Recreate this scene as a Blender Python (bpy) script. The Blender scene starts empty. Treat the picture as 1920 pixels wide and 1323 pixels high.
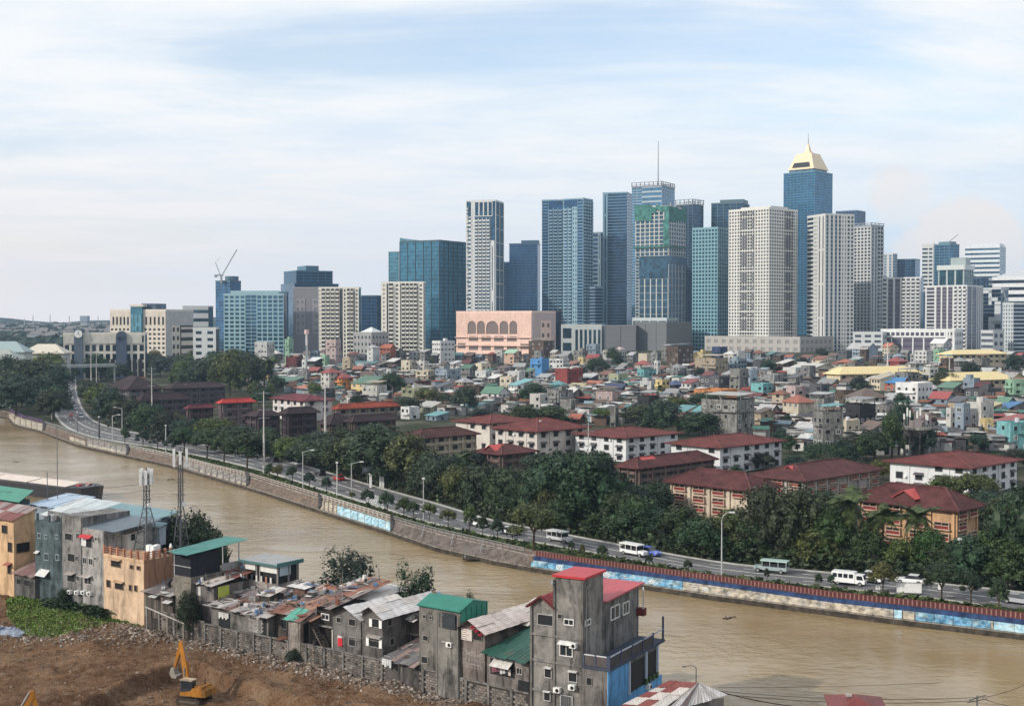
import bpy, math, random
from mathutils import Vector, Matrix
R = math.radians
rnd = random.Random(7)
scn = bpy.context.scene
col = scn.collection

# ---------------------------------------------------------------- camera
CAM_Z, F, CX, CY, HOR = 42.0, 2400.0, 960.0, 661.5, 603.0
PITCH = math.atan((CY - HOR) / F)
cd = bpy.data.cameras.new('camera')
cam = bpy.data.objects.new('camera', cd); col.objects.link(cam)
cam.location = (0, 0, CAM_Z); cam.rotation_euler = (math.pi/2 - PITCH, 0, 0)
cd.sensor_width = 36; cd.lens = 36*F/1920.0; cd.clip_start = 1; cd.clip_end = 20000
scn.camera = cam

# ---------------------------------------------------------------- sky and sun
SUN_DIR = Vector((-0.80, -0.42, 0.50)).normalized()
SUN_EL = math.asin(SUN_DIR.z); SUN_ROT = math.atan2(SUN_DIR.x, SUN_DIR.y) % (2*math.pi)
w = bpy.data.worlds.new('World'); scn.world = w; w.use_nodes = True
nt = w.node_tree; nt.nodes.clear()
def N(tree, kind, **kw):
    n = tree.nodes.new(kind)
    for k, v in kw.items(): setattr(n, k, v)
    return n
def setup_world():
    L = nt.links.new
    out = N(nt, 'ShaderNodeOutputWorld'); bg = N(nt, 'ShaderNodeBackground'); bg.inputs[1].default_value = 0.10
    sky = N(nt, 'ShaderNodeTexSky', sky_type='NISHITA', sun_disc=False, sun_elevation=SUN_EL, sun_rotation=SUN_ROT)
    sky.air_density = 1.0; sky.dust_density = 1.2; sky.ozone_density = 1.0
    tc = N(nt, 'ShaderNodeTexCoord'); sep = N(nt, 'ShaderNodeSeparateXYZ'); L(tc.outputs['Generated'], sep.inputs[0])
    mx = N(nt, 'ShaderNodeMath', operation='MAXIMUM'); L(sep.outputs[2], mx.inputs[0]); mx.inputs[1].default_value = 0.0
    ad = N(nt, 'ShaderNodeMath', operation='ADD'); L(mx.outputs[0], ad.inputs[0]); ad.inputs[1].default_value = 0.10
    dv = N(nt, 'ShaderNodeVectorMath', operation='DIVIDE'); L(tc.outputs['Generated'], dv.inputs[0])
    cb = N(nt, 'ShaderNodeCombineXYZ'); [L(ad.outputs[0], cb.inputs[i]) for i in range(3)]
    L(cb.outputs[0], dv.inputs[1])
    # a high veil of cirrus projected on a plane overhead
    mp = N(nt, 'ShaderNodeMapping'); mp.inputs['Rotation'].default_value = (0, 0, R(-14)); mp.inputs['Scale'].default_value = (0.55, 0.80, 0.0)
    mp.inputs['Location'].default_value = (1.35, 0.62, 0)
    L(dv.outputs[0], mp.inputs[0])
    n1 = N(nt, 'ShaderNodeTexNoise'); n1.inputs['Scale'].default_value = 1.15; n1.inputs['Detail'].default_value = 7; n1.inputs['Roughness'].default_value = 0.55; n1.inputs['Distortion'].default_value = 0.6
    L(mp.outputs[0], n1.inputs['Vector'])
    r1 = N(nt, 'ShaderNodeMapRange'); r1.interpolation_type = 'SMOOTHSTEP'
    r1.inputs[1].default_value = 0.30; r1.inputs[2].default_value = 0.52; r1.inputs[3].default_value = 0.38; r1.inputs[4].default_value = 1.0
    L(n1.outputs['Fac'], r1.inputs[0])
    # cloud brightness varies slightly
    n2 = N(nt, 'ShaderNodeTexNoise'); n2.inputs['Scale'].default_value = 2.2; n2.inputs['Detail'].default_value = 5; n2.inputs['Roughness'].default_value = 0.6
    L(mp.outputs[0], n2.inputs['Vector'])
    cr = N(nt, 'ShaderNodeValToRGB'); e = cr.color_ramp.elements
    e[0].position = 0.33; e[0].color = (0.70, 0.78, 0.87, 1); e[1].position = 0.58; e[1].color = (0.86, 0.875, 0.885, 1)
    L(n2.outputs['Fac'], cr.inputs[0])
    cs = N(nt, 'ShaderNodeVectorMath', operation='SCALE'); L(cr.outputs[0], cs.inputs[0]); cs.inputs[3].default_value = 11.4
    m1 = N(nt, 'ShaderNodeMix', data_type='RGBA'); L(r1.outputs[0], m1.inputs['Factor'])
    sk = N(nt, 'ShaderNodeVectorMath', operation='MULTIPLY'); L(sky.outputs[0], sk.inputs[0]); sk.inputs[1].default_value = (1.9, 1.95, 2.0)
    L(sk.outputs[0], m1.inputs[6]); L(cs.outputs[0], m1.inputs[7])
    # the low air: a pale band along the whole horizon, warmer on the sun's side
    dt = N(nt, 'ShaderNodeVectorMath', operation='DOT_PRODUCT'); L(tc.outputs['Generated'], dt.inputs[0]); dt.inputs[1].default_value = (-0.90, -0.25, 0.0)
    wm = N(nt, 'ShaderNodeMapRange'); wm.inputs[1].default_value = -0.52; wm.inputs[2].default_value = 0.12; L(dt.outputs['Value'], wm.inputs[0])
    hz = N(nt, 'ShaderNodeMix', data_type='RGBA'); L(wm.outputs[0], hz.inputs['Factor'])
    hz.inputs[6].default_value = (6.6, 8.0, 9.4, 1); hz.inputs[7].default_value = (10.6, 9.3, 8.7, 1)
    hf = N(nt, 'ShaderNodeMapRange'); hf.interpolation_type = 'SMOOTHSTEP'
    hf.inputs[1].default_value = 0.0; hf.inputs[2].default_value = 0.17; hf.inputs[3].default_value = 0.92; hf.inputs[4].default_value = 0.0
    L(sep.outputs[2], hf.inputs[0])
    m2 = N(nt, 'ShaderNodeMix', data_type='RGBA'); L(hf.outputs[0], m2.inputs['Factor']); L(m1.outputs[2], m2.inputs[6]); L(hz.outputs[2], m2.inputs[7])
    cur = m2.outputs[2]
    nz = N(nt, 'ShaderNodeTexNoise'); nz.inputs['Scale'].default_value = 26; nz.inputs['Detail'].default_value = 6; nz.inputs['Roughness'].default_value = 0.6; L(tc.outputs['Generated'], nz.inputs['Vector'])
    for (px, py, r, soft) in ((1800, 455, 0.036, 0.9), (1850, 470, 0.034, 0.9), (1745, 470, 0.030, 0.8), (1690, 372, 0.026, 0.45), (1655, 350, 0.020, 0.4)):
        d = Vector(((px-960)/2400.0, 1.0, (603-py)/2400.0)).normalized()
        sb = N(nt, 'ShaderNodeVectorMath', operation='DISTANCE'); L(tc.outputs['Generated'], sb.inputs[0]); sb.inputs[1].default_value = d
        ad2 = N(nt, 'ShaderNodeMath', operation='MULTIPLY_ADD'); L(nz.outputs['Fac'], ad2.inputs[0]); ad2.inputs[1].default_value = 0.034; L(sb.outputs['Value'], ad2.inputs[2])
        mr = N(nt, 'ShaderNodeMapRange'); mr.interpolation_type = 'SMOOTHSTEP'; mr.inputs[1].default_value = r+0.016; mr.inputs[2].default_value = r+0.006; mr.inputs[3].default_value = 0.0; mr.inputs[4].default_value = soft
        L(ad2.outputs[0], mr.inputs[0]); mm = N(nt, 'ShaderNodeMix', data_type='RGBA'); L(mr.outputs[0], mm.inputs['Factor']); L(cur, mm.inputs[6]); mm.inputs[7].default_value = (9.3, 8.8, 8.6, 1); cur = mm.outputs[2]
    L(cur, bg.inputs[0]); L(bg.outputs[0], out.inputs[0])
setup_world()
sl = bpy.data.lights.new('sun', 'SUN'); sl.energy = 3.7; sl.angle = R(1.2); sl.color = (1.0, 0.93, 0.82)
so = bpy.data.objects.new('sun', sl); col.objects.link(so)
so.rotation_euler = (-SUN_DIR).to_track_quat('-Z', 'Y').to_euler(); so.location = (-100, -50, 300)

vs = scn.view_settings
vs.view_transform = 'Standard'; vs.look = 'None'; vs.exposure = 0.0; vs.gamma = 1.0; vs.use_curve_mapping = False
cy = scn.cycles
cy.use_denoising = True; cy.max_bounces = 4; cy.diffuse_bounces = 2; cy.glossy_bounces = 2; cy.volume_bounces = 0
cy.transmission_bounces = 2; cy.transparent_max_bounces = 4; cy.sample_clamp_indirect = 4
cy.caustics_reflective = False; cy.caustics_refractive = False

# ---------------------------------------------------------------- from a sight line to a place
SP, CP = math.sin(PITCH), math.cos(PITCH)
def ray(px, py):
    u, v = (px - CX)/F, (CY - py)/F
    return Vector((u, CP + v*SP, -SP + v*CP))
def at_z(px, py, z):
    d = ray(px, py); t = (z - CAM_Z)/d.z
    return Vector((d.x*t, d.y*t, z))
def at_Y(px, py, Y):
    d = ray(px, py); t = Y/d.y
    return Vector((d.x*t, Y, CAM_Z + d.z*t))
def on_plane(px, py, P, a):
    """(distance along a, height) where the sight line meets the upright plane through P along a"""
    d = ray(px, py)
    # d.x*t = P.x + s*a.x ; d.y*t = P.y + s*a.y
    det = d.x*(-a[1]) + a[0]*d.y
    t = (P[0]*(-a[1]) + a[0]*P[1])/det
    s = (d.x*P[1] - d.y*P[0])/det
    return s, CAM_Z + d.z*t
def px_of(p):
    dy, dz = p[1], p[2]-CAM_Z
    fw = dy*CP - dz*SP; up = dy*SP + dz*CP
    return CX + F*p[0]/fw, CY - F*up/fw
def smooth(t):
    t = max(0.0, min(1.0, t)); return t*t*(3-2*t)

# ---------------------------------------------------------------- mesh building
class MB:
    def __init__(self): self.v = []; self.f = []; self.M = None
    def T(self, p):
        return p if self.M is None else tuple(self.M @ Vector(p))
    def add(self, vs, fs):
        b = len(self.v)
        if self.M is None: self.v += [tuple(p) for p in vs]
        else: self.v += [tuple(self.M @ Vector(p)) for p in vs]
        self.f += [tuple(i+b for i in f) for f in fs]
    def box(self, x0, y0, z0, x1, y1, z1):
        self.add([(x0,y0,z0),(x1,y0,z0),(x1,y1,z0),(x0,y1,z0),(x0,y0,z1),(x1,y0,z1),(x1,y1,z1),(x0,y1,z1)],
                 [(0,3,2,1),(4,5,6,7),(0,1,5,4),(1,2,6,5),(2,3,7,6),(3,0,4,7)])
        return self
    def obox(self, o, u, n, z0, z1, s0, s1, d0, d1):
        """box on a wall: o base point, u along, n outwards"""
        def p(s, d, z): return (o[0]+u[0]*s+n[0]*d, o[1]+u[1]*s+n[1]*d, z)
        self.add([p(s0,d1,z0),p(s1,d1,z0),p(s1,d0,z0),p(s0,d0,z0),p(s0,d1,z1),p(s1,d1,z1),p(s1,d0,z1),p(s0,d0,z1)],
                 [(0,3,2,1),(4,5,6,7),(0,1,5,4),(1,2,6,5),(2,3,7,6),(3,0,4,7)])
    def prism(self, pts, z0, z1):
        n = len(pts)
        zt = z1 if isinstance(z1, (list, tuple)) else [z1]*n
        self.add([(p[0],p[1],z0) for p in pts] + [(p[0],p[1],zt[i]) for i, p in enumerate(pts)],
                 [tuple(range(n-1,-1,-1)), tuple(range(n,2*n))] + [(i,(i+1)%n,n+(i+1)%n,n+i) for i in range(n)])
        return self
    def tube(self, p0, p1, r0, r1=None, n=6):
        r1 = r0 if r1 is None else r1
        p0, p1 = Vector(p0), Vector(p1); d = (p1-p0).normalized()
        a = d.orthogonal().normalized(); b = d.cross(a)
        vs = []
        for p, r in ((p0,r0),(p1,r1)):
            for i in range(n):
                t = 2*math.pi*i/n; vs.append(tuple(p + a*(r*math.cos(t)) + b*(r*math.sin(t))))
        self.add(vs, [(i,(i+1)%n,n+(i+1)%n,n+i) for i in range(n)] + [tuple(range(n-1,-1,-1)), tuple(range(n,2*n))])
        return self
    def bar(self, p0, p1, wd, ht=None):
        ht = wd if ht is None else ht
        p0, p1 = Vector(p0), Vector(p1); d = (p1-p0).normalized()
        up = Vector((0,0,1)) if abs(d.z) < 0.95 else Vector((0,1,0))
        a = d.cross(up).normalized()*(wd/2); b = a.cross(d).normalized()*(ht/2)
        vs = [tuple(p+x) for p in (p0,p1) for x in (-a-b, a-b, a+b, -a+b)]
        self.add(vs, [(0,1,2,3),(7,6,5,4),(0,4,5,1),(1,5,6,2),(2,6,7,3),(3,7,4,0)])
        return self
    def slab(self, a, b, c, d, th):
        """sheet through four corners with thickness"""
        A = [Vector(p) for p in (a,b,c,d)]
        n = (A[1]-A[0]).cross(A[3]-A[0]).normalized()*th
        self.add([tuple(p) for p in A] + [tuple(p-n) for p in A], [(0,1,2,3),(7,6,5,4),(0,4,5,1),(1,5,6,2),(2,6,7,3),(3,7,4,0)])
        return self
    def hip(self, x0, y0, x1, y1, z, h, ov=0.6, th=0.18, ridge=None):
        x0-=ov; y0-=ov; x1+=ov; y1+=ov; w, d = x1-x0, y1-y0
        if w >= d: k = d/2 if ridge is None else ridge; A, B = (x0+k,(y0+y1)/2,z+h), (x1-k,(y0+y1)/2,z+h)
        else: k = w/2 if ridge is None else ridge; A, B = ((x0+x1)/2,y0+k,z+h), ((x0+x1)/2,y1-k,z+h)
        V = [(x0,y0,z),(x1,y0,z),(x1,y1,z),(x0,y1,z),A,B,(x0,y0,z-th),(x1,y0,z-th),(x1,y1,z-th),(x0,y1,z-th)]
        if w >= d: fs = [(0,1,5,4),(1,2,5),(2,3,4,5),(3,0,4)]
        else: fs = [(0,1,4),(1,2,5,4),(2,3,5),(3,0,4,5)]
        self.add(V, fs + [(6,9,8,7),(6,7,1,0),(7,8,2,1),(8,9,3,2),(9,6,0,3)])
        return self
    def gable(self, x0, y0, x1, y1, z, h, ov=0.4, th=0.12, along='x'):
        if along == 'x':
            ym = (y0+y1)/2; k = h/max(0.1,(y1-y0)/2); z0 = z - ov*k
            self.slab((x0-ov,y0-ov,z0),(x1+ov,y0-ov,z0),(x1+ov,ym,z+h),(x0-ov,ym,z+h),th)
            self.slab((x0-ov,ym,z+h),(x1+ov,ym,z+h),(x1+ov,y1+ov,z0),(x0-ov,y1+ov,z0),th)
        else:
            xm = (x0+x1)/2; k = h/max(0.1,(x1-x0)/2); z0 = z - ov*k
            self.slab((x0-ov,y1+ov,z0),(x0-ov,y0-ov,z0),(xm,y0-ov,z+h),(xm,y1+ov,z+h),th)
            self.slab((xm,y1+ov,z+h),(xm,y0-ov,z+h),(x1+ov,y0-ov,z0),(x1+ov,y1+ov,z0),th)
        return self
    def mesh(self, name, mat, smooth_=False):
        me = bpy.data.meshes.new(name)
        me.from_pydata(self.v, [], self.f)
        for m in (mat if isinstance(mat, (list, tuple)) else [mat]): me.materials.append(m)
        if smooth_: me.polygons.foreach_set('use_smooth', [True]*len(me.polygons))
        me.update(); return me
def link(name, me, parent=None, color=None, loc=None, kind=None):
    o = bpy.data.objects.new(name, me); col.objects.link(o)
    if parent is not None: o.parent = parent
    if color is not None: o.color = (*color[:3], 1)
    if loc is not None: o.location = loc
    if kind: o['kind'] = kind
    return o
def part(name, mb, mat, parent, color=None, kind=None, smooth_=False, label=None):
    if not mb.v: return None
    o = link(name, mb.mesh(name, mat, smooth_), parent, color, None, kind)
    if label: o['label'] = label
    return o
def thing(name, label, cat, loc=(0,0,0), rz=0.0, group=None):
    o = bpy.data.objects.new(name, None); col.objects.link(o)
    o.empty_display_size = 0.5
    o.location = loc; o.rotation_euler = (0,0,rz); o['label'] = label; o['category'] = cat
    if group: o['group'] = group
    return o
def tag(o, label, cat, group=None):
    o['label'] = label; o['category'] = cat
    if group: o['group'] = group
    return o
def struct(name, mb, mat, smooth_=False, color=None):
    return link(name, mb.mesh(name, mat, smooth_), None, color, None, 'structure')
def dup(root, loc, rz=None, label=None, scale=None, group=None, color=None, colored=None):
    r = root.copy(); col.objects.link(r); r.location = loc
    if rz is not None: r.rotation_euler = (0,0,rz)
    if scale is not None: r.scale = scale if hasattr(scale, '__len__') else (scale,)*3
    if label: r['label'] = label
    if group: r['group'] = group
    for ch in root.children:
        c = ch.copy(); col.objects.link(c); c.parent = r
        if color is not None and (colored is None or ch.name.split('.')[0] in colored): c.color = (*color, 1)
        for g in ch.children:
            d = g.copy(); col.objects.link(d); d.parent = c
            if color is not None and colored is not None and g.name.split('.')[0] in colored: d.color = (*color, 1)
    return r
LABELS = set()
def uniq(*options):
    for o in options:
        if o not in LABELS and 4 <= len(o.split()) <= 16:
            LABELS.add(o); return o
    LABELS.add(options[-1]); return options[-1]

# ---------------------------------------------------------------- materials
MATS = {}
def new_mat(name, rough=0.8, spec=0.3, metal=0.0):
    m = bpy.data.materials.new(name); m.use_nodes = True; t = m.node_tree
    b = t.nodes['Principled BSDF']; b.inputs['Roughness'].default_value = rough
    b.inputs['Specular IOR Level'].default_value = spec; b.inputs['Metallic'].default_value = metal
    MATS[name] = m
    return m, t, b
def noise(t, scale, detail=4, rough=0.55, vec=None, dist=0.0):
    n = N(t, 'ShaderNodeTexNoise'); n.inputs['Scale'].default_value = scale; n.inputs['Detail'].default_value = detail
    n.inputs['Roughness'].default_value = rough; n.inputs['Distortion'].default_value = dist
    if vec is not None: t.links.new(vec, n.inputs['Vector'])
    return n
def coords(t, scale=None, kind='Object'):
    tc = N(t, 'ShaderNodeTexCoord')
    if scale is None: return tc.outputs[kind]
    mp = N(t, 'ShaderNodeMapping'); mp.inputs['Scale'].default_value = scale
    t.links.new(tc.outputs[kind], mp.inputs[0]); return mp.outputs[0]
def ramp(t, src, stops):
    c = N(t, 'ShaderNodeValToRGB'); e = c.color_ramp.elements
    while len(e) < len(stops): e.new(0.5)
    for k, (p, cc) in enumerate(stops):
        e[k].position = p; e[k].color = (*cc, 1) if len(cc) == 3 else cc
    t.links.new(src, c.inputs[0]); return c.outputs[0]
def mixc(t, fac, a, b, mode='MIX'):
    m = N(t, 'ShaderNodeMix', data_type='RGBA', blend_type=mode)
    for k, x in ((0, fac), (6, a), (7, b)):
        if hasattr(x, 'is_output'): t.links.new(x, m.inputs[k])
        elif k == 0: m.inputs[k].default_value = x
        else: m.inputs[k].default_value = (*x, 1)
    return m.outputs[2]
def mrange(t, src, a, b, c, d):
    m = N(t, 'ShaderNodeMapRange'); t.links.new(src, m.inputs[0])
    for i, x in enumerate((a,b,c,d)): m.inputs[i+1].default_value = x
    return m.outputs[0]
def bump(t, b, h, strength=0.4, dist=0.1):
    n = N(t, 'ShaderNodeBump'); n.inputs['Strength'].default_value = strength; n.inputs['Distance'].default_value = dist
    t.links.new(h, n.inputs['Height']); t.links.new(n.outputs[0], b.inputs['Normal'])
def objcol(t):
    return N(t, 'ShaderNodeObjectInfo').outputs['Color']
def mat_wall(name='plaster', mott=(0.72, 1.08), streak=0.55, sc=0.5):
    """painted or bare plaster: colour from the object, mottling and run-down grime"""
    m, t, b = new_mat(name, 0.88, 0.2)
    n1 = noise(t, sc, 6, 0.65, coords(t))
    n2 = noise(t, 1.0, 6, 0.7, coords(t, (0.75, 0.75, 0.20)), 0.8); n3 = noise(t, 2.3, 5, 0.7, coords(t))
    f1 = mrange(t, n1.outputs['Fac'], 0.3, 0.7, mott[0], mott[1])
    f2 = mrange(t, n2.outputs['Fac'], 0.46, 0.66, 1.0, streak)
    f3 = mrange(t, n3.outputs['Fac'], 0.56, 0.72, 1.0, 0.5+0.5*streak)
    m0 = N(t, 'ShaderNodeMath', operation='MULTIPLY'); t.links.new(f2, m0.inputs[0]); t.links.new(f3, m0.inputs[1])
    mu = N(t, 'ShaderNodeMath', operation='MULTIPLY'); t.links.new(f1, mu.inputs[0]); t.links.new(m0.outputs[0], mu.inputs[1])
    c = mixc(t, 1.0, objcol(t), mu.outputs[0], 'MULTIPLY')
    t.links.new(c, b.inputs['Base Color']); bump(t, b, n1.outputs['Fac'], 0.3, 0.05)
    return m
def mat_tin(name='tin_roof', rust=0.55):
    m, t, b = new_mat(name, 0.5, 0.35)
    n1 = noise(t, 0.45, 6, 0.7, coords(t)); n2 = noise(t, 2.5, 4, 0.6, coords(t, (1, 0.25, 1)))
    fr = mrange(t, n1.outputs['Fac'], rust, rust+0.13, 0.0, 0.85)
    c0 = mixc(t, 1.0, objcol(t), mrange(t, n2.outputs['Fac'], 0.3, 0.7, 0.75, 1.12), 'MULTIPLY')
    c = mixc(t, fr, c0, ramp(t, n2.outputs['Fac'], [(0.3, (0.10,0.035,0.015)), (0.7, (0.22,0.10,0.05))]))
    t.links.new(c, b.inputs['Base Color'])
    wv = N(t, 'ShaderNodeTexWave', bands_direction='X'); wv.inputs['Scale'].default_value = 1.2; t.links.new(coords(t), wv.inputs['Vector'])
    bump(t, b, wv.outputs['Fac'], 0.5, 0.05)
    return m
def mat_flat(name, c, rough=0.7, spec=0.3, metal=0.0, var=0.15, sc=3.0):
    m, t, b = new_mat(name, rough, spec, metal)
    n = noise(t, sc, 4, 0.6, coords(t))
    t.links.new(mixc(t, 1.0, c, mrange(t, n.outputs['Fac'], 0.3, 0.7, 1-var, 1+var), 'MULTIPLY'), b.inputs['Base Color'])
    return m
def mat_obj(name, rough=0.6, spec=0.4, metal=0.0, var=0.12, sc=0.6):
    m, t, b = new_mat(name, rough, spec, metal)
    n = noise(t, sc, 4, 0.6, coords(t))
    t.links.new(mixc(t, 1.0, objcol(t), mrange(t, n.outputs['Fac'], 0.3, 0.7, 1-var, 1+var), 'MULTIPLY'), b.inputs['Base Color'])
    return m
PLASTER = mat_wall(); PLASTER_CLEAN = mat_wall('plaster_clean', (0.86, 1.05), 0.80, 0.2)
CONCRETE = mat_wall('weathered_concrete', (0.42, 1.10), 0.30, 0.55)
TIN = mat_tin(); TIN_CLEAN = mat_tin('painted_roof', 0.72)
PAINT = mat_obj('paint', 0.45, 0.5); MATTE = mat_obj('matte', 0.85, 0.2, 0, 0.18, 1.2)
CARPAINT = mat_obj('car_paint', 0.25, 0.6, 0.0, 0.03)
DARK = mat_flat('dark_opening', (0.012, 0.013, 0.015), 0.6, 0.3)
GLASS = mat_flat('window_glass', (0.02, 0.026, 0.032), 0.12, 0.6)
STEEL = mat_flat('galvanised_steel', (0.28, 0.29, 0.30), 0.5, 0.4, 0.4)
RUBBER = mat_flat('rubber', (0.015, 0.015, 0.016), 0.8, 0.2)
WHITE = mat_flat('white_paint', (0.72, 0.72, 0.70), 0.5, 0.4)
def mat_tower_glass(name='tower_glass', rough=0.12, metal=0.55):
    m, t, b = new_mat(name, rough, 0.5, metal)
    v = N(t, 'ShaderNodeVectorMath', operation='SNAP'); t.links.new(coords(t), v.inputs[0]); v.inputs[1].default_value = (3.0, 3.0, 3.3)
    wn = N(t, 'ShaderNodeTexWhiteNoise', noise_dimensions='3D'); t.links.new(v.outputs[0], wn.inputs[0])
    n = noise(t, 0.02, 2, 0.5, coords(t))
    f = mrange(t, wn.outputs['Value'], 0, 1, 0.60, 1.25)
    g = mrange(t, n.outputs['Fac'], 0.3, 0.7, 0.75, 1.2)
    mu = N(t, 'ShaderNodeMath', operation='MULTIPLY'); t.links.new(f, mu.inputs[0]); t.links.new(g, mu.inputs[1])
    t.links.new(mixc(t, 1.0, objcol(t), mu.outputs[0], 'MULTIPLY'), b.inputs['Base Color'])
    return m
TGLASS = mat_tower_glass()
# ================================================================ terrain, river, embankment, road
Z0 = 2.5
def gz(X, Y):
    d = (X-75)*0.76 + (Y-189)*0.65
    return Z0 + 13.0*smooth((d-30)/650.0)
def at_g(px, py, up=0.0):
    z = Z0
    for _ in range(12):
        p = at_z(px, py, z+up) if z+up < 41 else at_z(px, py, 30)
        z = gz(p.x, p.y)
    p = at_z(px, py, z+up); p.z = z
    return p
def lerp_y(poly, x):
    for (x0,y0),(x1,y1) in zip(poly, poly[1:]):
        if x0 <= x <= x1: return y0 + (y1-y0)*(x-x0)/(x1-x0)
    return poly[0][1] if x < poly[0][0] else poly[-1][1]
WATERLINE = [(-2600,690),(-900,742),(-300,766),(-60,777),(14,783),(29,798.6),(74,809),(110,822.6),(146,836),(223,853.5),(326,876),(399,897),(498,926.7),(600,960),(727,1000),(819,1031),(928,1056),(994,1068),(1132,1090),(1340,1122),(1560,1150.6),(1672,1165.6),(1920,1195.6),(2400,1262),(3200,1390)]
TOPLINE = [(-2600,684),(-900,735),(-300,756),(-60,766),(17,771),(43,784),(82,794),(163,822),(240,839),(326,857),(399,877),(466,893),(600,934),(735,976),(819,1000),(928,1025),(994,1040),(1132,1060),(1340,1088),(1560,1119),(1747,1139),(1920,1160),(2400,1224),(3200,1340)]
def Wp(x, z=0.3): return at_z(x, lerp_y(WATERLINE, x), z)
def Tp(x, z=Z0): return at_z(x, lerp_y(TOPLINE, x), z)
def catmull(pts, n):
    out = []; m = len(pts)-1
    for k in range(n):
        u = k*m/(n-1); i = min(int(u), m-1); t = u-i
        p0, p1, p2, p3 = pts[max(i-1,0)], pts[i], pts[i+1], pts[min(i+2,m)]
        out.append(tuple(0.5*((2*b)+(c-a)*t+(2*a-5*b+4*c-d)*t*t+(3*b-a-3*c+d)*t**3) for a,b,c,d in zip(p0,p1,p2,p3)))
    return out

def mat_river():
    m, t, b = new_mat('muddy_river', 0.14, 0.5)
    b.inputs['IOR'].default_value = 1.33
    n1 = noise(t, 0.018, 5, 0.6, coords(t, (1, 1, 1)))
    t.links.new(ramp(t, n1.outputs['Fac'], [(0.32, (0.21,0.145,0.070)), (0.52, (0.285,0.208,0.112)), (0.7, (0.35,0.272,0.165))]), b.inputs['Base Color'])
    a1 = noise(t, 0.62, 4, 0.6, coords(t, (0.75, 1.0, 1)), 0.5); a2 = noise(t, 0.05, 4, 0.55, coords(t, (0.6, 1.0, 1)), 1.0)
    pm = mrange(t, a2.outputs['Fac'], 0.38, 0.62, 0.22, 1.0)
    mu = N(t, 'ShaderNodeMath', operation='MULTIPLY'); t.links.new(a1.outputs['Fac'], mu.inputs[0]); t.links.new(pm, mu.inputs[1])
    bump(t, b, mu.outputs[0], 1.0, 0.28)
    return m
def mat_ground():
    m, t, b = new_mat('town_ground', 0.95, 0.1)
    n1 = noise(t, 0.05, 6, 0.6, coords(t)); n2 = noise(t, 0.6, 4, 0.6, coords(t))
    c = ramp(t, n1.outputs['Fac'], [(0.38,(0.026,0.036,0.016)),(0.54,(0.055,0.055,0.035)),(0.68,(0.13,0.12,0.10))])
    t.links.new(mixc(t, 1.0, c, mrange(t, n2.outputs['Fac'], 0.3, 0.7, 0.7, 1.2), 'MULTIPLY'), b.inputs['Base Color'])
    return m
RIVER = mat_river(); GROUND = mat_ground()
ASPHALT = mat_flat('asphalt', (0.125,0.122,0.125), 0.8, 0.3, 0, 0.25, 0.35)
PAVING = mat_flat('promenade_paving', (0.22,0.165,0.14), 0.85, 0.2, 0, 0.3, 0.5)
VERGE = mat_flat('verge_grass', (0.035,0.055,0.018), 0.95, 0.1, 0, 0.5, 0.8)
MARK = mat_flat('road_marking', (0.62,0.62,0.58), 0.7, 0.3, 0, 0.25, 0.8)
KERB = mat_flat('kerb_concrete', (0.38,0.37,0.35), 0.85, 0.2, 0, 0.25, 0.6)

mb = MB(); mb.add([(-3000,10,0),(1500,10,0),(1500,1500,0),(-3000,1500,0)], [(0,1,2,3)])
struct('river_water', mb, RIVER)
# far-bank land: one sheet from the promenade to the horizon
xs = [-2600,-1700,-900,-500,-300,-150,-60,0,17,30,43,60,82,110,140,163,200,240,280,326,360,399,430,466,500,550,600,660,735,780,819,870,928,994,1060,1132,1230,1340,1450,1560,1650,1747,1830,1920,2100,2400,2800,3200]
ds = [0,4,9,15,22,30,40,52,66,82,100,130,165,205,250,300,360,430,500,580,660,740,820,900,1000,1200,1500,2000,2800,4000,5600]
mb = MB(); V = []; 
for x in xs:
    T = Tp(x)
    for d in ds:
        X, Y = T.x+0.45*d, T.y+0.893*d
        V.append((X, Y, gz(X, Y)))
nd = len(ds)
mb.add(V, [(i*nd+j,(i+1)*nd+j,(i+1)*nd+j+1,i*nd+j+1) for i in range(len(xs)-1) for j in range(nd-1)])
struct('town_ground', mb, GROUND, True)
# low hills along the horizon
HILLMAT = mat_flat('wooded_hills', (0.03,0.045,0.035), 0.95, 0.1, 0, 0.5, 0.012)
mb = MB(); nh = 160; hv = []
for k in range(nh+1):
    a = R(-60) + R(105)*k/nh
    h = 44 + 6*math.sin(k*0.35+1) + 4*math.sin(k*0.9) + 3*rnd.random()
    for rr, z in ((3300, 8), (3700, 0.55*h), (4200, h), (4900, 0.5*h), (5300, 5)):
        hv.append((rr*math.sin(a), rr*math.cos(a), z + (4*rnd.random() if z > 20 else 0)))
mb.add(hv, [(i*5+j,(i+1)*5+j,(i+1)*5+j+1,i*5+j+1) for i in range(nh) for j in range(4)])
struct('hills', mb, HILLMAT, True)

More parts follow.
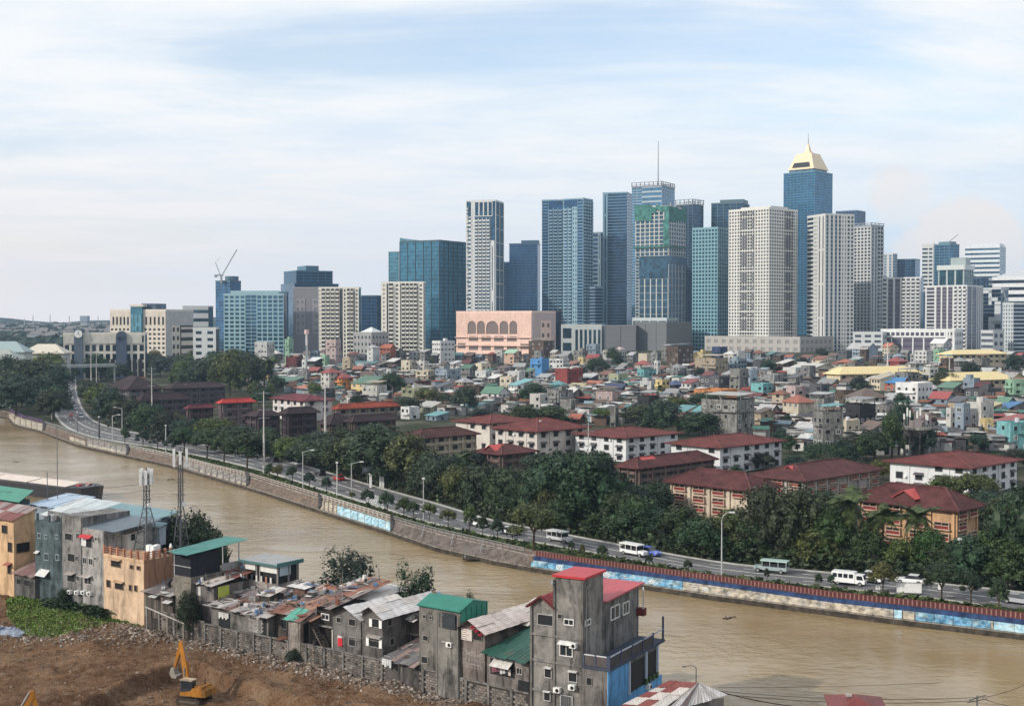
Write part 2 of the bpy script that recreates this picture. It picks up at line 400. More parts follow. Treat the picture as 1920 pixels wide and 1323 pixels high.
# ---- embankment across the river
def mat_embank(name, stops, sc=0.35, dark=0.5):
    m, t, b = new_mat(name, 0.9, 0.15)
    n1 = noise(t, sc, 6, 0.7, coords(t)); n2 = noise(t, 1.1, 5, 0.65, coords(t))
    c = ramp(t, n1.outputs['Fac'], stops)
    t.links.new(mixc(t, 1.0, c, mrange(t, n2.outputs['Fac'], 0.40, 0.62, 1.05, dark), 'MULTIPLY'), b.inputs['Base Color'])
    bump(t, b, n2.outputs['Fac'], 0.4, 0.05)
    return m
E_CREAM = mat_embank('weathered_cream', [(0.3,(0.50,0.42,0.30)),(0.6,(0.42,0.38,0.32)),(0.8,(0.26,0.30,0.33))], 0.4, 0.36)
E_BROWN = mat_embank('bare_brown_slope', [(0.3,(0.13,0.10,0.08)),(0.7,(0.20,0.15,0.12))])
E_BLUE = mat_embank('mural_blue', [(0.3,(0.09,0.26,0.46)),(0.48,(0.16,0.36,0.52)),(0.62,(0.36,0.46,0.48)),(0.74,(0.42,0.40,0.33))], 0.45, 0.32)
E_LBLUE = mat_embank('pale_blue_panel', [(0.3,(0.25,0.52,0.66)),(0.7,(0.46,0.56,0.58))], 0.5, 0.5)
E_GREY = mat_embank('weathered_panel', [(0.3,(0.34,0.32,0.30)),(0.7,(0.16,0.15,0.14))], 0.5)
E_NAVY = mat_embank('navy_band', [(0.3,(0.020,0.035,0.10)),(0.7,(0.05,0.09,0.20))], 0.6)
E_FOOT = mat_embank('dark_footing', [(0.3,(0.04,0.034,0.028)),(0.7,(0.10,0.085,0.07))], 0.5)  # dark brown tones mixed by noise
E_LEDGE = mat_embank('ledge_concrete', [(0.3,(0.24,0.21,0.18)),(0.7,(0.36,0.33,0.28))], 0.4)
E_STEP = mat_embank('step_concrete', [(0.3,(0.15,0.125,0.115)),(0.7,(0.22,0.19,0.175))], 0.4)
emb = bpy.data.objects.new('embankment', None); col.objects.link(emb); emb['kind'] = 'structure'
def cross(x):
    W, T = Wp(x), Tp(x); d = Vector((T.x-W.x, T.y-W.y, 0)); L = d.length; d.normalize()
    # distance straight up the slope is measured along the bank normal; keep the sheared section
    return W, T, d, L
def ribbon(xl, f0, f1):
    mb = MB(); V = []
    for x in xl: V += [f0(x), f1(x)]
    mb.add(V, [(2*i,2*i+2,2*i+3,2*i+1) for i in range(len(xl)-1)]); return mb
exs = [-900,-300,-60]+[14+ (i*(1920-14)/150.0) for i in range(151)]+[2100,2400,3200]
def secp(x, k, z):
    W, T, d, L = cross(x); return (W.x+d.x*L*k, W.y+d.y*L*k, z)
part('footing', ribbon(exs, lambda x: secp(x,0,-1), lambda x: secp(x,0.0,0.75)), E_FOOT, emb)
part('ledge', ribbon(exs, lambda x: secp(x,0,0.75), lambda x: secp(x,0.13,0.80)), E_LEDGE, emb)
def zsl(x, k):
    if x > 994: return 0.80+0.9*(k-0.13)/0.77 if k <= 0.9 else 1.7+(Z0-0.12-1.7)*(k-0.9)/0.07
    return 0.80+(Z0-0.92)*(k-0.13)/0.84
mbs_ = ribbon(exs, lambda x: secp(x,0.13,0.80), lambda x: secp(x,0.9,zsl(x,0.9))); m2_ = ribbon(exs, lambda x: secp(x,0.9,zsl(x,0.9)), lambda x: secp(x,0.97,Z0-0.12)); mbs_.add(m2_.v, m2_.f)
part('slope_base', mbs_, E_BROWN, emb)
part('coping', ribbon(exs, lambda x: secp(x,0.97,Z0-0.12), lambda x: secp(x,1.0,Z0+0.08)), E_LEDGE, emb)
def slope_panel(x0, x1, mat, k0=0.15, k1=0.9, n=1, gap=0.06, name='slope_panel', lift=0.10):
    for i in range(n):
        a = x0+(x1-x0)*(i+gap)/n; b = x0+(x1-x0)*(i+1-gap)/n
        def pp(x, k): 
            return Vector(secp(x, k, zsl(x,k)+lift))
        A, B, C, D = pp(a,k0), pp(b,k0), pp(b,k1), pp(a,k1)
        mb = MB(); mb.slab(A, B, C, D, 0.12); part(name, mb, mat, emb)
slope_panel(17, 80, E_CREAM, n=6); slope_panel(82, 162, E_BROWN, n=7); slope_panel(130, 160, E_CREAM, 0.2, 0.6, n=3, lift=0.16)
slope_panel(163, 240, E_GREY, n=7); slope_panel(165, 236, E_CREAM, 0.16, 0.42, n=4, lift=0.15)
slope_panel(334, 362, E_GREY, n=3); slope_panel(362, 464, E_GREY, n=9); slope_panel(362, 464, E_CREAM, 0.16, 0.3, n=9, gap=0.2, lift=0.15)
slope_panel(600, 632, E_CREAM, n=4, gap=0.15); slope_panel(632, 735, E_LBLUE, n=8, gap=0.03, k1=0.85)
slope_panel(995, 1280, E_BLUE, n=9, gap=0.01, k1=0.87); slope_panel(1280, 1675, E_CREAM, n=10, gap=0.006, k1=0.87)
slope_panel(1675, 1692, E_LBLUE, n=1, k1=0.87); slope_panel(1692, 1716, E_CREAM, n=1, k1=0.87); slope_panel(1716, 1858, E_BLUE, n=4, gap=0.02, k1=0.87)
slope_panel(1858, 1862, E_CREAM, n=1, k1=0.87); slope_panel(1863, 1940, E_LBLUE, n=2, gap=0.01, k1=0.87)
# terraced steps
for k in range(8):
    k0, k1 = 0.14+0.85*k/8, 0.14+0.85*(k+1)/8
    z = 0.80+(Z0-0.85)*(k+1)/8
    xl = [737+i*(992-737)/24.0 for i in range(25)]
    mb = MB(); V = []
    for x in xl: V += [secp(x,k0,z-0.4), secp(x,k0,z), secp(x,k1-0.012,z), secp(x,k1,z-0.06)]
    mb.add(V, [(4*i+j,4*i+4+j,4*i+5+j,4*i+1+j) for i in range(24) for j in range(3)]); part('step', mb, E_STEP, emb)
for x in (790, 845, 900):
    mb = MB(); mb.bar(Vector(secp(x,0.2,1.6)), Vector(secp(x+6,0.95,Z0+0.9)), 0.12); part('handrail', mb, STEEL, emb)
# navy parapet under the red fence
nx = [1000+i*(1960-1000)/60.0 for i in range(61)]
part('navy_band', ribbon(nx, lambda x: secp(x,0.893,1.66), lambda x: secp(x,0.915,Z0-0.02)), E_NAVY, emb)
# mural emblems: pale rings with a triangle, and rows of bars where the painted lettering is worn away
def slope_frame(x, k):
    z = zsl(x,k)
    o = Vector(secp(x,k,z+0.13)); u = (Vector(secp(x+4,k,z+0.13))-o).normalized(); v = (Vector(secp(x,k+0.1,zsl(x,k+0.1)+0.13))-o).normalized()
    return o, u, v
def emblem(x, k, r):
    o, u, v = slope_frame(x, k); mb = MB(); n = 20
    nrm = u.cross(v).normalized()*0.02
    V = []
    for i in range(n):
        t = 2*math.pi*i/n; dct = u*math.cos(t)+v*math.sin(t)
        V += [o+dct*r+nrm, o+dct*r*0.78+nrm]
    mb.add(V, [(2*i,(2*i+2)%(2*n),(2*i+3)%(2*n),2*i+1) for i in range(n)])
    tri = [u*0-v*0+v*r*0.6, u*-0.5*r-v*0.4*r, u*0.5*r-v*0.4*r]
    for a, b_ in ((0,1),(1,2),(2,0)): mb.bar(o+tri[a]+nrm, o+tri[b_]+nrm, 0.14, 0.03)
    part('mural_emblem', mb, WHITE, emb)
def lettering(x0, x1, k, rows=2):
    mb = MB(); x = x0
    while x < x1:
        for rr in range(rows):
            if rnd.random() < 0.82:
                o, u, v = slope_frame(x, k+0.16*rr); nn = u.cross(v).normalized()*0.02
                mb.bar(o+nn, o+u*(0.3+0.25*rnd.random())+nn, 0.22, 0.03)
        x += 5.5
    part('mural_lettering', mb, WHITE, emb, kind='stuff')
emblem(1048, 0.45, 0.62); emblem(1137, 0.45, 0.6); emblem(1222, 0.45, 0.55); emblem(1323, 0.45, 0.5)
lettering(1080, 1112, 0.4); lettering(1164, 1185, 0.4); lettering(1290, 1308, 0.4); lettering(606, 630, 0.4, 3)
# the small landing stage
t = thing('landing_stage', 'small dark steel landing stage at the foot of the terraced steps', 'jetty', Wp(900, 0))
mb = MB(); mb.box(-3,-1.6,0.35,3,0.4,0.6); part('deck', mb, E_FOOT, t)
for x in (-2.6, 2.6): mb = MB(); mb.box(x-0.1,-1.4,0.6,x+0.1,-1.2,2.4); part('post', mb, STEEL, t)
mb = MB(); mb.bar((-2.6,-1.3,2.3),(2.6,-1.3,2.3),0.1); mb.bar((-2.6,-1.3,1.5),(2.6,-1.3,1.5),0.08); part('rail', mb, STEEL, t)

# ---- road
NEAR = [(2300,1200),(1920,1146),(1725,1119),(1560,1102),(1336,1077),(1030,1021),(928,1006),(797,978),(709,950),(600,917),(508,887),(400,860),(300,840),(240,831),(172,819),(131,804),(110,787),(100,764),(104,740),(112,718),(118,700)]
FAR = [(2300,1158),(1920,1112),(1760,1095),(1560,1075),(1336,1053),(1030,997),(928,977),(819,945),(687,908),(600,882),(540,866),(460,849),(380,834),(310,822),(223,805),(178,790),(156,768),(147,747),(143,730),(142,714),(142,698)]
NS = 121
nearP = [at_g(*p) for p in catmull(NEAR, NS)]; farP = [at_g(*p) for p in catmull(FAR, NS)]
def across(i, k, up=0.10):
    u = max(0, min(NS-1.001, i)); a = int(u); t = u-a
    p = (nearP[a].lerp(nearP[a+1], t)).lerp(farP[a].lerp(farP[a+1], t), k)
    return Vector((p.x, p.y, gz(p.x, p.y)+up))
def road_strip(name, i0, i1, k0, k1, up, mat, n=None):
    n = n or max(1, int(i1-i0)); mb = MB(); V = []
    for j in range(n+1):
        i = i0+(i1-i0)*j/n; V += [across(i,k0,up), across(i,k1,up)]
    mb.add(V, [(2*j,2*j+2,2*j+3,2*j+1) for j in range(n)]); return mb
struct('road', road_strip('road', 0, NS-1, 0, 1, 0.10, ASPHALT), ASPHALT)
mk = MB()
def addm(m): mk.add(m.v, m.f)
for k in (0.035, 0.965): addm(road_strip('', 0, NS-1, k-0.010, k+0.010, 0.112, MARK))
addm(road_strip('', 0, NS-1, 0.487, 0.513, 0.112, MARK))
i = 1.0
while i < NS-2:
    for k in (0.26, 0.74): addm(road_strip('', i, i+0.6, k-0.010, k+0.010, 0.112, MARK, 1))
    i += 1.5
# chevron crossing near the road sign
for j in range(9): addm(road_strip('', 47.2+j*0.22, 47.3+j*0.22, 0.05, 0.48, 0.113, MARK, 1))
struct('road_markings', mk, MARK)
mb = MB()
for k, s in ((-0.012, 1), (1.012, 1)):
    V = []
    for j in range(NS): V += [across(j, k-0.012, 0), across(j, k-0.012, 0.24), across(j, k+0.012, 0.24), across(j, k+0.012, 0)]
    mb.add(V, [(4*j+q,4*j+4+q,4*j+5+q,4*j+1+q) for j in range(NS-1) for q in range(3)])
struct('kerb', mb, KERB)
# promenade walk and planted verge between the fence and the road
pxs = [135+i*(2000-135)/110.0 for i in range(111)]
nearY = sorted([p for p in NEAR if p[1] > 800], key=lambda p: p[0])
def between(x, k, up):
    ya, yb = lerp_y(TOPLINE, x), lerp_y(nearY, x)
    p = at_g(x, ya+(yb-ya)*k); p.z = gz(p.x, p.y)+up; return p
struct('promenade', ribbon(pxs, lambda x: between(x,0.02,0.05), lambda x: between(x,0.42,0.05)), PAVING)
struct('verge', ribbon(pxs, lambda x: between(x,0.42,0.06), lambda x: between(x,0.90,0.06)), VERGE)

for k, (px, py, lab) in enumerate(((31,866,'dark floating debris drifting at the left of the river'),(318,899,'small floating debris in mid river right of the barge bow'),(1370,1158,'small floating debris on the water below the cream mural'))):
    t = thing('floating_debris', lab, 'debris', at_z(px, py, 0), 0.4*k, 'debris on the river'); mb = MB()
    for q in range(7): a = rnd.uniform(0,3.1); x, y = rnd.uniform(-0.8,0.8), rnd.uniform(-0.4,0.4); mb.bar((x,y,0.03),(x+0.7*math.cos(a),y+0.5*math.sin(a),0.10),0.16,0.1)
    part('clump', mb, E_FOOT, t, None, 'stuff')
# ================================================================ skyline towers
def face(mbs, o, u, n, w, z0, z1, style, fh=3.3, bw=3.4, pier=0.35, span=0.35, proud=0.35, seed=0):
    """cladding on one upright face; mbs is a dict of meshes: wall, slab, pier, dark"""
    rr = random.Random(seed)
    nf = max(1, int(round((z1-z0)/fh))); fh = (z1-z0)/nf
    nb = max(1, int(round(w/bw))); bw = w/nb
    def B(k, a, b, s0, s1, d0=0.0, d1=proud): mbs[k].obox(o, u, n, a, b, s0, s1, d0, d1)
    if style in ('grid', 'gridv', 'dgrid'):
        for i in range(nb+1):
            c = i*bw; hw = bw*pier/2
            B('pier', z0, z1, max(0, c-hw), min(w, c+hw), 0, proud)
        for j in range(nf+1):
            c = z0+j*fh; hh = fh*span/2
            B('slab', max(z0, c-hh), min(z1, c+hh), 0, w, 0, proud*0.75)
        if style == 'dgrid':   # framed dark bays with pale ledges
            for i in range(nb):
                if i % 4 in (1, 2):
                    for j in range(0, nf):
                        if j % 5: B('dark', z0+j*fh-fh*0.3, z0+j*fh+fh*0.3, i*bw-bw*0.2, i*bw+bw*0.95, 0, proud*1.1)
    elif style == 'balcony':
        for i in range(nb+1):
            c = i*bw; hw = bw*pier/2
            B('pier', z0, z1, max(0, c-hw), min(w, c+hw), 0, proud)
        for j in range(nf):
            c = z0+j*fh
            B('slab', c, c+fh*span, 0, w, 0, proud*0.6)
            for i in range(nb):
                B('slab', c-0.1, c+fh*0.42, i*bw+bw*0.22, i*bw+bw*0.86, 0, proud+1.1)
    elif style == 'bands':
        for j in range(nf+1):
            c = z0+j*fh; B('slab', max(z0,c-fh*span/2), min(z1,c+fh*span/2), 0, w, 0, proud)
    elif style == 'glass':
        for i in range(nb+1):
            c = i*bw; B('pier', z0, z1, max(0,c-0.18), min(w,c+0.18), 0, 0.22)
        for j in range(nf+1):
            c = z0+j*fh; B('slab', max(z0,c-0.3), min(z1,c+0.3), 0, w, 0, 0.12)
    elif style == 'curtain':
        for i in range(0, nb+1):
            c = i*bw; B('pier', z0, z1, max(0,c-0.35), min(w,c+0.35), 0, 0.5)
        for j in range(nf+1):
            c = z0+j*fh; B('slab', max(z0,c-0.25), min(z1,c+0.25), 0, w, 0, 0.15)
    elif style == 'stripes':
        for i in range(nb+1):
            c = i*bw; hw = bw*pier/2; B('pier', z0, z1, max(0,c-hw), min(w,c+hw), 0, proud)
        for j in range(nf+1):
            c = z0+j*fh; B('dark', max(z0,c-fh*0.3), min(z1,c+fh*0.3), 0, w, 0, proud*0.5)
    elif style == 'patch':
        for j in range(nf+1):
            c = z0+j*fh; B('dark', max(z0,c-0.3), min(z1,c+0.3), 0, w, 0, 0.15)
        for q in range(int(nb*nf*0.10)):
            i, j = rr.randrange(nb), rr.randrange(nf)
            a, b_ = (rr.choice((1,2)), rr.choice((1,5,7))) if rr.random() < 0.6 else (rr.choice((3,4)), 1)
            B('pier', z0+j*fh, min(z1, z0+(j+b_)*fh-0.5), i*bw, min(w,(i+a)*bw*1.0), 0, 0.5)
    elif style == 'plain':
        pass
    elif style == 'concrete':
        for i in range(nb+1):
            c = i*bw; B('pier', z0, z1, max(0,c-0.5), min(w,c+0.5), -0.2, 0.5)
        for j in range(nf+1):
            c = z0+j*fh; B('slab', max(z0,c-0.35), min(z1,c+0.35), 0, w, -0.2, 0.9)

def corner_plan(l, c, r, Y, depth=None, rel=None):
    P = at_Y(c, 640, Y); k = (c-CX)/F
    va = math.atan(k)
    if rel is None:
        a, b = max(1.0, c-l), max(1.0, r-c)
        rel = math.atan2(b, a) if (r-c) > 2 and (c-l) > 2 else (R(4) if r-c <= 2 else R(86))
        rel = max(R(10), min(R(78), rel)) if (r-c) > 2 and (c-l) > 2 else rel
    th = rel + va          # right side leans this much past the sight line
    dL = (-math.cos(th), math.sin(th)); dR = (math.sin(th), math.cos(th))
    kl, kr = (l-CX)/F, (r-CX)/F
    wl = (P.x-kl*Y)/(math.cos(th)+kl*math.sin(th)) if c-l > 2 else (depth or 25)
    wr = (kr*Y-P.x)/(math.sin(th)-kr*math.cos(th)) if r-c > 2 else (depth or 25)
    if wr > 90 and r-c <= 12: wr = 40
    return P, dL, dR, abs(wl), abs(wr), th
def top_z(px, py, Y): return at_Y(px, py, Y).z
BASE_Y = 15.0
def tower(name, label, cat, l, c, r, top, Y, styL=None, styR=None, glass=(0.022,0.068,0.145), wall=(0.540,0.540,0.522), slab=None, dark=(0.06,0.07,0.09), baseY=None, rel=None, depth=None, group='towers of the skyline', wallmat=None, fh=3.3, crown=None, pent=None, roofc=None, gm=None):
    P, dL, dR, wl, wr, th = corner_plan(l, c, r, Y, depth, rel)
    zb = gz(P.x, P.y) - 1.0; zt = top_z(c, top, Y)
    # local frame: origin at the near corner; x runs along dR... kept as (-dL) so x points right along the left face
    t = thing(name, label, cat, (P.x, P.y, zb), math.atan2(-dL[1], -dL[0]), group)
    H = zt-zb
    slab = slab or wall
    # in the local frame the left face runs x in [-wl,0] at y=0 (outward -y), the right face y in [0,wr] at x=0 (outward +x)
    mb = MB(); mb.box(-wl, 0, 0, 0, wr, H); part('body', mb, gm or TGLASS, t, glass)
    mbs = {k: MB() for k in ('pier','slab','dark')}
    z1 = H
    for sty, o, u, n, w in ((styL, (-wl,0), (1,0), (0,-1), wl), (styR, (0,0), (0,1), (1,0), wr), (styR if styR else None, (-wl,wr), (0,-1), (-1,0), wr)):
        if not sty: continue
        if isinstance(sty, dict): sty = [(0, 1, sty)]
        for f0, f1, s in sty:
            s = dict(s); st = s.pop('s'); s.setdefault('fh', fh)
            h0, h1 = s.pop('h0', 0.0), s.pop('h1', 1.0)
            face(mbs, (o[0]+u[0]*w*f0, o[1]+u[1]*w*f0), u, n, w*(f1-f0), h0*H, h1*H, st, seed=int(c+top+f0*100), **s)
    wm = wallmat or PAINT
    part('pier', mbs['pier'], wm, t, wall, 'stuff'); part('floor_slab', mbs['slab'], wm, t, slab, 'stuff'); part('dark_panel', mbs['dark'], wm, t, dark, 'stuff')
    # roof edge and plant
    mb = MB()
    mb.box(-wl-0.3,-0.3,H,0.3,0.0,H+1.4); mb.box(-wl-0.3,wr,H,0.3,wr+0.3,H+1.4); mb.box(0.0,0.0,H,0.3,wr,H+1.4); mb.box(-wl-0.3,0.0,H,-wl,wr,H+1.4)
    part('parapet', mb, wm, t, roofc or wall)
    if pent:
        for (a0,a1,b0,b1,h) in pent:
            mb = MB(); mb.box(-wl*(1-a0), wr*b0, H, -wl*(1-a1), wr*b1, H+h); part('penthouse', mb, wm, t, roofc or slab)
    if crown:   # open steel frame on the roof
        mb = MB(); h = crown; nx_ = max(2, int(wl/5)); ny = max(2, int(wr/5))
        for i in range(nx_+1):
            x = -wl+wl*i/nx_; mb.box(x-0.35,0,H,x+0.35,0.7,H+h); mb.box(x-0.35,wr-0.7,H,x+0.35,wr,H+h)
        for j in range(ny+1):
            y = wr*j/ny; mb.box(-0.7,y-0.35,H,0,y+0.35,H+h)
        for zz in (0.5, 1.0):
            mb.box(-wl-0.8,-0.8,H+h*zz-0.5,0.8,0.2,H+h*zz); mb.box(-0.2,-0.8,H+h*zz-0.55,0.8,wr+0.5,H+h*zz-0.05)
        mb.box(-wl-0.8,wr-0.5,H+h-0.5,0.8,wr+0.8,H+h)
        part('crown_frame', mb, wm, t, roofc or (0.12,0.13,0.14), 'stuff')
    return t, wl, wr, H
W1 = (0.66,0.63,0.56); W2 = (0.70,0.70,0.68); G1 = (0.42,0.45,0.46); NAVYG = (0.022,0.08,0.19); TEALG = (0.08,0.22,0.31); BLUEG = (0.05,0.15,0.30)
D = dict
# --- left: beige grid block with the arched glass bay
BG = (0.66,0.59,0.51)
t, wl, wr, H = tower('office_block', 'beige block with rows of square windows and arched blue glass bay', 'office block', 207, 311, 362, 583, 1000,
    [(0.0,0.36,D(s='grid', bw=3.5, fh=3.7, pier=0.42, span=0.5, h1=0.72)), (0.60,1.0,D(s='grid', bw=3.5, fh=3.7, pier=0.42, span=0.5, h1=0.72))],
    [(0.2,0.5,D(s='grid', bw=7, fh=6.4, pier=0.4, span=0.5, h1=0.75)), (0.55,1.0,D(s='bands', fh=7.0, span=0.55, h1=0.72))], glass=(0.054,0.050,0.045), wall=BG, group='low office blocks left of the towers', gm=MATTE)
mbw = MB(); mbw.box(-wl,-0.36,H*0.72,-wl*0.64,0,H); mbw.box(-wl*0.40,-0.36,H*0.72,0,0,H); mbw.box(-wl*0.64,-0.36,0,-wl*0.60,0,H); part('upper_wall', mbw, PLASTER_CLEAN, t, BG)
mbw = MB(); mbw.box(0,0,H*0.75,0.36,wr,H); mbw.box(0,0,0,0.36,wr*0.2,H*0.75); part('side_wall', mbw, PLASTER_CLEAN, t, (0.5,0.5,0.49))  # greyer than the beige front: the side's shade put into its colour
for q in (0,1):
    for i in range(5):
        x = -wl*0.955+i*wl*0.066 if q == 0 else -wl*0.36+i*wl*0.075
        mb = MB(); mb.box(x,-0.42,H*0.76,x+1.5,-0.37,H*0.90); part('slit_window', mb, DARK, t)
mb = MB(); mb.box(-wl*0.61,-2.0,0,-wl*0.40,0,H+3.5); part('glass_bay', mb, TGLASS, t, (0.05,0.16,0.22))
for i in range(3):
    mb = MB(); x0 = -wl*0.605+i*wl*0.067; ww = wl*0.056; n = 10
    pts = [(x0, H*0.1), (x0+ww, H*0.1)] + [(x0+ww/2+ww/2*math.cos(math.pi*j/n), H*0.92+ww*0.5*math.sin(math.pi*j/n)) for j in range(n+1)]
    mb.add([(p[0],-2.0,p[1]) for p in pts]+[(p[0],-2.3,p[1]) for p in pts], [tuple(range(len(pts),2*len(pts)))]+[(j,(j+1)%len(pts),len(pts)+(j+1)%len(pts),len(pts)+j) for j in range(len(pts))]); part('arched_window', mb, TGLASS, t, (0.12,0.30,0.38))
mb = MB(); mb.box(-wl*0.63,-2.2,H+3.5,-wl*0.38,4,H+5); part('bay_cap', mb, PLASTER_CLEAN, t, BG)
mb = MB(); mb.box(-wl*0.50,6,H,-wl*0.24,24,H+6); part('penthouse', mb, TGLASS, t, (0.10,0.14,0.2)); 
tower('office_block', 'pale grey office block standing behind the beige block', 'office block', 343, 391, 400, 576, 1180, D(s='bands', fh=8, span=0.6), D(s='plain'), glass=(0.044,0.089,0.136), wall=(0.405,0.423,0.432), group='low office blocks left of the towers')
tower('office_block', 'small white block with square windows right of beige block', 'office block', 362, 405, 411, 617, 960, D(s='grid', bw=7, fh=5.5, pier=0.5, span=0.55), D(s='plain'), wall=(0.558,0.576,0.567), glass=(0.022,0.048,0.076), group='low office blocks left of the towers')
# --- clock building
t, wl, wr, H = tower('civic_building', 'long cream building with arched windows, clock tower and dark portal', 'civic building', 119, 272, 276, 627, 860, D(s='grid', bw=4.2, fh=6, pier=0.35, span=0.3), D(s='plain'), wall=(0.54,0.52,0.46), glass=(0.022,0.041,0.060), depth=16, rel=R(6), group='low office blocks left of the towers')
mb = MB(); mb.box(-wl*0.98,-0.8,H*0.80,-2,0,H+0.3); part('cornice', mb, PLASTER_CLEAN, t, (0.56,0.54,0.48))
for i in range(14):
    if i in (2,3,9,10): continue
    x0 = -wl*0.97+i*wl*0.068; ww = 2.6; n = 8
    pts = [(x0,0.5),(x0+ww,0.5)]+[(x0+ww/2+ww/2*math.cos(math.pi*j/n), H*0.42+ww/2*math.sin(math.pi*j/n)) for j in range(n+1)]
    mb = MB(); mb.add([(p[0],-0.4,p[1]) for p in pts]+[(p[0],-0.6,p[1]) for p in pts], [tuple(range(len(pts),2*len(pts)))]+[(j,(j+1)%len(pts),len(pts)+(j+1)%len(pts),len(pts)+j) for j in range(len(pts))]); part('arched_window', mb, DARK, t)
mb = MB(); mb.box(-wl*0.865,-2.5,0,-wl*0.76,3,H+4); part('clock_tower', mb, PLASTER_CLEAN, t, (0.10,0.13,0.17))
mb = MB(); mb.tube((-wl*0.812,-2.5,H+0.5),(-wl*0.812,-2.9,H+0.5),2.6,n=20); part('clock_face', mb, WHITE, t)
mb = MB(); mb.bar((-wl*0.812,-2.95,H+0.4),(-wl*0.812,-2.95,H+2.2),0.3,0.1); mb.bar((-wl*0.812,-2.95,H+0.5),(-wl*0.812+1.2,-2.95,H-0.3),0.3,0.1); part('clock_hand', mb, DARK, t)
mb = MB(); mb.box(-wl*0.355,-2,0,-wl*0.225,3,H-1.0); mb.tube((-wl*0.29,3,H-1.0),(-wl*0.29,-2,H-1.0),3.4,n=16); part('portal', mb, PLASTER_CLEAN, t, (0.07,0.09,0.14))
# arena roofs at the far left
for (l, r, top, base, Y, cc, lab) in ((-60,44,640,668,760,(0.30,0.38,0.38),'low arena with a curved pale teal roof at the river bend'),(42,118,645,668,800,(0.60,0.55,0.46),'cream flat-roofed warehouse beside the clock building'),(-40,30,655,680,700,(0.34,0.36,0.33),'long grey-green shed roof above the trees at the river bend')):
    A = at_Y(l, base, Y); B = at_Y(r, base, Y); z1 = top_z(l, top, Y); zb = gz(A.x, Y)
    t = thing('low_hall', lab, 'hall', (A.x, Y, zb), 0, 'low halls at the river bend'); wd = B.x-A.x
    mb = MB(); mb.box(0,0,0,wd,14,(z1-zb)*0.78); part('wall', mb, PLASTER_CLEAN, t, (0.5,0.5,0.46))
    mb = MB(); mb.hip(0,0,wd,14,(z1-zb)*0.78,(z1-zb)*0.22,1.0,0.6); part('roof', mb, TIN_CLEAN, t, cc)
    for i in range(int(wd/5)):
        mb = MB(); mb.box(2+i*5,-0.15,(z1-zb)*0.3,4.4+i*5,0,(z1-zb)*0.52); part('window', mb, DARK, t)
# --- left cluster
tower('glass_tower', 'dark blue tower under the crane at the left end', 'tower', 405, 432, 452, 528, 1350, D(s='glass', bw=6), D(s='glass', bw=6), glass=BLUEG, wall=(0.061,0.122,0.173), pent=[(0.5,1,0.2,0.8,6)])
tower('glass_tower', 'dark sloping-roofed block behind the pale blue office', 'tower', 448, 536, 541, 549, 1300, D(s='glass', bw=7), D(s='plain'), glass=BLUEG, wall=(0.086,0.158,0.216))
tower('office_tower', 'pale blue office slab with a white window grid left half', 'tower', 420, 532, 538, 553, 1150,
    [(0.0,0.36,D(s='grid', bw=5, fh=3.8, pier=0.30, span=0.42)), (0.36,0.55,D(s='glass', bw=5)), (0.55,1.0,D(s='grid', bw=5, fh=3.8, pier=0.22, span=0.28))], D(s='plain'), glass=(0.044,0.130,0.221), wall=(0.282,0.432,0.475), pent=[(0.1,0.9,0.2,0.6,4)])
t, wl, wr, H = tower('glass_tower', 'broad dark blue glass tower with shoulders left of the white condominiums', 'tower', 533, 556, 624, 509, 1420, D(s='glass', bw=6), D(s='glass', bw=8), glass=(0.031,0.117,0.221), wall=(0.055,0.144,0.209), pent=[(0.2,0.9,0.3,0.65,7)])
mb = MB(); mb.box(-wl-3,-3,0,3,wr+6,H-13); part('shoulder', mb, TGLASS, t, (0.07,0.16,0.25))
tower('brown_block', 'grey-brown hotel block with blank panels on a dark podium', 'hotel block', 550, 600, 606, 541, 1180, [(0,0.15,D(s='plain')),(0.1,0.45,D(s='grid', bw=5.5, fh=6.5, pier=0.45, span=0.55, h0=0.32, h1=0.85)),(0.72,1.0,D(s='grid', bw=6, fh=6.5, pier=0.5, span=0.55, h0=0.32, h1=0.85))], D(s='plain'), glass=(0.216,0.207,0.225), wall=(0.270,0.261,0.279), gm=MATTE)
mbp = None
CW = (0.66,0.635,0.57)
cond = D(s='balcony', bw=3.6, fh=3.3, pier=0.16, span=0.35, proud=0.8)
def condo(label, l, r, top, Y, segs):
    t, wl, wr, H = tower('condominium', label, 'apartment tower', l, r-4, r, top, Y, segs, D(s='plain'), glass=(0.063,0.068,0.072), wall=CW, rel=R(8), depth=22)
    return t, wl, wr, H
condo('cream condominium of curved balconies with a dark vertical slot', 598, 677, 541, 1050, [(0.0,0.06,D(s='grid',bw=3,fh=3.3,pier=0.6,span=0.7)),(0.06,0.52,cond),(0.60,0.70,D(s='grid',bw=3.5,fh=3.3,pier=0.6,span=0.4)),(0.70,0.87,cond),(0.9,1.0,D(s='grid',bw=3.5,fh=3.3,pier=0.5,span=0.6))])
tower('glass_tower', 'small dark navy block between the two cream condominiums', 'tower', 678, 706, 716, 556, 1260, D(s='glass', bw=6), D(s='curtain', bw=6), glass=NAVYG, wall=(0.031,0.072,0.115))
condo('cream condominium of curved balconies with a hollow roof frame', 715, 798, 531, 1000, [(0.0,0.13,D(s='grid',bw=3,fh=3.3,pier=0.7,span=0.7)),(0.17,0.30,cond),(0.30,0.45,D(s='grid',bw=3.5,fh=3.3,pier=0.6,span=0.5)),(0.48,0.86,cond),(0.88,1.0,D(s='grid',bw=3.5,fh=3.3,pier=0.5,span=0.6))])
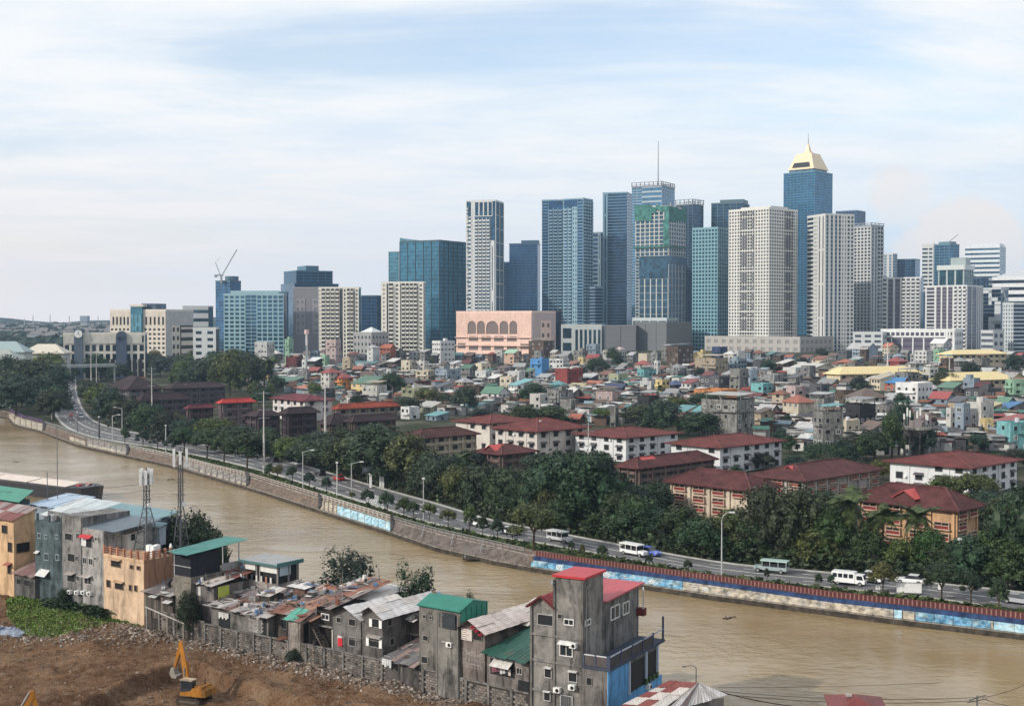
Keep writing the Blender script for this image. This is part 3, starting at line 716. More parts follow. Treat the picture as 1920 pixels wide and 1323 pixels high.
t, wl, wr, H = tower('grey_hall', 'small grey hall with a white hip roof before the cream condominiums', 'hall', 663, 697, 728, 626, 940, D(s='grid', bw=4, fh=5, pier=0.6, span=0.6), D(s='grid', bw=4, fh=5, pier=0.6, span=0.6), glass=(0.022,0.041,0.060), wall=(0.270,0.270,0.270), group='low office blocks left of the towers')
mb = MB(); mb.hip(-wl*0.9,2,-1,wr*0.9,H,5,0.5); part('roof', mb, TIN_CLEAN, t, (0.62,0.64,0.62))
# --- tall teal glass
t, wl, wr, H = tower('glass_tower', 'broad teal glass tower with a dipped roofline and vertical fins', 'tower', 750, 824, 875, 452, 1300, D(s='curtain', bw=11.0, fh=4.0), D(s='curtain', bw=9, fh=4.0), glass=(0.044,0.171,0.264), wall=(0.018,0.050,0.072), slab=(0.061,0.158,0.202))
mb = MB(); n = 10
for i in range(n):
    x0, x1 = -wl*(1-i/n), -wl*(1-(i+1)/n); zz = lambda u: H + 5.0*((1-u)**1.6)
    mb.add([(x0,0,H),(x1,0,H),(x1,0,zz((i+1)/n)),(x0,0,zz(i/n)),(x0,1.5,H),(x1,1.5,H),(x1,1.5,zz((i+1)/n)),(x0,1.5,zz(i/n))],[(0,1,2,3),(5,4,7,6),(3,2,6,7)])
part('roof_screen', mb, TGLASS, t, (0.10,0.25,0.31))
tower('glass_tower', 'pale teal glass wing stepped below the broad teal tower', 'tower', 729, 748, 752, 474, 1330, D(s='curtain', bw=9, fh=4.0), D(s='plain'), glass=(0.088,0.274,0.382), wall=(0.135,0.259,0.288))
# --- white tall slab
tower('white_tower', 'slim white tower of balconies with a blue glass edge', 'tower', 875, 929, 944, 377, 1200,
    [(0.0,0.2,D(s='bands', fh=4.0, span=0.55, h1=0.9)),(0.0,0.06,D(s='balcony', bw=4, fh=3.2, pier=0.2, span=0.4, h1=0.97)),(0.16,0.28,D(s='grid', bw=5, fh=40, pier=0.95, span=0.4)),(0.28,0.82,D(s='balcony', bw=3.8, fh=3.2, pier=0.18, span=0.32, proud=0.6, h1=0.89)),(0.28,0.9,D(s='grid', bw=4.5, fh=12, pier=0.25, span=0.1, h0=0.90)),(0.82,0.97,D(s='grid', bw=5, fh=60, pier=0.8, span=0.2, h1=0.74))], D(s='curtain', bw=14, fh=13), glass=(0.040,0.102,0.170), wall=(0.540,0.558,0.558), slab=(0.594,0.603,0.585))
tower('glass_tower', 'dark blue glass tower behind the pink arcaded block', 'tower', 955, 1008, 1013, 458, 1480, D(s='glass', bw=5), D(s='plain'), glass=(0.020,0.075,0.170), wall=(0.031,0.086,0.144), pent=[(0.4,1,0.2,0.7,5)])
tower('glass_tower', 'lower navy glass block beside the slim white tower', 'tower', 940, 957, 960, 493, 1500, D(s='glass', bw=5), D(s='plain'), glass=(0.018,0.068,0.153), wall=(0.031,0.079,0.137))
# --- pink arcaded block
PK = (0.72,0.50,0.42)
t, wl, wr, H = tower('arcaded_block', 'pink block with a row of big arches under its roof', 'building', 856, 997, 1041, 586, 980,
    [(0.0,0.15,D(s='grid', bw=10, fh=7, pier=0.3, span=0.45, h1=0.62)), (0.15,0.83,D(s='grid', bw=10.3, fh=7, pier=0.26, span=0.42, h1=0.56)), (0.83,1.0,D(s='grid', bw=10, fh=7, pier=0.3, span=0.45, h1=0.62))], [(0.35,0.8,D(s='grid', bw=9, fh=8, pier=0.5, span=0.6, h1=0.85))], glass=(0.180,0.144,0.135), wall=PK, group='low office blocks under the towers', rel=R(28), gm=MATTE)
mb = MB(); n = 8
mb.box(-wl,-0.5,H*0.86,0,0,H)
x0s = [0.155,0.285,0.405,0.585,0.715]; wsz = [0.115,0.105,0.165,0.115,0.10]
edges = [0.0]
for a, b_ in zip(x0s, wsz): edges += [a, a+b_]
edges.append(1.0)
for i in range(0, len(edges), 2): mb.box(-wl*(1-edges[i]),-0.5,H*0.50,-wl*(1-edges[i+1]),0,H*0.86)
for a, b_ in zip(x0s, wsz):
    xa, ww = -wl*(1-a), wl*b_; rad_z = min(ww/2, H*0.2); zc = H*0.86-rad_z-1
    for j in range(n):
        t0, t1 = math.pi*(1-j/n), math.pi*(1-(j+1)/n)
        ax, az = xa+ww/2+ww/2*math.cos(t0), zc+rad_z*math.sin(t0); bx, bz = xa+ww/2+ww/2*math.cos(t1), zc+rad_z*math.sin(t1)
        mb.add([(ax,-0.5,az),(bx,-0.5,bz),(bx,-0.5,H*0.86),(ax,-0.5,H*0.86),(ax,0,az),(bx,0,bz)],[(0,1,2,3),(0,4,5,1)])
part('arcade_wall', mb, PLASTER_CLEAN, t, PK)
for f in (0.50, 0.33, 0.165):
    mb = MB(); mb.box(-wl-0.6,-1.6,H*f-0.6,0.4,0,H*f); part('balcony_band', mb, PLASTER_CLEAN, t, PK)
mb = MB(); mb.box(0,0,H*0.85,0.5,wr,H); mb.box(0,0,0,0.5,wr*0.35,H*0.85); mb.box(0,wr*0.8,0,0.5,wr,H*0.85); part('side_wall', mb, PLASTER_CLEAN, t, (0.52,0.42,0.40))  # duller than the front pink: shade of this side painted in
tower('glass_tower', 'dark slate slab touching the right end of the pink block', 'tower', 1036, 1048, 1052, 585, 1030, D(s='plain'), D(s='plain'), glass=(0.009,0.020,0.042), wall=(0.018,0.029,0.043), group='low office blocks under the towers', gm=MATTE)
# --- blue twin-winged tower
tower('blue_tower', 'grey-blue residential tower, left wing with sky gardens', 'tower', 1016, 1057, 1061, 376, 1380, [(0,0.3,D(s='glass',bw=6)),(0.3,0.95,D(s='balcony', bw=5.5, fh=3.5, pier=0.18, span=0.3, proud=0.4, h1=0.95))], D(s='plain'), glass=(0.026,0.089,0.187), wall=(0.196,0.302,0.374))
tower('blue_tower', 'grey-blue residential tower, right wing with a pale vertical strip', 'tower', 1057, 1093, 1111, 373, 1360, [(0,0.45,D(s='balcony', bw=5, fh=3.5, pier=0.2, span=0.28, proud=0.4, h1=0.95)),(0.45,0.7,D(s='grid', bw=3.6, fh=5, pier=0.6, span=0.5, h1=0.95)),(0.7,1,D(s='glass',bw=5))], D(s='balcony', bw=6, fh=3.5, pier=0.15, span=0.3, proud=0.4), glass=(0.022,0.082,0.179), wall=(0.220,0.346,0.418))
tower('glass_tower', 'narrow slate tower with pale stepped frames between taller towers', 'tower', 1109, 1126, 1132, 437, 1480, [(0,0.7,D(s='bands',fh=5,span=0.25)),(0.7,1,D(s='grid',bw=4,fh=30,pier=0.7,span=0.15))], D(s='plain'), glass=(0.022,0.068,0.136), wall=(0.184,0.259,0.302))
tower('glass_tower', 'tall slate-blue tower with a thin white left edge', 'tower', 1130, 1175, 1184, 362, 1420, [(0,0.2,D(s='grid', bw=5, fh=25, pier=0.75, span=0.1)),(0.2,1,D(s='bands', fh=3.3, span=0.22))], D(s='bands', fh=3.3, span=0.22), glass=(0.022,0.075,0.153), wall=(0.159,0.259,0.338))
t, wl, wr, H = tower('glass_tower', 'pale blue tower with open roof frame and a tall mast', 'tower', 1184, 1240, 1264, 349, 1540, [(0,0.35,D(s='glass', bw=6)),(0.35,1,D(s='bands', fh=6, span=0.35))], D(s='glass', bw=6), glass=(0.070,0.185,0.306), wall=(0.324,0.378,0.414), crown=6, roofc=(0.10,0.11,0.12))
mb = MB(); mb.tube((-wl*0.25,wr*0.3,H),(-wl*0.25,wr*0.3,H+56),0.9,0.4); part('mast', mb, STEEL, t)
tower('glass_tower', 'dark blue tower with an open steel crown right of the netting', 'tower', 1266, 1298, 1318, 384, 1430, D(s='curtain', bw=6), D(s='glass', bw=6), glass=(0.022,0.068,0.136), wall=(0.061,0.108,0.151), crown=6.5, roofc=(0.12,0.13,0.14))
# --- tower under construction
t, wl, wr, H = tower('unfinished_tower', 'unfinished concrete tower wrapped in green netting at the top', 'tower', 1192, 1253, 1284, 388, 1250,
    [(0,1,D(s='concrete', bw=5.2, fh=3.9, h0=0.66)), (0.0,0.1,D(s='glass', bw=7, h1=0.66)), (0.1,1,D(s='grid', bw=6.4, fh=7, pier=0.16, span=0.04, proud=0.5, h0=0.05, h1=0.50))], [(0,1,D(s='concrete', bw=5.2, fh=3.9, h0=0.66)),(0,1,D(s='grid', bw=8, fh=7, pier=0.15, span=0.04, h0=0.02, h1=0.6))], glass=(0.040,0.102,0.161), wall=(0.468,0.477,0.450))
NET = mat_flat('green_netting', (0.06,0.17,0.15), 0.9, 0.1, 0, 0.5, 0.3)
rq = random.Random(3)
for k in range(8):
    x = -wl-1+(wl+1.8)*k/8; z0_, z1_ = (H-11-rq.uniform(0,3), H+3.2) if k < 4 else (H-3-rq.uniform(0,4), H+rq.uniform(0.5,2.5)) if k < 7 else (H-30, H+1)
    mb = MB(); mb.box(x,-1.3-0.06*(k%2),z0_,x+(wl+1.8)/8*1.02,-1.1-0.06*(k%2),z1_); part('netting', mb, NET, t)
for k in range(4):
    y = -1.2+(wr+2)*k/4; mb = MB(); mb.box(1.0+0.06*(k%2),y,H-9-rq.uniform(0,5),1.2+0.06*(k%2),y+(wr+2)/4*1.02,H+rq.uniform(-1,2.5)); part('netting', mb, NET, t)
for k in range(5):
    x = -wl*(0.9-0.2*k); mb = MB(); mb.box(x-0.6,wr*0.3,H,x+0.6,wr*0.3+1,H+rq.uniform(2,6)); part('roof_column', mb, CONCRETE, t, (0.4,0.42,0.4))
mb = MB(); mb.box(-wl-2.4,-2.6,H-39,2.4,-1,H-37.6); mb.box(1,-1,H-39,2.4,wr+2,H-37.6); mb.box(-wl*0.15,-1.1,H-37,0.9,-0.95,H-12); part('catch_net', mb, NET, t)
for (l, c, r, top, Y, lab, wc, g) in ((1133,1192,1194,612,1180,'low grey mesh-clad podium under the unfinished tower, left part',(0.17,0.17,0.18),(0.15,0.15,0.16)),(1190,1250,1297,606,1170,'dark mesh-clad podium under the unfinished tower, right part',(0.15,0.155,0.16),(0.14,0.145,0.15))):
    t, wl, wr, H = tower('podium', lab, 'podium', l, c, r, top, Y, D(s='curtain', bw=12, fh=13), D(s='plain'), glass=g, wall=wc, slab=wc, depth=40, group='low office blocks under the towers', gm=MATTE)
t = tower('pavilion', 'pale glazed gallery standing on the dark mesh-clad podium', 'pavilion', 1186, 1250, 1270, 598, 1215, D(s='grid', bw=9, fh=9, pier=0.15, span=0.35), D(s='grid', bw=9, fh=9, pier=0.15, span=0.35), glass=(0.044,0.096,0.145), wall=(0.450,0.495,0.504), group='low office blocks under the towers')
t, wl, wr, H = tower('classical_hall', 'grey stone hall with tall columns between pink block and podium', 'hall', 1050, 1128, 1133, 611, 1080, [(0,0.35,D(s='grid', bw=9, fh=14, pier=0.4, span=0.3)),(0.35,1,D(s='grid', bw=4.2, fh=22, pier=0.4, span=0.25))], D(s='plain'), glass=(0.044,0.089,0.127), wall=(0.396,0.423,0.423), group='low office blocks under the towers', depth=20)
tower('teal_condominium', 'teal apartment tower with a dark right flank', 'apartment tower', 1298, 1345, 1368, 428, 1200, D(s='grid', bw=3.4, fh=3.5, pier=0.34, span=0.30), D(s='grid', bw=4, fh=3.5, pier=0.2, span=0.25), glass=(0.022,0.075,0.127), wall=(0.147,0.302,0.346), slab=(0.184,0.346,0.389))
tower('glass_tower', 'dark teal tower with a stepped crown behind the teal apartments', 'tower', 1333, 1392, 1404, 381, 1460, D(s='curtain', bw=7), D(s='glass'), glass=(0.026,0.082,0.145), wall=(0.061,0.115,0.144), pent=[(0.25,1,0.1,0.8,5)])
# --- the big white tower
tower('white_tower', 'biggest white tower with dark framed bays and square windows', 'apartment tower', 1366, 1441, 1494, 391, 1150,
    [(0,0.28,D(s='grid', bw=2.9, fh=3.1, pier=0.42, span=0.42)),(0.28,0.66,D(s='dgrid', bw=3.0, fh=3.1, pier=0.18, span=0.22)),(0.66,1,D(s='grid', bw=3.0, fh=3.1, pier=0.40, span=0.40)),(0.28,0.66,D(s='grid', bw=30, fh=18.6, pier=0.05, span=0.06, proud=0.8))],
    [(0,0.5,D(s='grid', bw=3.6, fh=3.1, pier=0.36, span=0.45)),(0.5,0.85,D(s='dgrid', bw=4, fh=3.1, pier=0.18, span=0.22)),(0.85,1,D(s='grid', bw=4, fh=3.1, pier=0.5, span=0.45)),(0.5,0.85,D(s='grid', bw=30, fh=18.6, pier=0.05, span=0.06, proud=0.8))],
    glass=(0.072,0.077,0.081), wall=(0.594,0.581,0.549), slab=(0.594,0.585,0.558), dark=(0.10,0.105,0.115), pent=[(0.15,0.9,0.2,0.8,3.5)])
# --- tower with the golden crown
t, wl, wr, H = tower('crowned_tower', 'tallest tower, blue glass with a pale gold crown and spire', 'tower', 1468, 1526, 1559, 322, 1620, D(s='glass', bw=5), [(0,0.35,D(s='glass', bw=6)),(0.35,1,D(s='glass', bw=6))], glass=(0.031,0.130,0.246), wall=(0.055,0.158,0.230))
GOLD = (0.66,0.52,0.34); cx0, cy0 = -wl/2, wr/2
def frustum(mb, a0, b0, z0, a1, b1, z1):
    mb.add([(cx0-a0,cy0-b0,z0),(cx0+a0,cy0-b0,z0),(cx0+a0,cy0+b0,z0),(cx0-a0,cy0+b0,z0),(cx0-a1,cy0-b1,z1),(cx0+a1,cy0-b1,z1),(cx0+a1,cy0+b1,z1),(cx0-a1,cy0+b1,z1)],[(0,3,2,1),(4,5,6,7),(0,1,5,4),(1,2,6,5),(2,3,7,6),(3,0,4,7)])
mb = MB(); frustum(mb, wl*0.40, wr*0.40, H, wl*0.37, wr*0.37, H+9); part('crown_base', mb, TGLASS, t, (0.10,0.2,0.27))
mb = MB(); frustum(mb, wl*0.42, wr*0.42, H+5, wl*0.24, wr*0.24, H+26); part('crown', mb, PAINT, t, GOLD)
mb = MB(); mb.add([(cx0-wl*0.28,cy0-wr*0.42,H+8),(cx0+wl*0.28,cy0-wr*0.42,H+8),(cx0+wl*0.24,cy0-wr*0.36,H+14),(cx0-wl*0.24,cy0-wr*0.36,H+14)],[(0,1,2,3)]); part('crown_window', mb, DARK, t)
mb = MB(); frustum(mb, wl*0.14, wr*0.14, H+26, wl*0.09, wr*0.09, H+29); frustum(mb, wl*0.07, wr*0.07, H+29, wl*0.02, wr*0.02, H+39); part('lantern', mb, PAINT, t, GOLD)
mb = MB(); mb.tube((cx0,cy0,H+39),(cx0,cy0,H+53),0.6,0.2); part('spire', mb, STEEL, t)
tower('glass_tower', 'dark blue tower top showing over the second white tower', 'tower', 1566, 1605, 1621, 396, 1520, D(s='glass'), D(s='glass'), glass=(0.022,0.068,0.153), wall=(0.049,0.101,0.158))
tower('white_tower', 'second white tower with a curved pale corner and window columns', 'apartment tower', 1513, 1546, 1600, 403, 1150, [(0,0.35,D(s='bands',fh=4,span=0.4)),(0.35,0.6,D(s='grid',bw=3,fh=3.6,pier=0.6,span=0.4)),(0.6,1,D(s='grid',bw=5,fh=30,pier=0.7,span=0.05))], [(0,0.45,D(s='stripes',bw=4.2,fh=3.6,pier=0.45)),(0.45,0.56,D(s='grid',bw=3.5,fh=3.6,pier=0.3,span=0.2)),(0.56,0.75,D(s='grid',bw=3.6,fh=3.6,pier=0.6,span=0.45)),(0.75,1,D(s='grid',bw=4,fh=3.6,pier=0.35,span=0.4))], glass=(0.026,0.051,0.076), wall=(0.540,0.540,0.526), dark=(0.14,0.18,0.22))
tower('grey_tower', 'grey grid tower with a pale roof frame right of the white towers', 'apartment tower', 1600, 1632, 1655, 425, 1250, D(s='grid', bw=4, fh=3.2, pier=0.4, span=0.4), [(0,0.5,D(s='stripes', bw=4, fh=4, pier=0.5)),(0.5,1,D(s='balcony',bw=5,fh=4,pier=0.2,span=0.3))], glass=(0.022,0.041,0.068), wall=(0.450,0.459,0.459), crown=4, dark=(0.16,0.2,0.25), roofc=(0.3,0.33,0.36))
# --- right-hand cluster
tower('glass_tower', 'small pale tower with a round glass top behind striped flats', 'tower', 1655, 1673, 1681, 477, 1500, D(s='stripes', bw=5, pier=0.5), D(s='glass'), glass=(0.088,0.171,0.255), wall=(0.450,0.468,0.468), dark=(0.25,0.3,0.34))
tower('glass_tower', 'flat-topped navy glass block behind the striped flats', 'tower', 1679, 1715, 1724, 487, 1550, D(s='glass', bw=6), D(s='plain'), glass=(0.026,0.082,0.170), wall=(0.043,0.094,0.144))
PUR = (0.10,0.085,0.12)
tower('striped_condominium', 'purple and white striped flats, left pair, with curved balconies', 'apartment tower', 1653, 1725, 1731, 522, 1180, [(0,0.14,D(s='balcony',bw=5,fh=4,pier=0.3,span=0.4)),(0.14,0.5,D(s='stripes',bw=6,fh=4,pier=0.28)),(0.5,1,D(s='balcony',bw=4.5,fh=3.4,pier=0.3,span=0.42))], D(s='plain'), glass=(0.049,0.058,0.079), wall=(0.558,0.567,0.558), dark=PUR, depth=25)
tower('white_tower', 'slim white tower with thin roof masts and balcony bands', 'apartment tower', 1728, 1749, 1753, 463, 1480, [(0,0.5,D(s='bands',fh=4.5,span=0.5)),(0.5,1,D(s='grid',bw=5,fh=4.5,pier=0.4,span=0.5))], D(s='plain'), glass=(0.053,0.109,0.170), wall=(0.558,0.567,0.558), crown=4, roofc=(0.6,0.6,0.6))
t, wl, wr, H = tower('glass_tower', 'blue-grey office tower with a slanting roof boom', 'tower', 1751, 1779, 1797, 459, 1450, D(s='glass', bw=6), D(s='glass', bw=6), glass=(0.058,0.157,0.272), wall=(0.098,0.187,0.245), pent=[(0.2,1,0.1,0.7,4)])
mb = MB(); mb.bar((-wl*0.3,wr*0.4,H+4),(2,wr*0.7,H+12),0.8); part('roof_boom', mb, STEEL, t)
t, wl, wr, H = tower('glass_tower', 'teal office block with rounded pale roof rim', 'tower', 1759, 1806, 1823, 500, 1350, D(s='grid', bw=8, fh=40, pier=0.2, span=0.1), D(s='curtain', bw=7), glass=(0.053,0.137,0.187), wall=(0.360,0.414,0.414), slab=(0.270,0.324,0.324), pent=[(0.4,1.0,0.2,0.7,10)])
mb = MB(); mb.box(-wl-1.5,-1.5,H-3,1.5,wr+1.5,H+2); part('roof_rim', mb, PAINT, t, (0.5,0.54,0.53))
tower('white_tower', 'white banded office tower with a curved roof edge', 'tower', 1808, 1873, 1884, 462, 1500, D(s='bands', fh=5.5, span=0.55), D(s='glass', bw=6), glass=(0.110,0.219,0.323), wall=(0.594,0.630,0.657), pent=[(0.12,0.98,0.1,0.9,4)])
t, wl, wr, H = tower('white_tower', 'white office block with dark window stripes at the right edge', 'tower', 1860, 1960, 1964, 520, 1280, D(s='bands', fh=7.5, span=0.55), D(s='plain'), glass=(0.022,0.041,0.076), wall=(0.594,0.612,0.630), depth=25, rel=R(14))
mb = MB(); mb.add([(-wl,0,H),(0,0,H),(0,0,H+14),(-wl*0.75,0,H+5),(-wl,25,H),(0,25,H),(0,25,H+14),(-wl*0.75,25,H+5)],[(0,1,2,3),(5,4,7,6),(3,2,6,7),(0,3,7,4)]); part('sloping_roof', mb, PAINT, t, (0.5,0.55,0.6))
tower('striped_condominium', 'purple and white striped flats, middle block, bright balcony column', 'apartment tower', 1735, 1812, 1842, 537, 1120, [(0,0.25,D(s='grid',bw=7,fh=3.3,pier=0.25,span=0.3)),(0.25,0.68,D(s='stripes',bw=6,fh=3.3,pier=0.25)),(0.68,1,D(s='balcony',bw=4.5,fh=3.4,pier=0.4,span=0.45))], [(0,0.6,D(s='stripes',bw=12,fh=3.3,pier=0.15)),(0.6,1,D(s='stripes',bw=5,fh=3.3,pier=0.5))], glass=(0.081,0.077,0.108), wall=(0.540,0.549,0.549), dark=PUR)
tower('patterned_tower', 'dark tower with scattered white block pattern', 'apartment tower', 1842, 1876, 1890, 542, 1180, D(s='patch', bw=3, fh=3.6), D(s='patch', bw=3, fh=3.6), glass=(0.022,0.051,0.094), wall=(0.450,0.486,0.513), dark=(0.08,0.10,0.13))
tower('striped_condominium', 'grey striped flats with dark side bays at the right edge', 'apartment tower', 1880, 1900, 1965, 570, 1060, D(s='grid',bw=3.6,fh=3.3,pier=0.6,span=0.5), [(0,0.5,D(s='bands',fh=3.3,span=0.3)),(0.5,1,D(s='balcony',bw=6,fh=3.3,pier=0.2,span=0.3))], glass=(0.022,0.041,0.076), wall=(0.450,0.486,0.504), rel=R(50))
for (l, c, r, top, Y, sty, wc, g, lab) in (
    (1322,1500,1592,634,1110,D(s='grid',bw=8,fh=6,pier=0.5,span=0.5),(0.36,0.34,0.32),(0.24,0.235,0.23),'long mottled brick podium below the two white towers'),
    (1600,1655,1662,625,1060,D(s='grid',bw=7,fh=5,pier=0.35,span=0.5),(0.46,0.48,0.49),(0.06,0.07,0.09),'grey parking block with open decks right of the brick podium'),
    (1652,1790,1805,620,1050,[(0,1,D(s='grid',bw=4,fh=5,pier=0.3,span=0.5,h0=0.72)),(0,0.88,D(s='stripes',bw=9,fh=5,pier=0.12,h1=0.7)),(0.88,1,D(s='grid',bw=5,fh=5,pier=0.5,span=0.5))],(0.66,0.67,0.66),(0.08,0.07,0.10),'long white-topped purple podium below the striped flats'),
    (1840,1862,1882,622,1040,D(s='bands',fh=5,span=0.5),(0.45,0.47,0.48),(0.08,0.09,0.11),'small grey deck block at the foot of the patterned tower')):
    tower('podium', lab, 'podium', l, c, r, top, Y, sty, D(s='grid',bw=8,fh=6,pier=0.4,span=0.5), glass=g, wall=wc, dark=PUR, group='low office blocks under the towers', gm=MATTE, rel=R(30) if r-c > 20 else None)
for (l, c, r, top, Y, st_, g, wc, lab) in ((1724,1738,1754,548,1400,'glass',(0.045,0.10,0.19),(0.06,0.12,0.2),'dark slate block squeezed between the two purple-striped flats'),(1822,1838,1852,522,1420,'curtain',(0.04,0.10,0.17),(0.06,0.10,0.15),'dark glass block rising behind the middle striped flats'),(1878,1900,1926,548,1450,'glass',(0.05,0.12,0.22),(0.07,0.13,0.2),'dark blue block behind the right-edge striped flats'),(1639,1652,1662,520,1420,'grid',(0.05,0.09,0.15),(0.30,0.34,0.38),'narrow grey tower right of the grey grid tower'),(1106,1116,1130,540,1300,'bands',(0.04,0.09,0.16),(0.16,0.22,0.3),'low slate block between the blue tower and slate-blue tower'),(1404,1460,1470,470,1650,'glass',(0.05,0.11,0.19),(0.07,0.13,0.2),'dark glass tower hidden behind the biggest white tower')):
    tower('glass_tower', lab, 'tower', l, c, r, top, Y, D(s=st_, bw=5), D(s=st_, bw=5), glass=g, wall=wc)
# --- tower crane on the left tower
P = at_Y(415, 528, 1350)
t = thing('tower_crane', 'pale luffing crane with raised jib on the dark left tower', 'crane', (P.x, P.y, P.z-2))
mb = MB(); mb.box(-0.9,-0.9,0,0.9,0.9,8); part('mast', mb, STEEL, t)
mb = MB(); mb.box(-7,-1,8,2,1,9.5); mb.box(-7,-1.2,6.5,-4.5,1.2,8); part('counter_jib', mb, STEEL, t)
mb = MB(); mb.bar((1,0,9),(16,3,36),1.0); part('jib', mb, STEEL, t)
mb = MB(); mb.bar((-1,0,9),(-6,0,22),0.7); mb.bar((-6,0,22),(-1,0,28),0.25); part('a_frame', mb, STEEL, t)
# ================================================================ riverside housing blocks with hip roofs
def shared(fn):
    cache = {}
    def g(*a):
        if a not in cache: cache[a] = fn(*a)
        return cache[a]
    return g
@shared
def window_mesh(wd, ht, style):
    """a window in its wall, x along, outwards -y, sill at z=0"""
    fr = MB(); f = 0.10
    fr.box(-wd/2-f,-0.10,-f,wd/2+f,0.05,0); fr.box(-wd/2-f,-0.10,ht,wd/2+f,0.05,ht+f)
    fr.box(-wd/2-f,-0.10,0,-wd/2,0.05,ht); fr.box(wd/2,-0.10,0,wd/2+f,0.05,ht)
    if style != 'open': fr.box(-0.04,-0.07,0,0.04,0.05,ht)
    nf = len(fr.f)
    fr.box(-wd/2,-0.03,0,wd/2,0.04,ht)
    me = fr.mesh('window', [WHITE if style in ('white','split') else PAINT, GLASS if style != 'open' else DARK])
    for p in me.polygons: p.material_index = 1 if p.index >= nf else 0
    return me
@shared
def awning_mesh(wd):
    mb = MB(); mb.slab((-wd/2,-0.9,-0.5),(wd/2,-0.9,-0.5),(wd/2,0,0),(-wd/2,0,0),0.05)
    mb.add([(-wd/2,-0.9,-0.5),(-wd/2,0,0),(-wd/2,0,-0.5)],[(0,1,2)]); mb.add([(wd/2,-0.9,-0.5),(wd/2,0,-0.5),(wd/2,0,0)],[(0,1,2)])
    return mb.mesh('awning', TIN_CLEAN)
@shared
def bay_mesh(wd, ht):
    """balcony bay: white frame, dark opening above, solid red panel below, slab under it"""
    fr = MB(); f = 0.12
    fr.box(-wd/2-f,-0.5,0,-wd/2,0.0,ht); fr.box(wd/2,-0.5,0,wd/2+f,0.0,ht); fr.box(-wd/2,-0.5,ht-0.1,wd/2,0.0,ht); fr.box(-wd/2,-0.5,ht*0.44,wd/2,0,ht*0.52)
    fr.box(-wd/2-0.25,-0.62,-0.22,wd/2+0.25,0.0,0.0); fr.box(-0.05,-0.46,ht*0.52,0.05,0,ht-0.1)
    a = len(fr.f); fr.box(-wd/2,-0.42,0,wd/2,-0.05,ht*0.44); b = len(fr.f); fr.box(-wd/2,-0.12,ht*0.52,wd/2,-0.02,ht-0.1)
    me = fr.mesh('balcony_bay', [MATTE, RED_PANEL, DARK])
    for p in me.polygons: p.material_index = 0 if p.index < a else (1 if p.index < b else 2)
    return me
RED_PANEL = mat_flat('red_panel', (0.17,0.022,0.020), 0.7, 0.3, 0, 0.3, 0.7)
ROOF_TILE = mat_wall('roof_sheeting', (0.62, 1.25), 0.58, 0.2)
def put_windows(t, o, u, w, rows, n, wd, ht, style, zs, color=None, aw=None, skip=0.0, rr=rnd, ac=0.0):
    ang = math.atan2(u[1], u[0])
    for z in zs:
        for i in range(n):
            if rr.random() < skip: continue
            s = w*(i+0.5)/n
            ob = link('window', window_mesh(wd, ht, style), t, color, (o[0]+u[0]*s, o[1]+u[1]*s, z)); ob.rotation_euler = (0,0,ang)
            if aw and rr.random() < aw[1]:
                a = link('awning', awning_mesh(round(wd+0.6,1)), t, aw[0], (o[0]+u[0]*s, o[1]+u[1]*s, z+ht+0.25)); a.rotation_euler = (0,0,ang)
            elif ac and rr.random() < ac:
                nx_, ny_ = u[1], -u[0]
                mb = MB(); mb.box(-0.35,-0.5,0,0.35,0,0.5)
                a = link('air_conditioner', AC_MESH, t, None, (o[0]+u[0]*(s+wd*0.5+0.7), o[1]+u[1]*(s+wd*0.5+0.7), z+0.2)); a.rotation_euler = (0,0,ang)
_ac = MB(); _ac.box(-0.35,-0.5,0,0.35,0,0.5); AC_MESH = _ac.mesh('air_conditioner', WHITE)
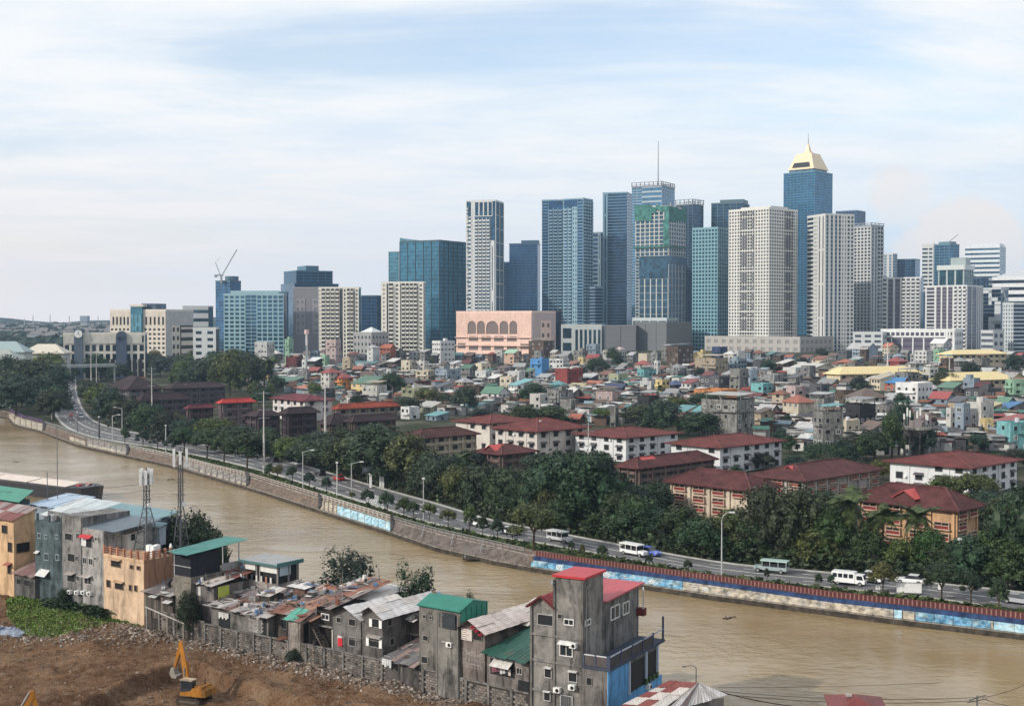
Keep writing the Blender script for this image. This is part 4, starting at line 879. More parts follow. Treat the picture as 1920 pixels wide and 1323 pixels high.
def hipblock(label, l, c, r, eave, ridge, base, wall, roof, style, floors=3, ov=1.3, name='housing_block', skip=0.05, extra=None):
    Pg = at_g(c, base); Y = Pg.y
    va_ = math.atan(Pg.x/Y); P, dL, dR, wl, wr, th = corner_plan(l, c, r, Y, None, R(46 if c > 700 else 50)-va_)
    zb = gz(P.x, P.y)-0.4; ze = top_z(c, eave, Y); H = max(4.5, ze-zb); rise = max(1.8, (eave-ridge)*Y/F*0.75 - 0.08*max(wl,wr)*0.25)
    rise = min(rise, 0.55*min(wl, wr))
    t = thing(name, label, 'housing block', (P.x, P.y, zb), math.atan2(-dL[1], -dL[0]), 'hip roofed blocks behind the riverside trees')
    wl -= ov*0.7; wr -= ov*0.7
    mb = MB(); mb.box(-wl,0,0,0,wr,H); part('wall', mb, PLASTER if style != 'white' else PLASTER_CLEAN, t, wall)
    mb = MB(); mb.hip(-wl,0,0,wr,H,rise,ov,0.22); part('roof', mb, ROOF_TILE, t, roof)
    fh = min(2.9, H/floors)
    for (o, u, w) in (((-wl,0),(1,0),wl),((0,0),(0,1),wr)):
        n = max(2, int(w/4.2))
        if style == 'bays':
            ang = math.atan2(u[1], u[0])
            for f in range(floors):
                z = H-(f+1)*fh+0.35
                for i in range(n):
                    if rnd.random() < skip: continue
                    s = w*(i+0.5)/n
                    ob = link('balcony_bay', bay_mesh(2.6, round(fh-0.75,2)), t, (0.46,0.33,0.26), (o[0]+u[0]*s, o[1]+u[1]*s, z)); ob.rotation_euler = (0,0,ang)
            for i in range(n+1):
                s = w*i/n; nx_, ny_ = u[1], -u[0]; mb = MB()
                mb.obox(o, u, (nx_,ny_), 0, H-0.2, max(0,s-0.3), min(w,s+0.3), 0, 0.35)
                part('pilaster', mb, PLASTER, t, tuple(min(1,x*1.05) for x in wall))
        elif style == 'white':
            put_windows(t, o, u, w, floors, n, 1.7, 1.45, 'open', [H-(f+1)*fh+0.9 for f in range(floors)], (0.25,0.26,0.28), ((0.10,0.09,0.10),0.55), 0.06, ac=0.4)
            for i in range(1, n, 2):
                s = w*i/n; mb = MB(); mb.obox(o, u, (u[1],-u[0]), 0, H-0.1, s-0.15, s+0.15, 0, 0.18)
                part('pilaster', mb, PLASTER_CLEAN, t, wall)
        else:
            put_windows(t, o, u, w, floors, n, 2.0, 1.3, 'open', [H-(f+1)*fh+0.9 for f in range(floors)], wall, None, 0.05)
            mb = MB(); nn_ = (u[1],-u[0])
            for f in range(floors):
                z = H-(f+1)*fh; mb.obox(o, u, nn_, z+0.1, z+0.85, 0.5, w-0.5, 0, 0.5)
            for i in range(n+1):
                s = w*i/n; mb.obox(o, u, nn_, 0, H-0.1, max(0,s-0.25), min(w,s+0.25), 0, 0.6)
            part('gallery', mb, PLASTER, t, tuple(x*1.1 for x in wall))
    if extra == 'dormer':
        x0 = -wl*0.5; mb = MB(); mb.M = Matrix.Translation((x0, wr*0.20, H+rise*0.42)); mb.gable(-2.2,-2.2,2.2,2.6,0,1.3,0.2,0.12,'y'); part('dormer_roof', mb, TIN_CLEAN, t, (0.50,0.07,0.06))
        mb = MB(); mb.M = Matrix.Translation((x0, wr*0.20, H+rise*0.42)); mb.add([(-2,-2,-1),(2,-2,-1),(2,-2,0),(0,-2,1.2),(-2,-2,0)],[(0,1,2,3,4)]); part('dormer_wall', mb, MATTE, t, (0.10,0.04,0.04))
    if extra == 'patches':
        for q in range(7):
            mb = MB(); a = -wl*rnd.uniform(0.25,0.75); k = rnd.uniform(0.25,0.8); yy = -ov+(wr/2+ov)*k; zz = H+rise*k+0.10
            s = rise/(wr/2+ov); mb.slab((a-0.9,yy,zz),(a+0.9,yy,zz),(a+0.9,yy+1.1,zz+1.1*s),(a-0.9,yy+1.1,zz+1.1*s),0.05); part('roof_sheet', mb, TIN_CLEAN, t, (0.6,0.56,0.55))
    # hip caps
    mb = MB(); A = -wl-ov; zt = H+rise+0.12
    if wl+2*ov >= wr+2*ov:
        k = (wr+2*ov)/2; e0, e1 = (A+k,wr/2), (ov-k,wr/2)
    else:
        k = (wl+2*ov)/2; e0, e1 = ((A+ov)/2,-ov+k), ((A+ov)/2,wr+ov-k)
    mb.bar((*e0,zt-0.05),(*e1,zt),0.35,0.12)
    near = [((A,-ov),e0),((ov,-ov),e0 if wl < wr else e1),((ov,wr+ov),e1)]
    for a, e in near: mb.bar((a[0],a[1],H+0.06),(e[0],e[1],zt-0.04),0.35,0.1)
    part('ridge_cap', mb, ROOF_TILE, t, tuple(min(1,x*1.35+0.01) for x in roof))
    return t
MAROON = (0.145,0.042,0.038); MAROON2 = (0.095,0.034,0.034); DKROOF = (0.045,0.030,0.034); REDR = (0.42,0.055,0.05)
CREAMW = (0.62,0.52,0.42); WHITEW = (0.66,0.67,0.68); ORANGEW = (0.56,0.35,0.20); BROWNW = (0.15,0.105,0.095)
BLOCKS = [
 ('long white block with a maroon roof of overlapping hips, left end',851,918,1000,793,775,845,(0.60,0.55,0.50),MAROON,'white',3,None),
 ('white and brown block with maroon roof carrying loose pale sheets',925,1007,1103,808,779,862,(0.58,0.53,0.49),MAROON,'white',3,'patches'),
 ('white block with maroon roof directly right of the patched roof',1075,1174,1275,820,800,866,WHITEW,MAROON,'white',3,None),
 ('white block with plain maroon roof above the dormered brown block',1254,1351,1470,838,813,890,WHITEW,MAROON,'white',3,None),
 ('low block with a broad dark maroon roof and small red dormer',1159,1196,1340,877,848,915,BROWNW,MAROON2,'dark',3,'dormer'),
 ('cream and red block of balcony bays, leftmost of its kind',1253,1407,1458,918,878,988,CREAMW,MAROON2,'bays',4,None),
 ('block with dark brown hip roof and bright red dormer sheets',1408,1508,1652,900,864,940,(0.40,0.36,0.34),MAROON2,'bays',3,'dormer'),
 ('long white block with maroon hip roof near the right edge',1664,1820,1912,876,847,932,WHITEW,MAROON,'white',3,None),
 ('orange block of red balcony bays behind the coconut palms',1605,1794,1838,955,905,1035,ORANGEW,MAROON2,'bays',4,'dormer'),
 ('beige block with a dark brown roof between dense trees',748,787,895,821,798,868,(0.42,0.36,0.28),(0.075,0.032,0.03),'dark',3,None),
 ('low maroon roof with a red ridge patch among the trees',890,940,1005,851,830,882,BROWNW,MAROON2,'dark',2,'dormer'),
 ('dark brown block of open galleries in front of the white pink-roofed house',528,538,596,775,757,830,(0.075,0.055,0.065),DKROOF,'dark',4,None),
 ('dark brown block beside the tall pole, black roof',459,482,527,780,760,822,(0.10,0.075,0.085),DKROOF,'dark',3,None),
 ('low block with a black hip roof left of the double black roof',600,620,662,795,769,835,BROWNW,DKROOF,'dark',3,None),
 ('long black double hip roof below the red striped roof',650,662,744,790,773,835,BROWNW,DKROOF,'dark',3,None),
 ('brown block with the only bright red pagoda-like hip roof',410,416,476,755,738,810,(0.17,0.13,0.14),REDR,'dark',3,None),
 ('brown block with a small maroon roof left of the bright red one',349,354,402,765,751,806,(0.12,0.085,0.09),(0.13,0.035,0.045),'dark',3,None),
 ('long black-roofed block with exposed pale columns beside the road bend',198,240,304,730,697,760,(0.20,0.18,0.19),DKROOF,'dark',3,None),
 ('black-roofed block standing behind the single tall pole',254,264,352,751,726,785,(0.10,0.085,0.095),DKROOF,'dark',3,None),
 ('broad black hip roof with scattered pale sheets at the back',306,322,424,728,712,760,(0.10,0.085,0.095),DKROOF,'dark',3,'patches'),
 ('white house block with pink-edged maroon twin hip roof',509,571,626,751,738,790,(0.62,0.58,0.57),(0.15,0.04,0.05),'white',2,None),
 ('low hall with a bright rust red striped roof',625,634,747,766,755,790,(0.25,0.2,0.18),(0.28,0.06,0.035),'dark',1,None),
]
BLOCK_BOXES = []
for (lab, l, c, r, ev, rg, bs, wc, rc, st, fl, ex) in BLOCKS:
    hipblock(lab, l, c, r, ev, rg, bs, wc, rc, st, fl, extra=ex); BLOCK_BOXES.append((l, rg, r, bs))
# red sheet laid over the long black roof
P = at_g(228, 745); 
t = thing('roof_canopy', 'red sloping canopy laid over the end of the long black roof', 'canopy', (P.x, P.y+6, top_z(228,722,P.y+6)))
mb = MB(); mb.slab((-6,-3,0),(6,6,4.0),(9,9,4.4),(-3,1,0.2),0.15); part('sheet', mb, TIN_CLEAN, t, (0.5,0.14,0.10))
for x, y, z in ((-5,-2,0),(5,6,3.6)): mb = MB(); mb.box(x-0.1,y-0.1,-4,x+0.1,y+0.1,z); part('post', mb, STEEL, t)

# ================================================================ the town houses
CN = {'white':(0.68,0.68,0.67),'off-white':(0.60,0.58,0.54),'cream':(0.66,0.57,0.42),'yellow':(0.68,0.52,0.20),'orange':(0.72,0.26,0.05),'peach':(0.62,0.40,0.29),'pink':(0.52,0.38,0.37),
 'red':(0.36,0.06,0.05),'dark red':(0.16,0.035,0.035),'brown':(0.16,0.105,0.08),'grey':(0.34,0.34,0.34),'pale grey':(0.48,0.49,0.49),'dark grey':(0.12,0.125,0.14),'concrete':(0.30,0.29,0.27),
 'blue':(0.06,0.28,0.62),'blue-grey':(0.26,0.34,0.42),'teal':(0.09,0.30,0.32),'turquoise':(0.16,0.48,0.50),'mint':(0.30,0.55,0.36),'green':(0.10,0.24,0.15),'olive':(0.33,0.34,0.21),'navy':(0.05,0.08,0.19),'tan':(0.45,0.36,0.25),'purple':(0.22,0.17,0.28),'rust':(0.30,0.10,0.05),'black':(0.045,0.045,0.05),'orange-red':(0.52,0.13,0.06),'lemon':(0.66,0.54,0.27)}
MARKS = [(455,'pale blue office slab'),(575,'brown hotel block'),(637,'left cream condominium'),(757,'right cream condominium'),(840,'broad teal tower'),(930,'pink arcaded block'),(1062,'blue twin-winged tower'),(1157,'slate-blue tower'),(1235,'green-netted tower'),(1333,'teal apartment tower'),(1430,'biggest white tower'),(1557,'second white tower'),(1630,'grey grid tower'),(1692,'left striped flats'),(1790,'middle striped flats'),(1866,'patterned tower'),(1910,'right-edge flats')]
def mute(c, k, s_=0.80):
    g = 0.3*c[0]+0.55*c[1]+0.15*c[2]; return tuple((g+(x-g)*s_)*k for x in c)
def mark_of(x): return min(MARKS, key=lambda m: abs(m[0]-x))[1]
def depth_word(y):
    return 'at the foot of' if y < 676 else 'in the far rows below' if y < 694 else 'in the upper middle rows below' if y < 716 else 'in the middle rows below' if y < 740 else 'in the lower rows below' if y < 766 else 'in the near rows below'
ROOFW = {'flat':'flat roof','gable':'gable roof','hip':'hip roof','shed':'sloping tin roof','canopy':'roof-deck canopy'}
HOUSES = []   # (x0, ytop, x1, ybase, colour)
def house(x0, x1, yt, yb, wc, rc='pale grey', rk='flat', seed=0, small=False, big=False):
    rr = random.Random(seed*13+int(x0)*7+int(yt))
    xc = (x0+x1)/2
    P = at_g(xc, yb)
    if P.y > 940: P = at_Y(xc, 640, 940+rr.uniform(-25,25)); P.z = gz(P.x, P.y)
    Y = P.y; zb = gz(P.x, P.y)-0.6; va = math.atan(P.x/Y)
    rel = R(rr.choice((28,34,40,52,60)) + rr.uniform(-5,5)); th = rel+va
    Wp_ = (x1-x0)*math.hypot(P.x, Y)/F; k = rr.uniform(0.75,1.15)
    wl = Wp_/(math.cos(rel)+k*math.sin(rel)); wr = k*wl
    zt = top_z(xc, yt, Y); H = max(3.0, zt-zb)
    tiny = wl < 4
    # near corner sits where the left face ends
    cpx = x0 + (x1-x0)*math.cos(rel)/(math.cos(rel)+k*math.sin(rel))
    C = at_Y(cpx, 640, Y)
    storeys = max(1, min(5, int(round(H/3.0)))); sw = ('one','two','three','four','five')[storeys-1]
    base = f'{sw}-storey {wc} house with {rc+" " if rk != "flat" else ""}{ROOFW[rk]}'
    m = mark_of(xc); dw = depth_word(yb)
    nb = sorted((h for h in HOUSES), key=lambda h: (h[0]+h[2]-x0-x1)**2/4+3*(h[3]-yb)**2)[:6]
    opts = [f'{base} {dw} the {m}']
    for h in nb:
        side = 'right of' if xc > (h[0]+h[2])/2 else 'left of'
        fb = 'in front and ' if yb > h[3]+4 else 'behind and ' if yb < h[3]-4 else ''
        opts.append(f'{sw}-storey {wc} house, {ROOFW[rk]}, {fb}{side} a {h[4]} one, {dw.split(" below")[0]}' if False else f'{wc} house with {rc} {ROOFW[rk]}, {fb}{side} the {h[4]} house, under the {m}')
    opts.append(f'{sw}-storey {wc} house with {rc} {ROOFW[rk]} {dw} the {m}')
    for i in range(len(nb)):
        for j in range(i): opts.append(f'{wc} house, {rc} {ROOFW[rk]}, near a {nb[j][4]} and a {nb[i][4]} house, {dw.split(" below")[0]}'); opts.append(f'{sw}-storey {wc} house near a {nb[j][4]} and a {nb[i][4]} house, below the {m}')
    lab = uniq(*([o for o in opts if len(o.split()) <= 16] or [f'{wc} house, {ROOFW[rk]}, {dw} the {m}']))
    t = thing('house', lab, 'house', (C.x, C.y, zb), math.atan2(math.sin(th), math.cos(th)) if False else -th, 'houses of the town below the towers')
    HOUSES.append((x0, yt, x1, yb, wc))
    wcol = mute(CN[wc], rr.uniform(0.70,0.98)); rcol = mute(CN[rc], rr.uniform(0.6,1.0))
    pm = CONCRETE if wc in ('concrete','grey','brown') else (PLASTER if rr.random() < 0.7 else PLASTER_CLEAN)
    rise = 0
    if rk in ('gable','hip','shed'): rise = min(H*0.35, 0.28*min(wl,wr)+0.4); 
    Hw = H-rise
    mb = MB()
    if rk == 'gable':
        mb.box(-wl,0,0,0,wr,Hw)
        mb.add([(0,0,Hw),(0,wr,Hw),(0,wr/2,Hw+rise)],[(0,1,2)]); mb.add([(-wl,0,Hw),(-wl,wr,Hw),(-wl,wr/2,Hw+rise)],[(0,2,1)])
    elif rk == 'shed':
        mb.prism([(-wl,0),(0,0),(0,wr),(-wl,wr)],0,[Hw,Hw,Hw+rise*0.9,Hw+rise*0.9])
    else: mb.box(-wl,0,0,0,wr,Hw)
    part('wall', mb, pm, t, wcol)
    rm = TIN if rc in ('rust','pale grey','grey','brown') else TIN_CLEAN
    mb = MB()
    if rk == 'gable': mb.gable(-wl,0,0,wr,Hw,rise,0.5,0.12,'x')
    elif rk == 'hip': mb.hip(-wl,0,0,wr,Hw,rise,0.6,0.15)
    elif rk == 'shed': 
        kk = rise*0.9/wr; mb.slab((-wl-0.5,-0.6,Hw-0.6*kk+0.1),(0.5,-0.6,Hw-0.6*kk+0.1),(0.5,wr+0.4,Hw+rise*0.9+0.4*kk+0.1),(-wl-0.5,wr+0.4,Hw+rise*0.9+0.4*kk+0.1),0.1)
    if mb.v: part('roof', mb, rm, t, rcol)
    if rk in ('flat','canopy'):
        mb = MB(); hp = rr.uniform(0.5,1.0)
        mb.box(-wl,0,Hw,0,0.18,Hw+hp); mb.box(-0.18,0.18,Hw,0,wr,Hw+hp); mb.box(-wl,wr-0.18,Hw,-0.18,wr,Hw+hp); mb.box(-wl,0.18,Hw,-wl+0.18,wr-0.18,Hw+hp)
        part('parapet', mb, pm, t, wcol)
        if rk == 'canopy':
            mb = MB(); z = Hw+2.3
            mb.slab((-wl-0.3,0.2*wr,z),(0.3,0.2*wr,z),(0.3,wr+0.3,z+0.6),(-wl-0.3,wr+0.3,z+0.6),0.1); part('canopy', mb, rm, t, rcol)
            mb = MB()
            for a in (-wl+0.2,-0.4):
                for b in (0.25*wr, wr-0.3): mb.box(a,b,Hw,a+0.2,b+0.2,z+0.5)
            part('canopy_post', mb, MATTE, t, (0.2,0.2,0.2), 'stuff')
        elif rr.random() < 0.55 and wl > 4:
            mb = MB(); x, y = -wl*rr.uniform(0.3,0.7), wr*rr.uniform(0.4,0.7)
            if rr.random() < 0.5: mb.box(x-1.3,y-1.1,Hw,x+1.3,y+1.1,Hw+2.2); part('stair_head', mb, pm, t, wcol)
            else:
                mb.tube((x,y,Hw),(x,y,Hw+1.7),0.65,n=10); part('water_tank', mb, PAINT, t, rr.choice(((0.1,0.2,0.4),(0.5,0.5,0.52),(0.6,0.6,0.6),(0.05,0.05,0.06))))
    # windows on the two faces in view
    fh = Hw/storeys if storeys*2.6 < Hw+1.5 else 2.7
    near = Y < 460 or big
    joined = MB(); jf = MB()
    for (o, u, w, f) in (((-wl,0),(1,0),wl,0),((0,0),(0,1),wr,1)):
        n = max(1, int(w/rr.uniform(2.3,3.4))); ang = math.atan2(u[1],u[0])
        if f and rr.random() < 0.15: continue
        for fl in range(storeys):
            z = Hw-(fl+1)*fh+0.9
            if z < 0.2: continue
            for i in range(n):
                if rr.random() < 0.22: continue
                s = w*(i+0.5)/n; wd = rr.choice((1.0,1.2,1.5)); ht = 1.2
                if near:
                    ob = link('window', window_mesh(wd, ht, rr.choice(('white','split','open','open'))), t, wcol, (o[0]+u[0]*s, o[1]+u[1]*s, z)); ob.rotation_euler = (0,0,ang)
                else:
                    nn_ = (u[1],-u[0]); joined.obox(o,u,nn_,z,z+ht,s-wd/2,s+wd/2,0.0,0.06)
                    if rr.random() < 0.6: jf.obox(o,u,nn_,z+ht,z+ht+0.15,s-wd/2-0.3,s+wd/2+0.3,0,0.5)
        if storeys > 1 and rr.random() < 0.4 and w > 4 and not small:
            z = Hw-fh; nn_ = (u[1],-u[0]); mb = MB(); a, b = (0.1, 0.9) if rr.random() < 0.5 else (0.3, 1.0)
            mb.obox(o,u,nn_,z-0.1,z+0.05,w*a,w*b,0,1.0); mb.obox(o,u,nn_,z+0.05,z+0.85,w*a,w*b,0.9,1.0); part('balcony', mb, pm, t, tuple(min(0.75,x*1.1) for x in wcol))
    part('window', joined, GLASS, t, None, 'stuff'); part('window_hood', jf, MATTE, t, tuple(x*0.7 for x in wcol), 'stuff')
    return t
HL = [
 (478,514,642,672,'white','pale grey','flat'),(534,550,637,668,'mint','pale grey','flat'),(611,639,638,662,'pink','pale grey','flat'),(536,568,671,697,'dark red','pale grey','canopy'),(566,576,676,702,'white','pale grey','flat'),(574,604,670,696,'black','white','shed'),
 (579,607,688,706,'brown','red','gable'),(601,640,690,740,'off-white','red','hip'),(627,662,700,740,'orange','red','hip'),(658,720,706,747,'yellow','green','shed'),(679,725,726,756,'off-white','tan','canopy'),(630,740,678,694,'grey','teal','gable'),
 (712,742,645,667,'orange-red','orange-red','gable'),(688,712,646,666,'white','pale grey','hip'),(752,776,677,703,'cream','cream','flat'),(779,816,696,720,'cream','pale grey','flat'),(816,864,694,720,'blue-grey','dark grey','flat'),(810,853,640,662,'white','blue','flat'),
 (864,895,683,712,'grey','green','gable'),(891,922,697,716,'white','pale grey','flat'),(782,846,754,776,'olive','off-white','gable'),(860,909,757,777,'white','teal','shed'),(798,841,773,789,'blue-grey','teal','shed'),(751,787,766,786,'white','pale grey','flat'),(812,851,742,758,'dark grey','green','gable'),
 (661,684,686,704,'brown','rust','gable'),(726,745,722,742,'pale grey','pale grey','flat'),(499,571,708,728,'dark grey','green','shed'),(548,610,722,738,'grey','orange-red','shed'),
 (945,973,655,688,'peach','mint','shed'),(991,1040,641,672,'brown','tan','canopy'),(994,1030,674,708,'blue','blue','flat'),(1030,1067,674,697,'white','pale grey','canopy'),(1041,1093,694,724,'red','red','flat'),(892,920,683,702,'cream','pale grey','flat'),
 (937,969,708,729,'cream','tan','flat'),(953,1000,711,748,'white','turquoise','shed'),(902,956,725,757,'white','green','gable'),(1030,1064,714,733,'teal','teal','hip'),(1141,1178,703,724,'olive','olive','flat'),(1095,1141,714,728,'tan','orange-red','gable'),(1064,1124,719,733,'olive','lemon','gable'),(1132,1181,719,739,'navy','navy','gable'),
 (1099,1128,664,683,'peach','red','gable'),(1084,1098,671,686,'yellow','pale grey','flat'),(1130,1175,659,673,'off-white','pale grey','flat'),(1099,1126,647,671,'blue-grey','blue-grey','flat'),(1154,1171,650,667,'pink','pink','hip'),(1190,1223,676,696,'off-white','red','hip'),(1197,1221,664,681,'cream','pale grey','flat'),(1220,1239,663,684,'grey','grey','flat'),(1227,1239,679,702,'white','pale grey','flat'),
 (1195,1231,695,716,'turquoise','pale grey','canopy'),(1200,1230,717,740,'white','pale grey','flat'),(1229,1256,714,743,'yellow','yellow','flat'),(1246,1288,713,735,'navy','navy','hip'),(1240,1284,697,714,'grey','pale grey','flat'),(1278,1311,711,737,'white','red','shed'),(1313,1368,709,741,'dark grey','grey','flat'),(1369,1403,695,741,'concrete','grey','flat'),
 (1302,1382,735,768,'orange','orange','flat'),(1258,1305,761,788,'peach','teal','shed'),(1316,1415,755,822,'concrete','off-white','canopy'),(1026,1075,735,769,'concrete','grey','flat'),(1050,1086,753,780,'concrete','grey','flat'),(1118,1165,738,764,'pink','brown','canopy'),(1067,1097,776,796,'brown','orange-red','gable'),(1075,1107,767,784,'grey','pale grey','gable'),(1144,1160,767,800,'concrete','grey','flat'),(1170,1191,758,773,'teal','teal','gable'),
 (1250,1300,652,686,'brown','dark grey','canopy'),(1335,1364,652,673,'navy','dark grey','flat'),(1304,1365,674,702,'tan','tan','canopy'),(1367,1400,675,698,'blue-grey','pale grey','flat'),
 (1557,1592,686,722,'cream','lemon','hip'),(1480,1568,682,705,'cream','off-white','gable'),(1568,1606,673,689,'tan','orange-red','hip'),(1523,1552,667,687,'cream','rust','shed'),(1663,1700,669,691,'red','red','hip'),(1631,1674,701,732,'cream','cream','shed'),(1655,1706,708,733,'orange-red','blue','gable'),(1683,1747,721,766,'white','pale grey','flat'),(1747,1791,735,770,'blue-grey','red','gable'),(1814,1876,731,758,'dark grey','dark grey','flat'),(1887,1930,715,751,'mint','mint','flat'),
 (1793,1819,761,822,'blue-grey','grey','flat'),(1817,1862,758,820,'off-white','olive','flat'),(1840,1862,789,822,'yellow','yellow','flat'),(1873,1930,795,844,'turquoise','turquoise','flat'),(1841,1877,755,780,'tan','lemon','shed'),(1870,1914,754,780,'grey','blue','shed'),(1409,1448,721,746,'turquoise','turquoise','flat'),(1469,1526,742,790,'cream','orange-red','hip'),(1526,1580,777,858,'concrete','teal','canopy'),(1519,1555,724,755,'dark grey','grey','flat'),(1587,1660,728,775,'off-white','brown','hip'),(1478,1505,701,729,'grey','dark grey','shed'),(1400,1421,697,724,'blue-grey','blue','flat'),(1395,1442,736,759,'dark red','dark red','gable'),(1415,1447,765,803,'tan','brown','shed'),(1398,1415,754,814,'dark grey','grey','flat'),(1579,1641,762,810,'black','grey','canopy'),(1776,1794,770,817,'off-white','pale grey','flat'),
 (1717,1750,659,680,'white','pale grey','flat'),(1751,1772,656,684,'mint','grey','flat'),(1655,1683,643,672,'cream','orange-red','gable'),(1590,1645,643,675,'blue-grey','pale grey','gable'),(1747,1783,635,655,'white','white','gable'),
]
for k, h in enumerate(HL): house(*h[:4], h[4], h[5], h[6], seed=k, big=(h[1]-h[0] > 45))
# long yellow-roofed school blocks
def school(label, x0, x1, yt, ye, yb, wall=(0.60,0.52,0.36)):
    P = at_g((x0+x1)/2, yb); Y = min(P.y, 900); A = at_Y(x0, 640, Y); B = at_Y(x1, 640, Y+18); zb = gz(P.x, Y)-0.5
    L = math.hypot(B.x-A.x, B.y-A.y); ze, zt = top_z(x0, ye, Y), top_z(x0, yt, Y)
    t = thing('school_block', label, 'school', (A.x, A.y, zb), math.atan2(B.y-A.y, B.x-A.x), 'yellow roofed school blocks')
    H = ze-zb; mb = MB(); mb.box(0,0,0,L,11,H); part('wall', mb, PLASTER_CLEAN, t, wall)
    mb = MB(); mb.hip(0,0,L,11,H,max(2.2,(zt-ze)),1.4,0.3); part('roof', mb, TIN_CLEAN, t, (0.72,0.58,0.30))
    n = int(L/4.5)
    put_windows(t, (0,0), (1,0), L, 2, n, 2.4, 1.3, 'open', [H-2.2, H-5.2], (0.4,0.35,0.25))
    mb = MB()
    for i in range(n+1): mb.box(L*i/n-0.2,-0.5,0,L*i/n+0.2,0,H)
    part('column', mb, PLASTER_CLEAN, t, wall)
    HOUSES.append((x0, yt, x1, yb, 'yellow-roofed'))
school('school block with the longest yellow roof, left of two', 1575, 1726, 688, 701, 726)
school('school block with a yellow roof ending at the mint green wall', 1782, 1902, 699, 713, 736)
school('far school block with a pale yellow roof below the patterned tower', 1786, 1886, 656, 664, 690)
# filler houses between the ones picked out above
def bound(x):
    return lerp_y([(430,700),(500,722),(560,738),(640,752),(740,768),(850,778),(930,768),(1030,790),(1110,800),(1180,792),(1300,800),(1400,822),(1470,838),(1540,850),(1660,858),(1760,842),(1930,842)], x)
def clash(x0, y0, x1, y1):
    for h in HOUSES:
        ox = min(x1,h[2])-max(x0,h[0]); oy = min(y1,h[3])-max(y0,h[1])
        if ox > 0 and oy > 0:
            frac = ox*oy/max(1.0,(h[2]-h[0])*(h[3]-h[1]))
            if y1 > h[3] and frac > 0.22: return True
            if y1 <= h[3] and ox*oy/((x1-x0)*(y1-y0)) > 0.75: return True
    for b in BLOCK_BOXES:
        if x0 < b[2]+3 and x1 > b[0]-3 and y1 > b[1]+6 and y0 < b[3] and y1 > b[1]+8: return True
    return False
PAL = ['white']*6+['off-white']*5+['pale grey']*7+['grey']*8+['concrete']*8+['cream']*2+['tan']*3+['brown']*3+['blue-grey']*3+['pink','olive','mint','dark grey','dark grey','dark grey','dark red','yellow','blue-grey','brown','black']
RPAL = ['pale grey']*6+['grey']*5+['rust']*4+['brown']*3+['red','teal','green','blue-grey','off-white','off-white','dark red','orange-red','dark grey','dark grey']
fr = random.Random(21); nfill = 0
y = 676.0
while y < 856:
    s = 1.0+(y-676)/95.0; x = 442+fr.uniform(0,20)
    while x < 1925:
        wpx = fr.uniform(17,30)*s*0.92; hpx = fr.uniform(13,22)*s*0.95
        yb = y+fr.uniform(-3,3)
        if yb < bound(x+wpx/2) and not (x < 480 and y < 690) and not clash(x, yb-hpx, x+wpx, yb) and nfill < 185:
            house(x, x+wpx, yb-hpx, yb, fr.choice(PAL), fr.choice(RPAL), fr.choice(('flat','flat','gable','gable','shed','shed','hip','canopy')), seed=int(x*3+y), small=True); nfill += 1
        x += wpx*fr.uniform(0.72,1.25)
    y += 7.2*s
# low shanties and lean-tos crammed between the houses: too many and too small to pick apart
SH = [mat_flat('shanty_'+n_, c_, 0.85, 0.2, 0, 0.3, 0.5) for n_, c_ in (('pale',(0.5,0.49,0.47)),('grey',(0.26,0.26,0.26)),('dark',(0.07,0.07,0.075)),('rust',(0.20,0.085,0.05)),('brown',(0.13,0.09,0.07)),('bluish',(0.20,0.26,0.30)),('red',(0.26,0.06,0.05)),('green',(0.06,0.15,0.12)))]
fr = random.Random(77); mb = MB(); mi = []
def shmat(k): mi.extend([k]*(len(mb.f)-len(mi)))
for q in range(3400):
    px = fr.uniform(440, 1930); hi = 690 if px > 520 else 700; py = fr.uniform(hi, bound(px)+3)
    P = at_g(px, py); w_, d_, h = fr.uniform(2.5,6), fr.uniform(2.5,6), fr.uniform(1.8,4.2); wpx, hpx = w_*F/P.y, h*F/P.y
    if clash(px-wpx/2, py-hpx-2, px+wpx/2, py): continue
    mb.M = Matrix.Translation(P) @ Matrix.Rotation(fr.uniform(-0.9,0.1), 4, 'Z')
    mb.box(-w_/2,-d_/2,-0.5,w_/2,d_/2,h); shmat(fr.choice((0,0,1,1,1,2,2,2,4,5)))
    z0, z1 = (h+0.1, h+0.1+fr.uniform(0.1,0.9)); 
    if fr.random() < 0.5: z0, z1 = z1, z0
    mb.slab((-w_/2-0.4,-d_/2-0.5,z0),(w_/2+0.4,-d_/2-0.5,z0),(w_/2+0.4,d_/2+0.3,z1),(-w_/2-0.4,d_/2+0.3,z1),0.08); shmat(fr.choice((0,0,0,1,1,3,3,4,4,2,2,6,7,5)))
    if fr.random() < 0.6: mb.box(-w_*0.2,-d_/2-0.05,0.8,w_*0.15,-d_/2,min(h-0.3,2.0)); shmat(2)
mb.M = None; o = struct('low_shanties', mb, SH); o['kind'] = 'stuff'
o.data.polygons.foreach_set('material_index', mi)
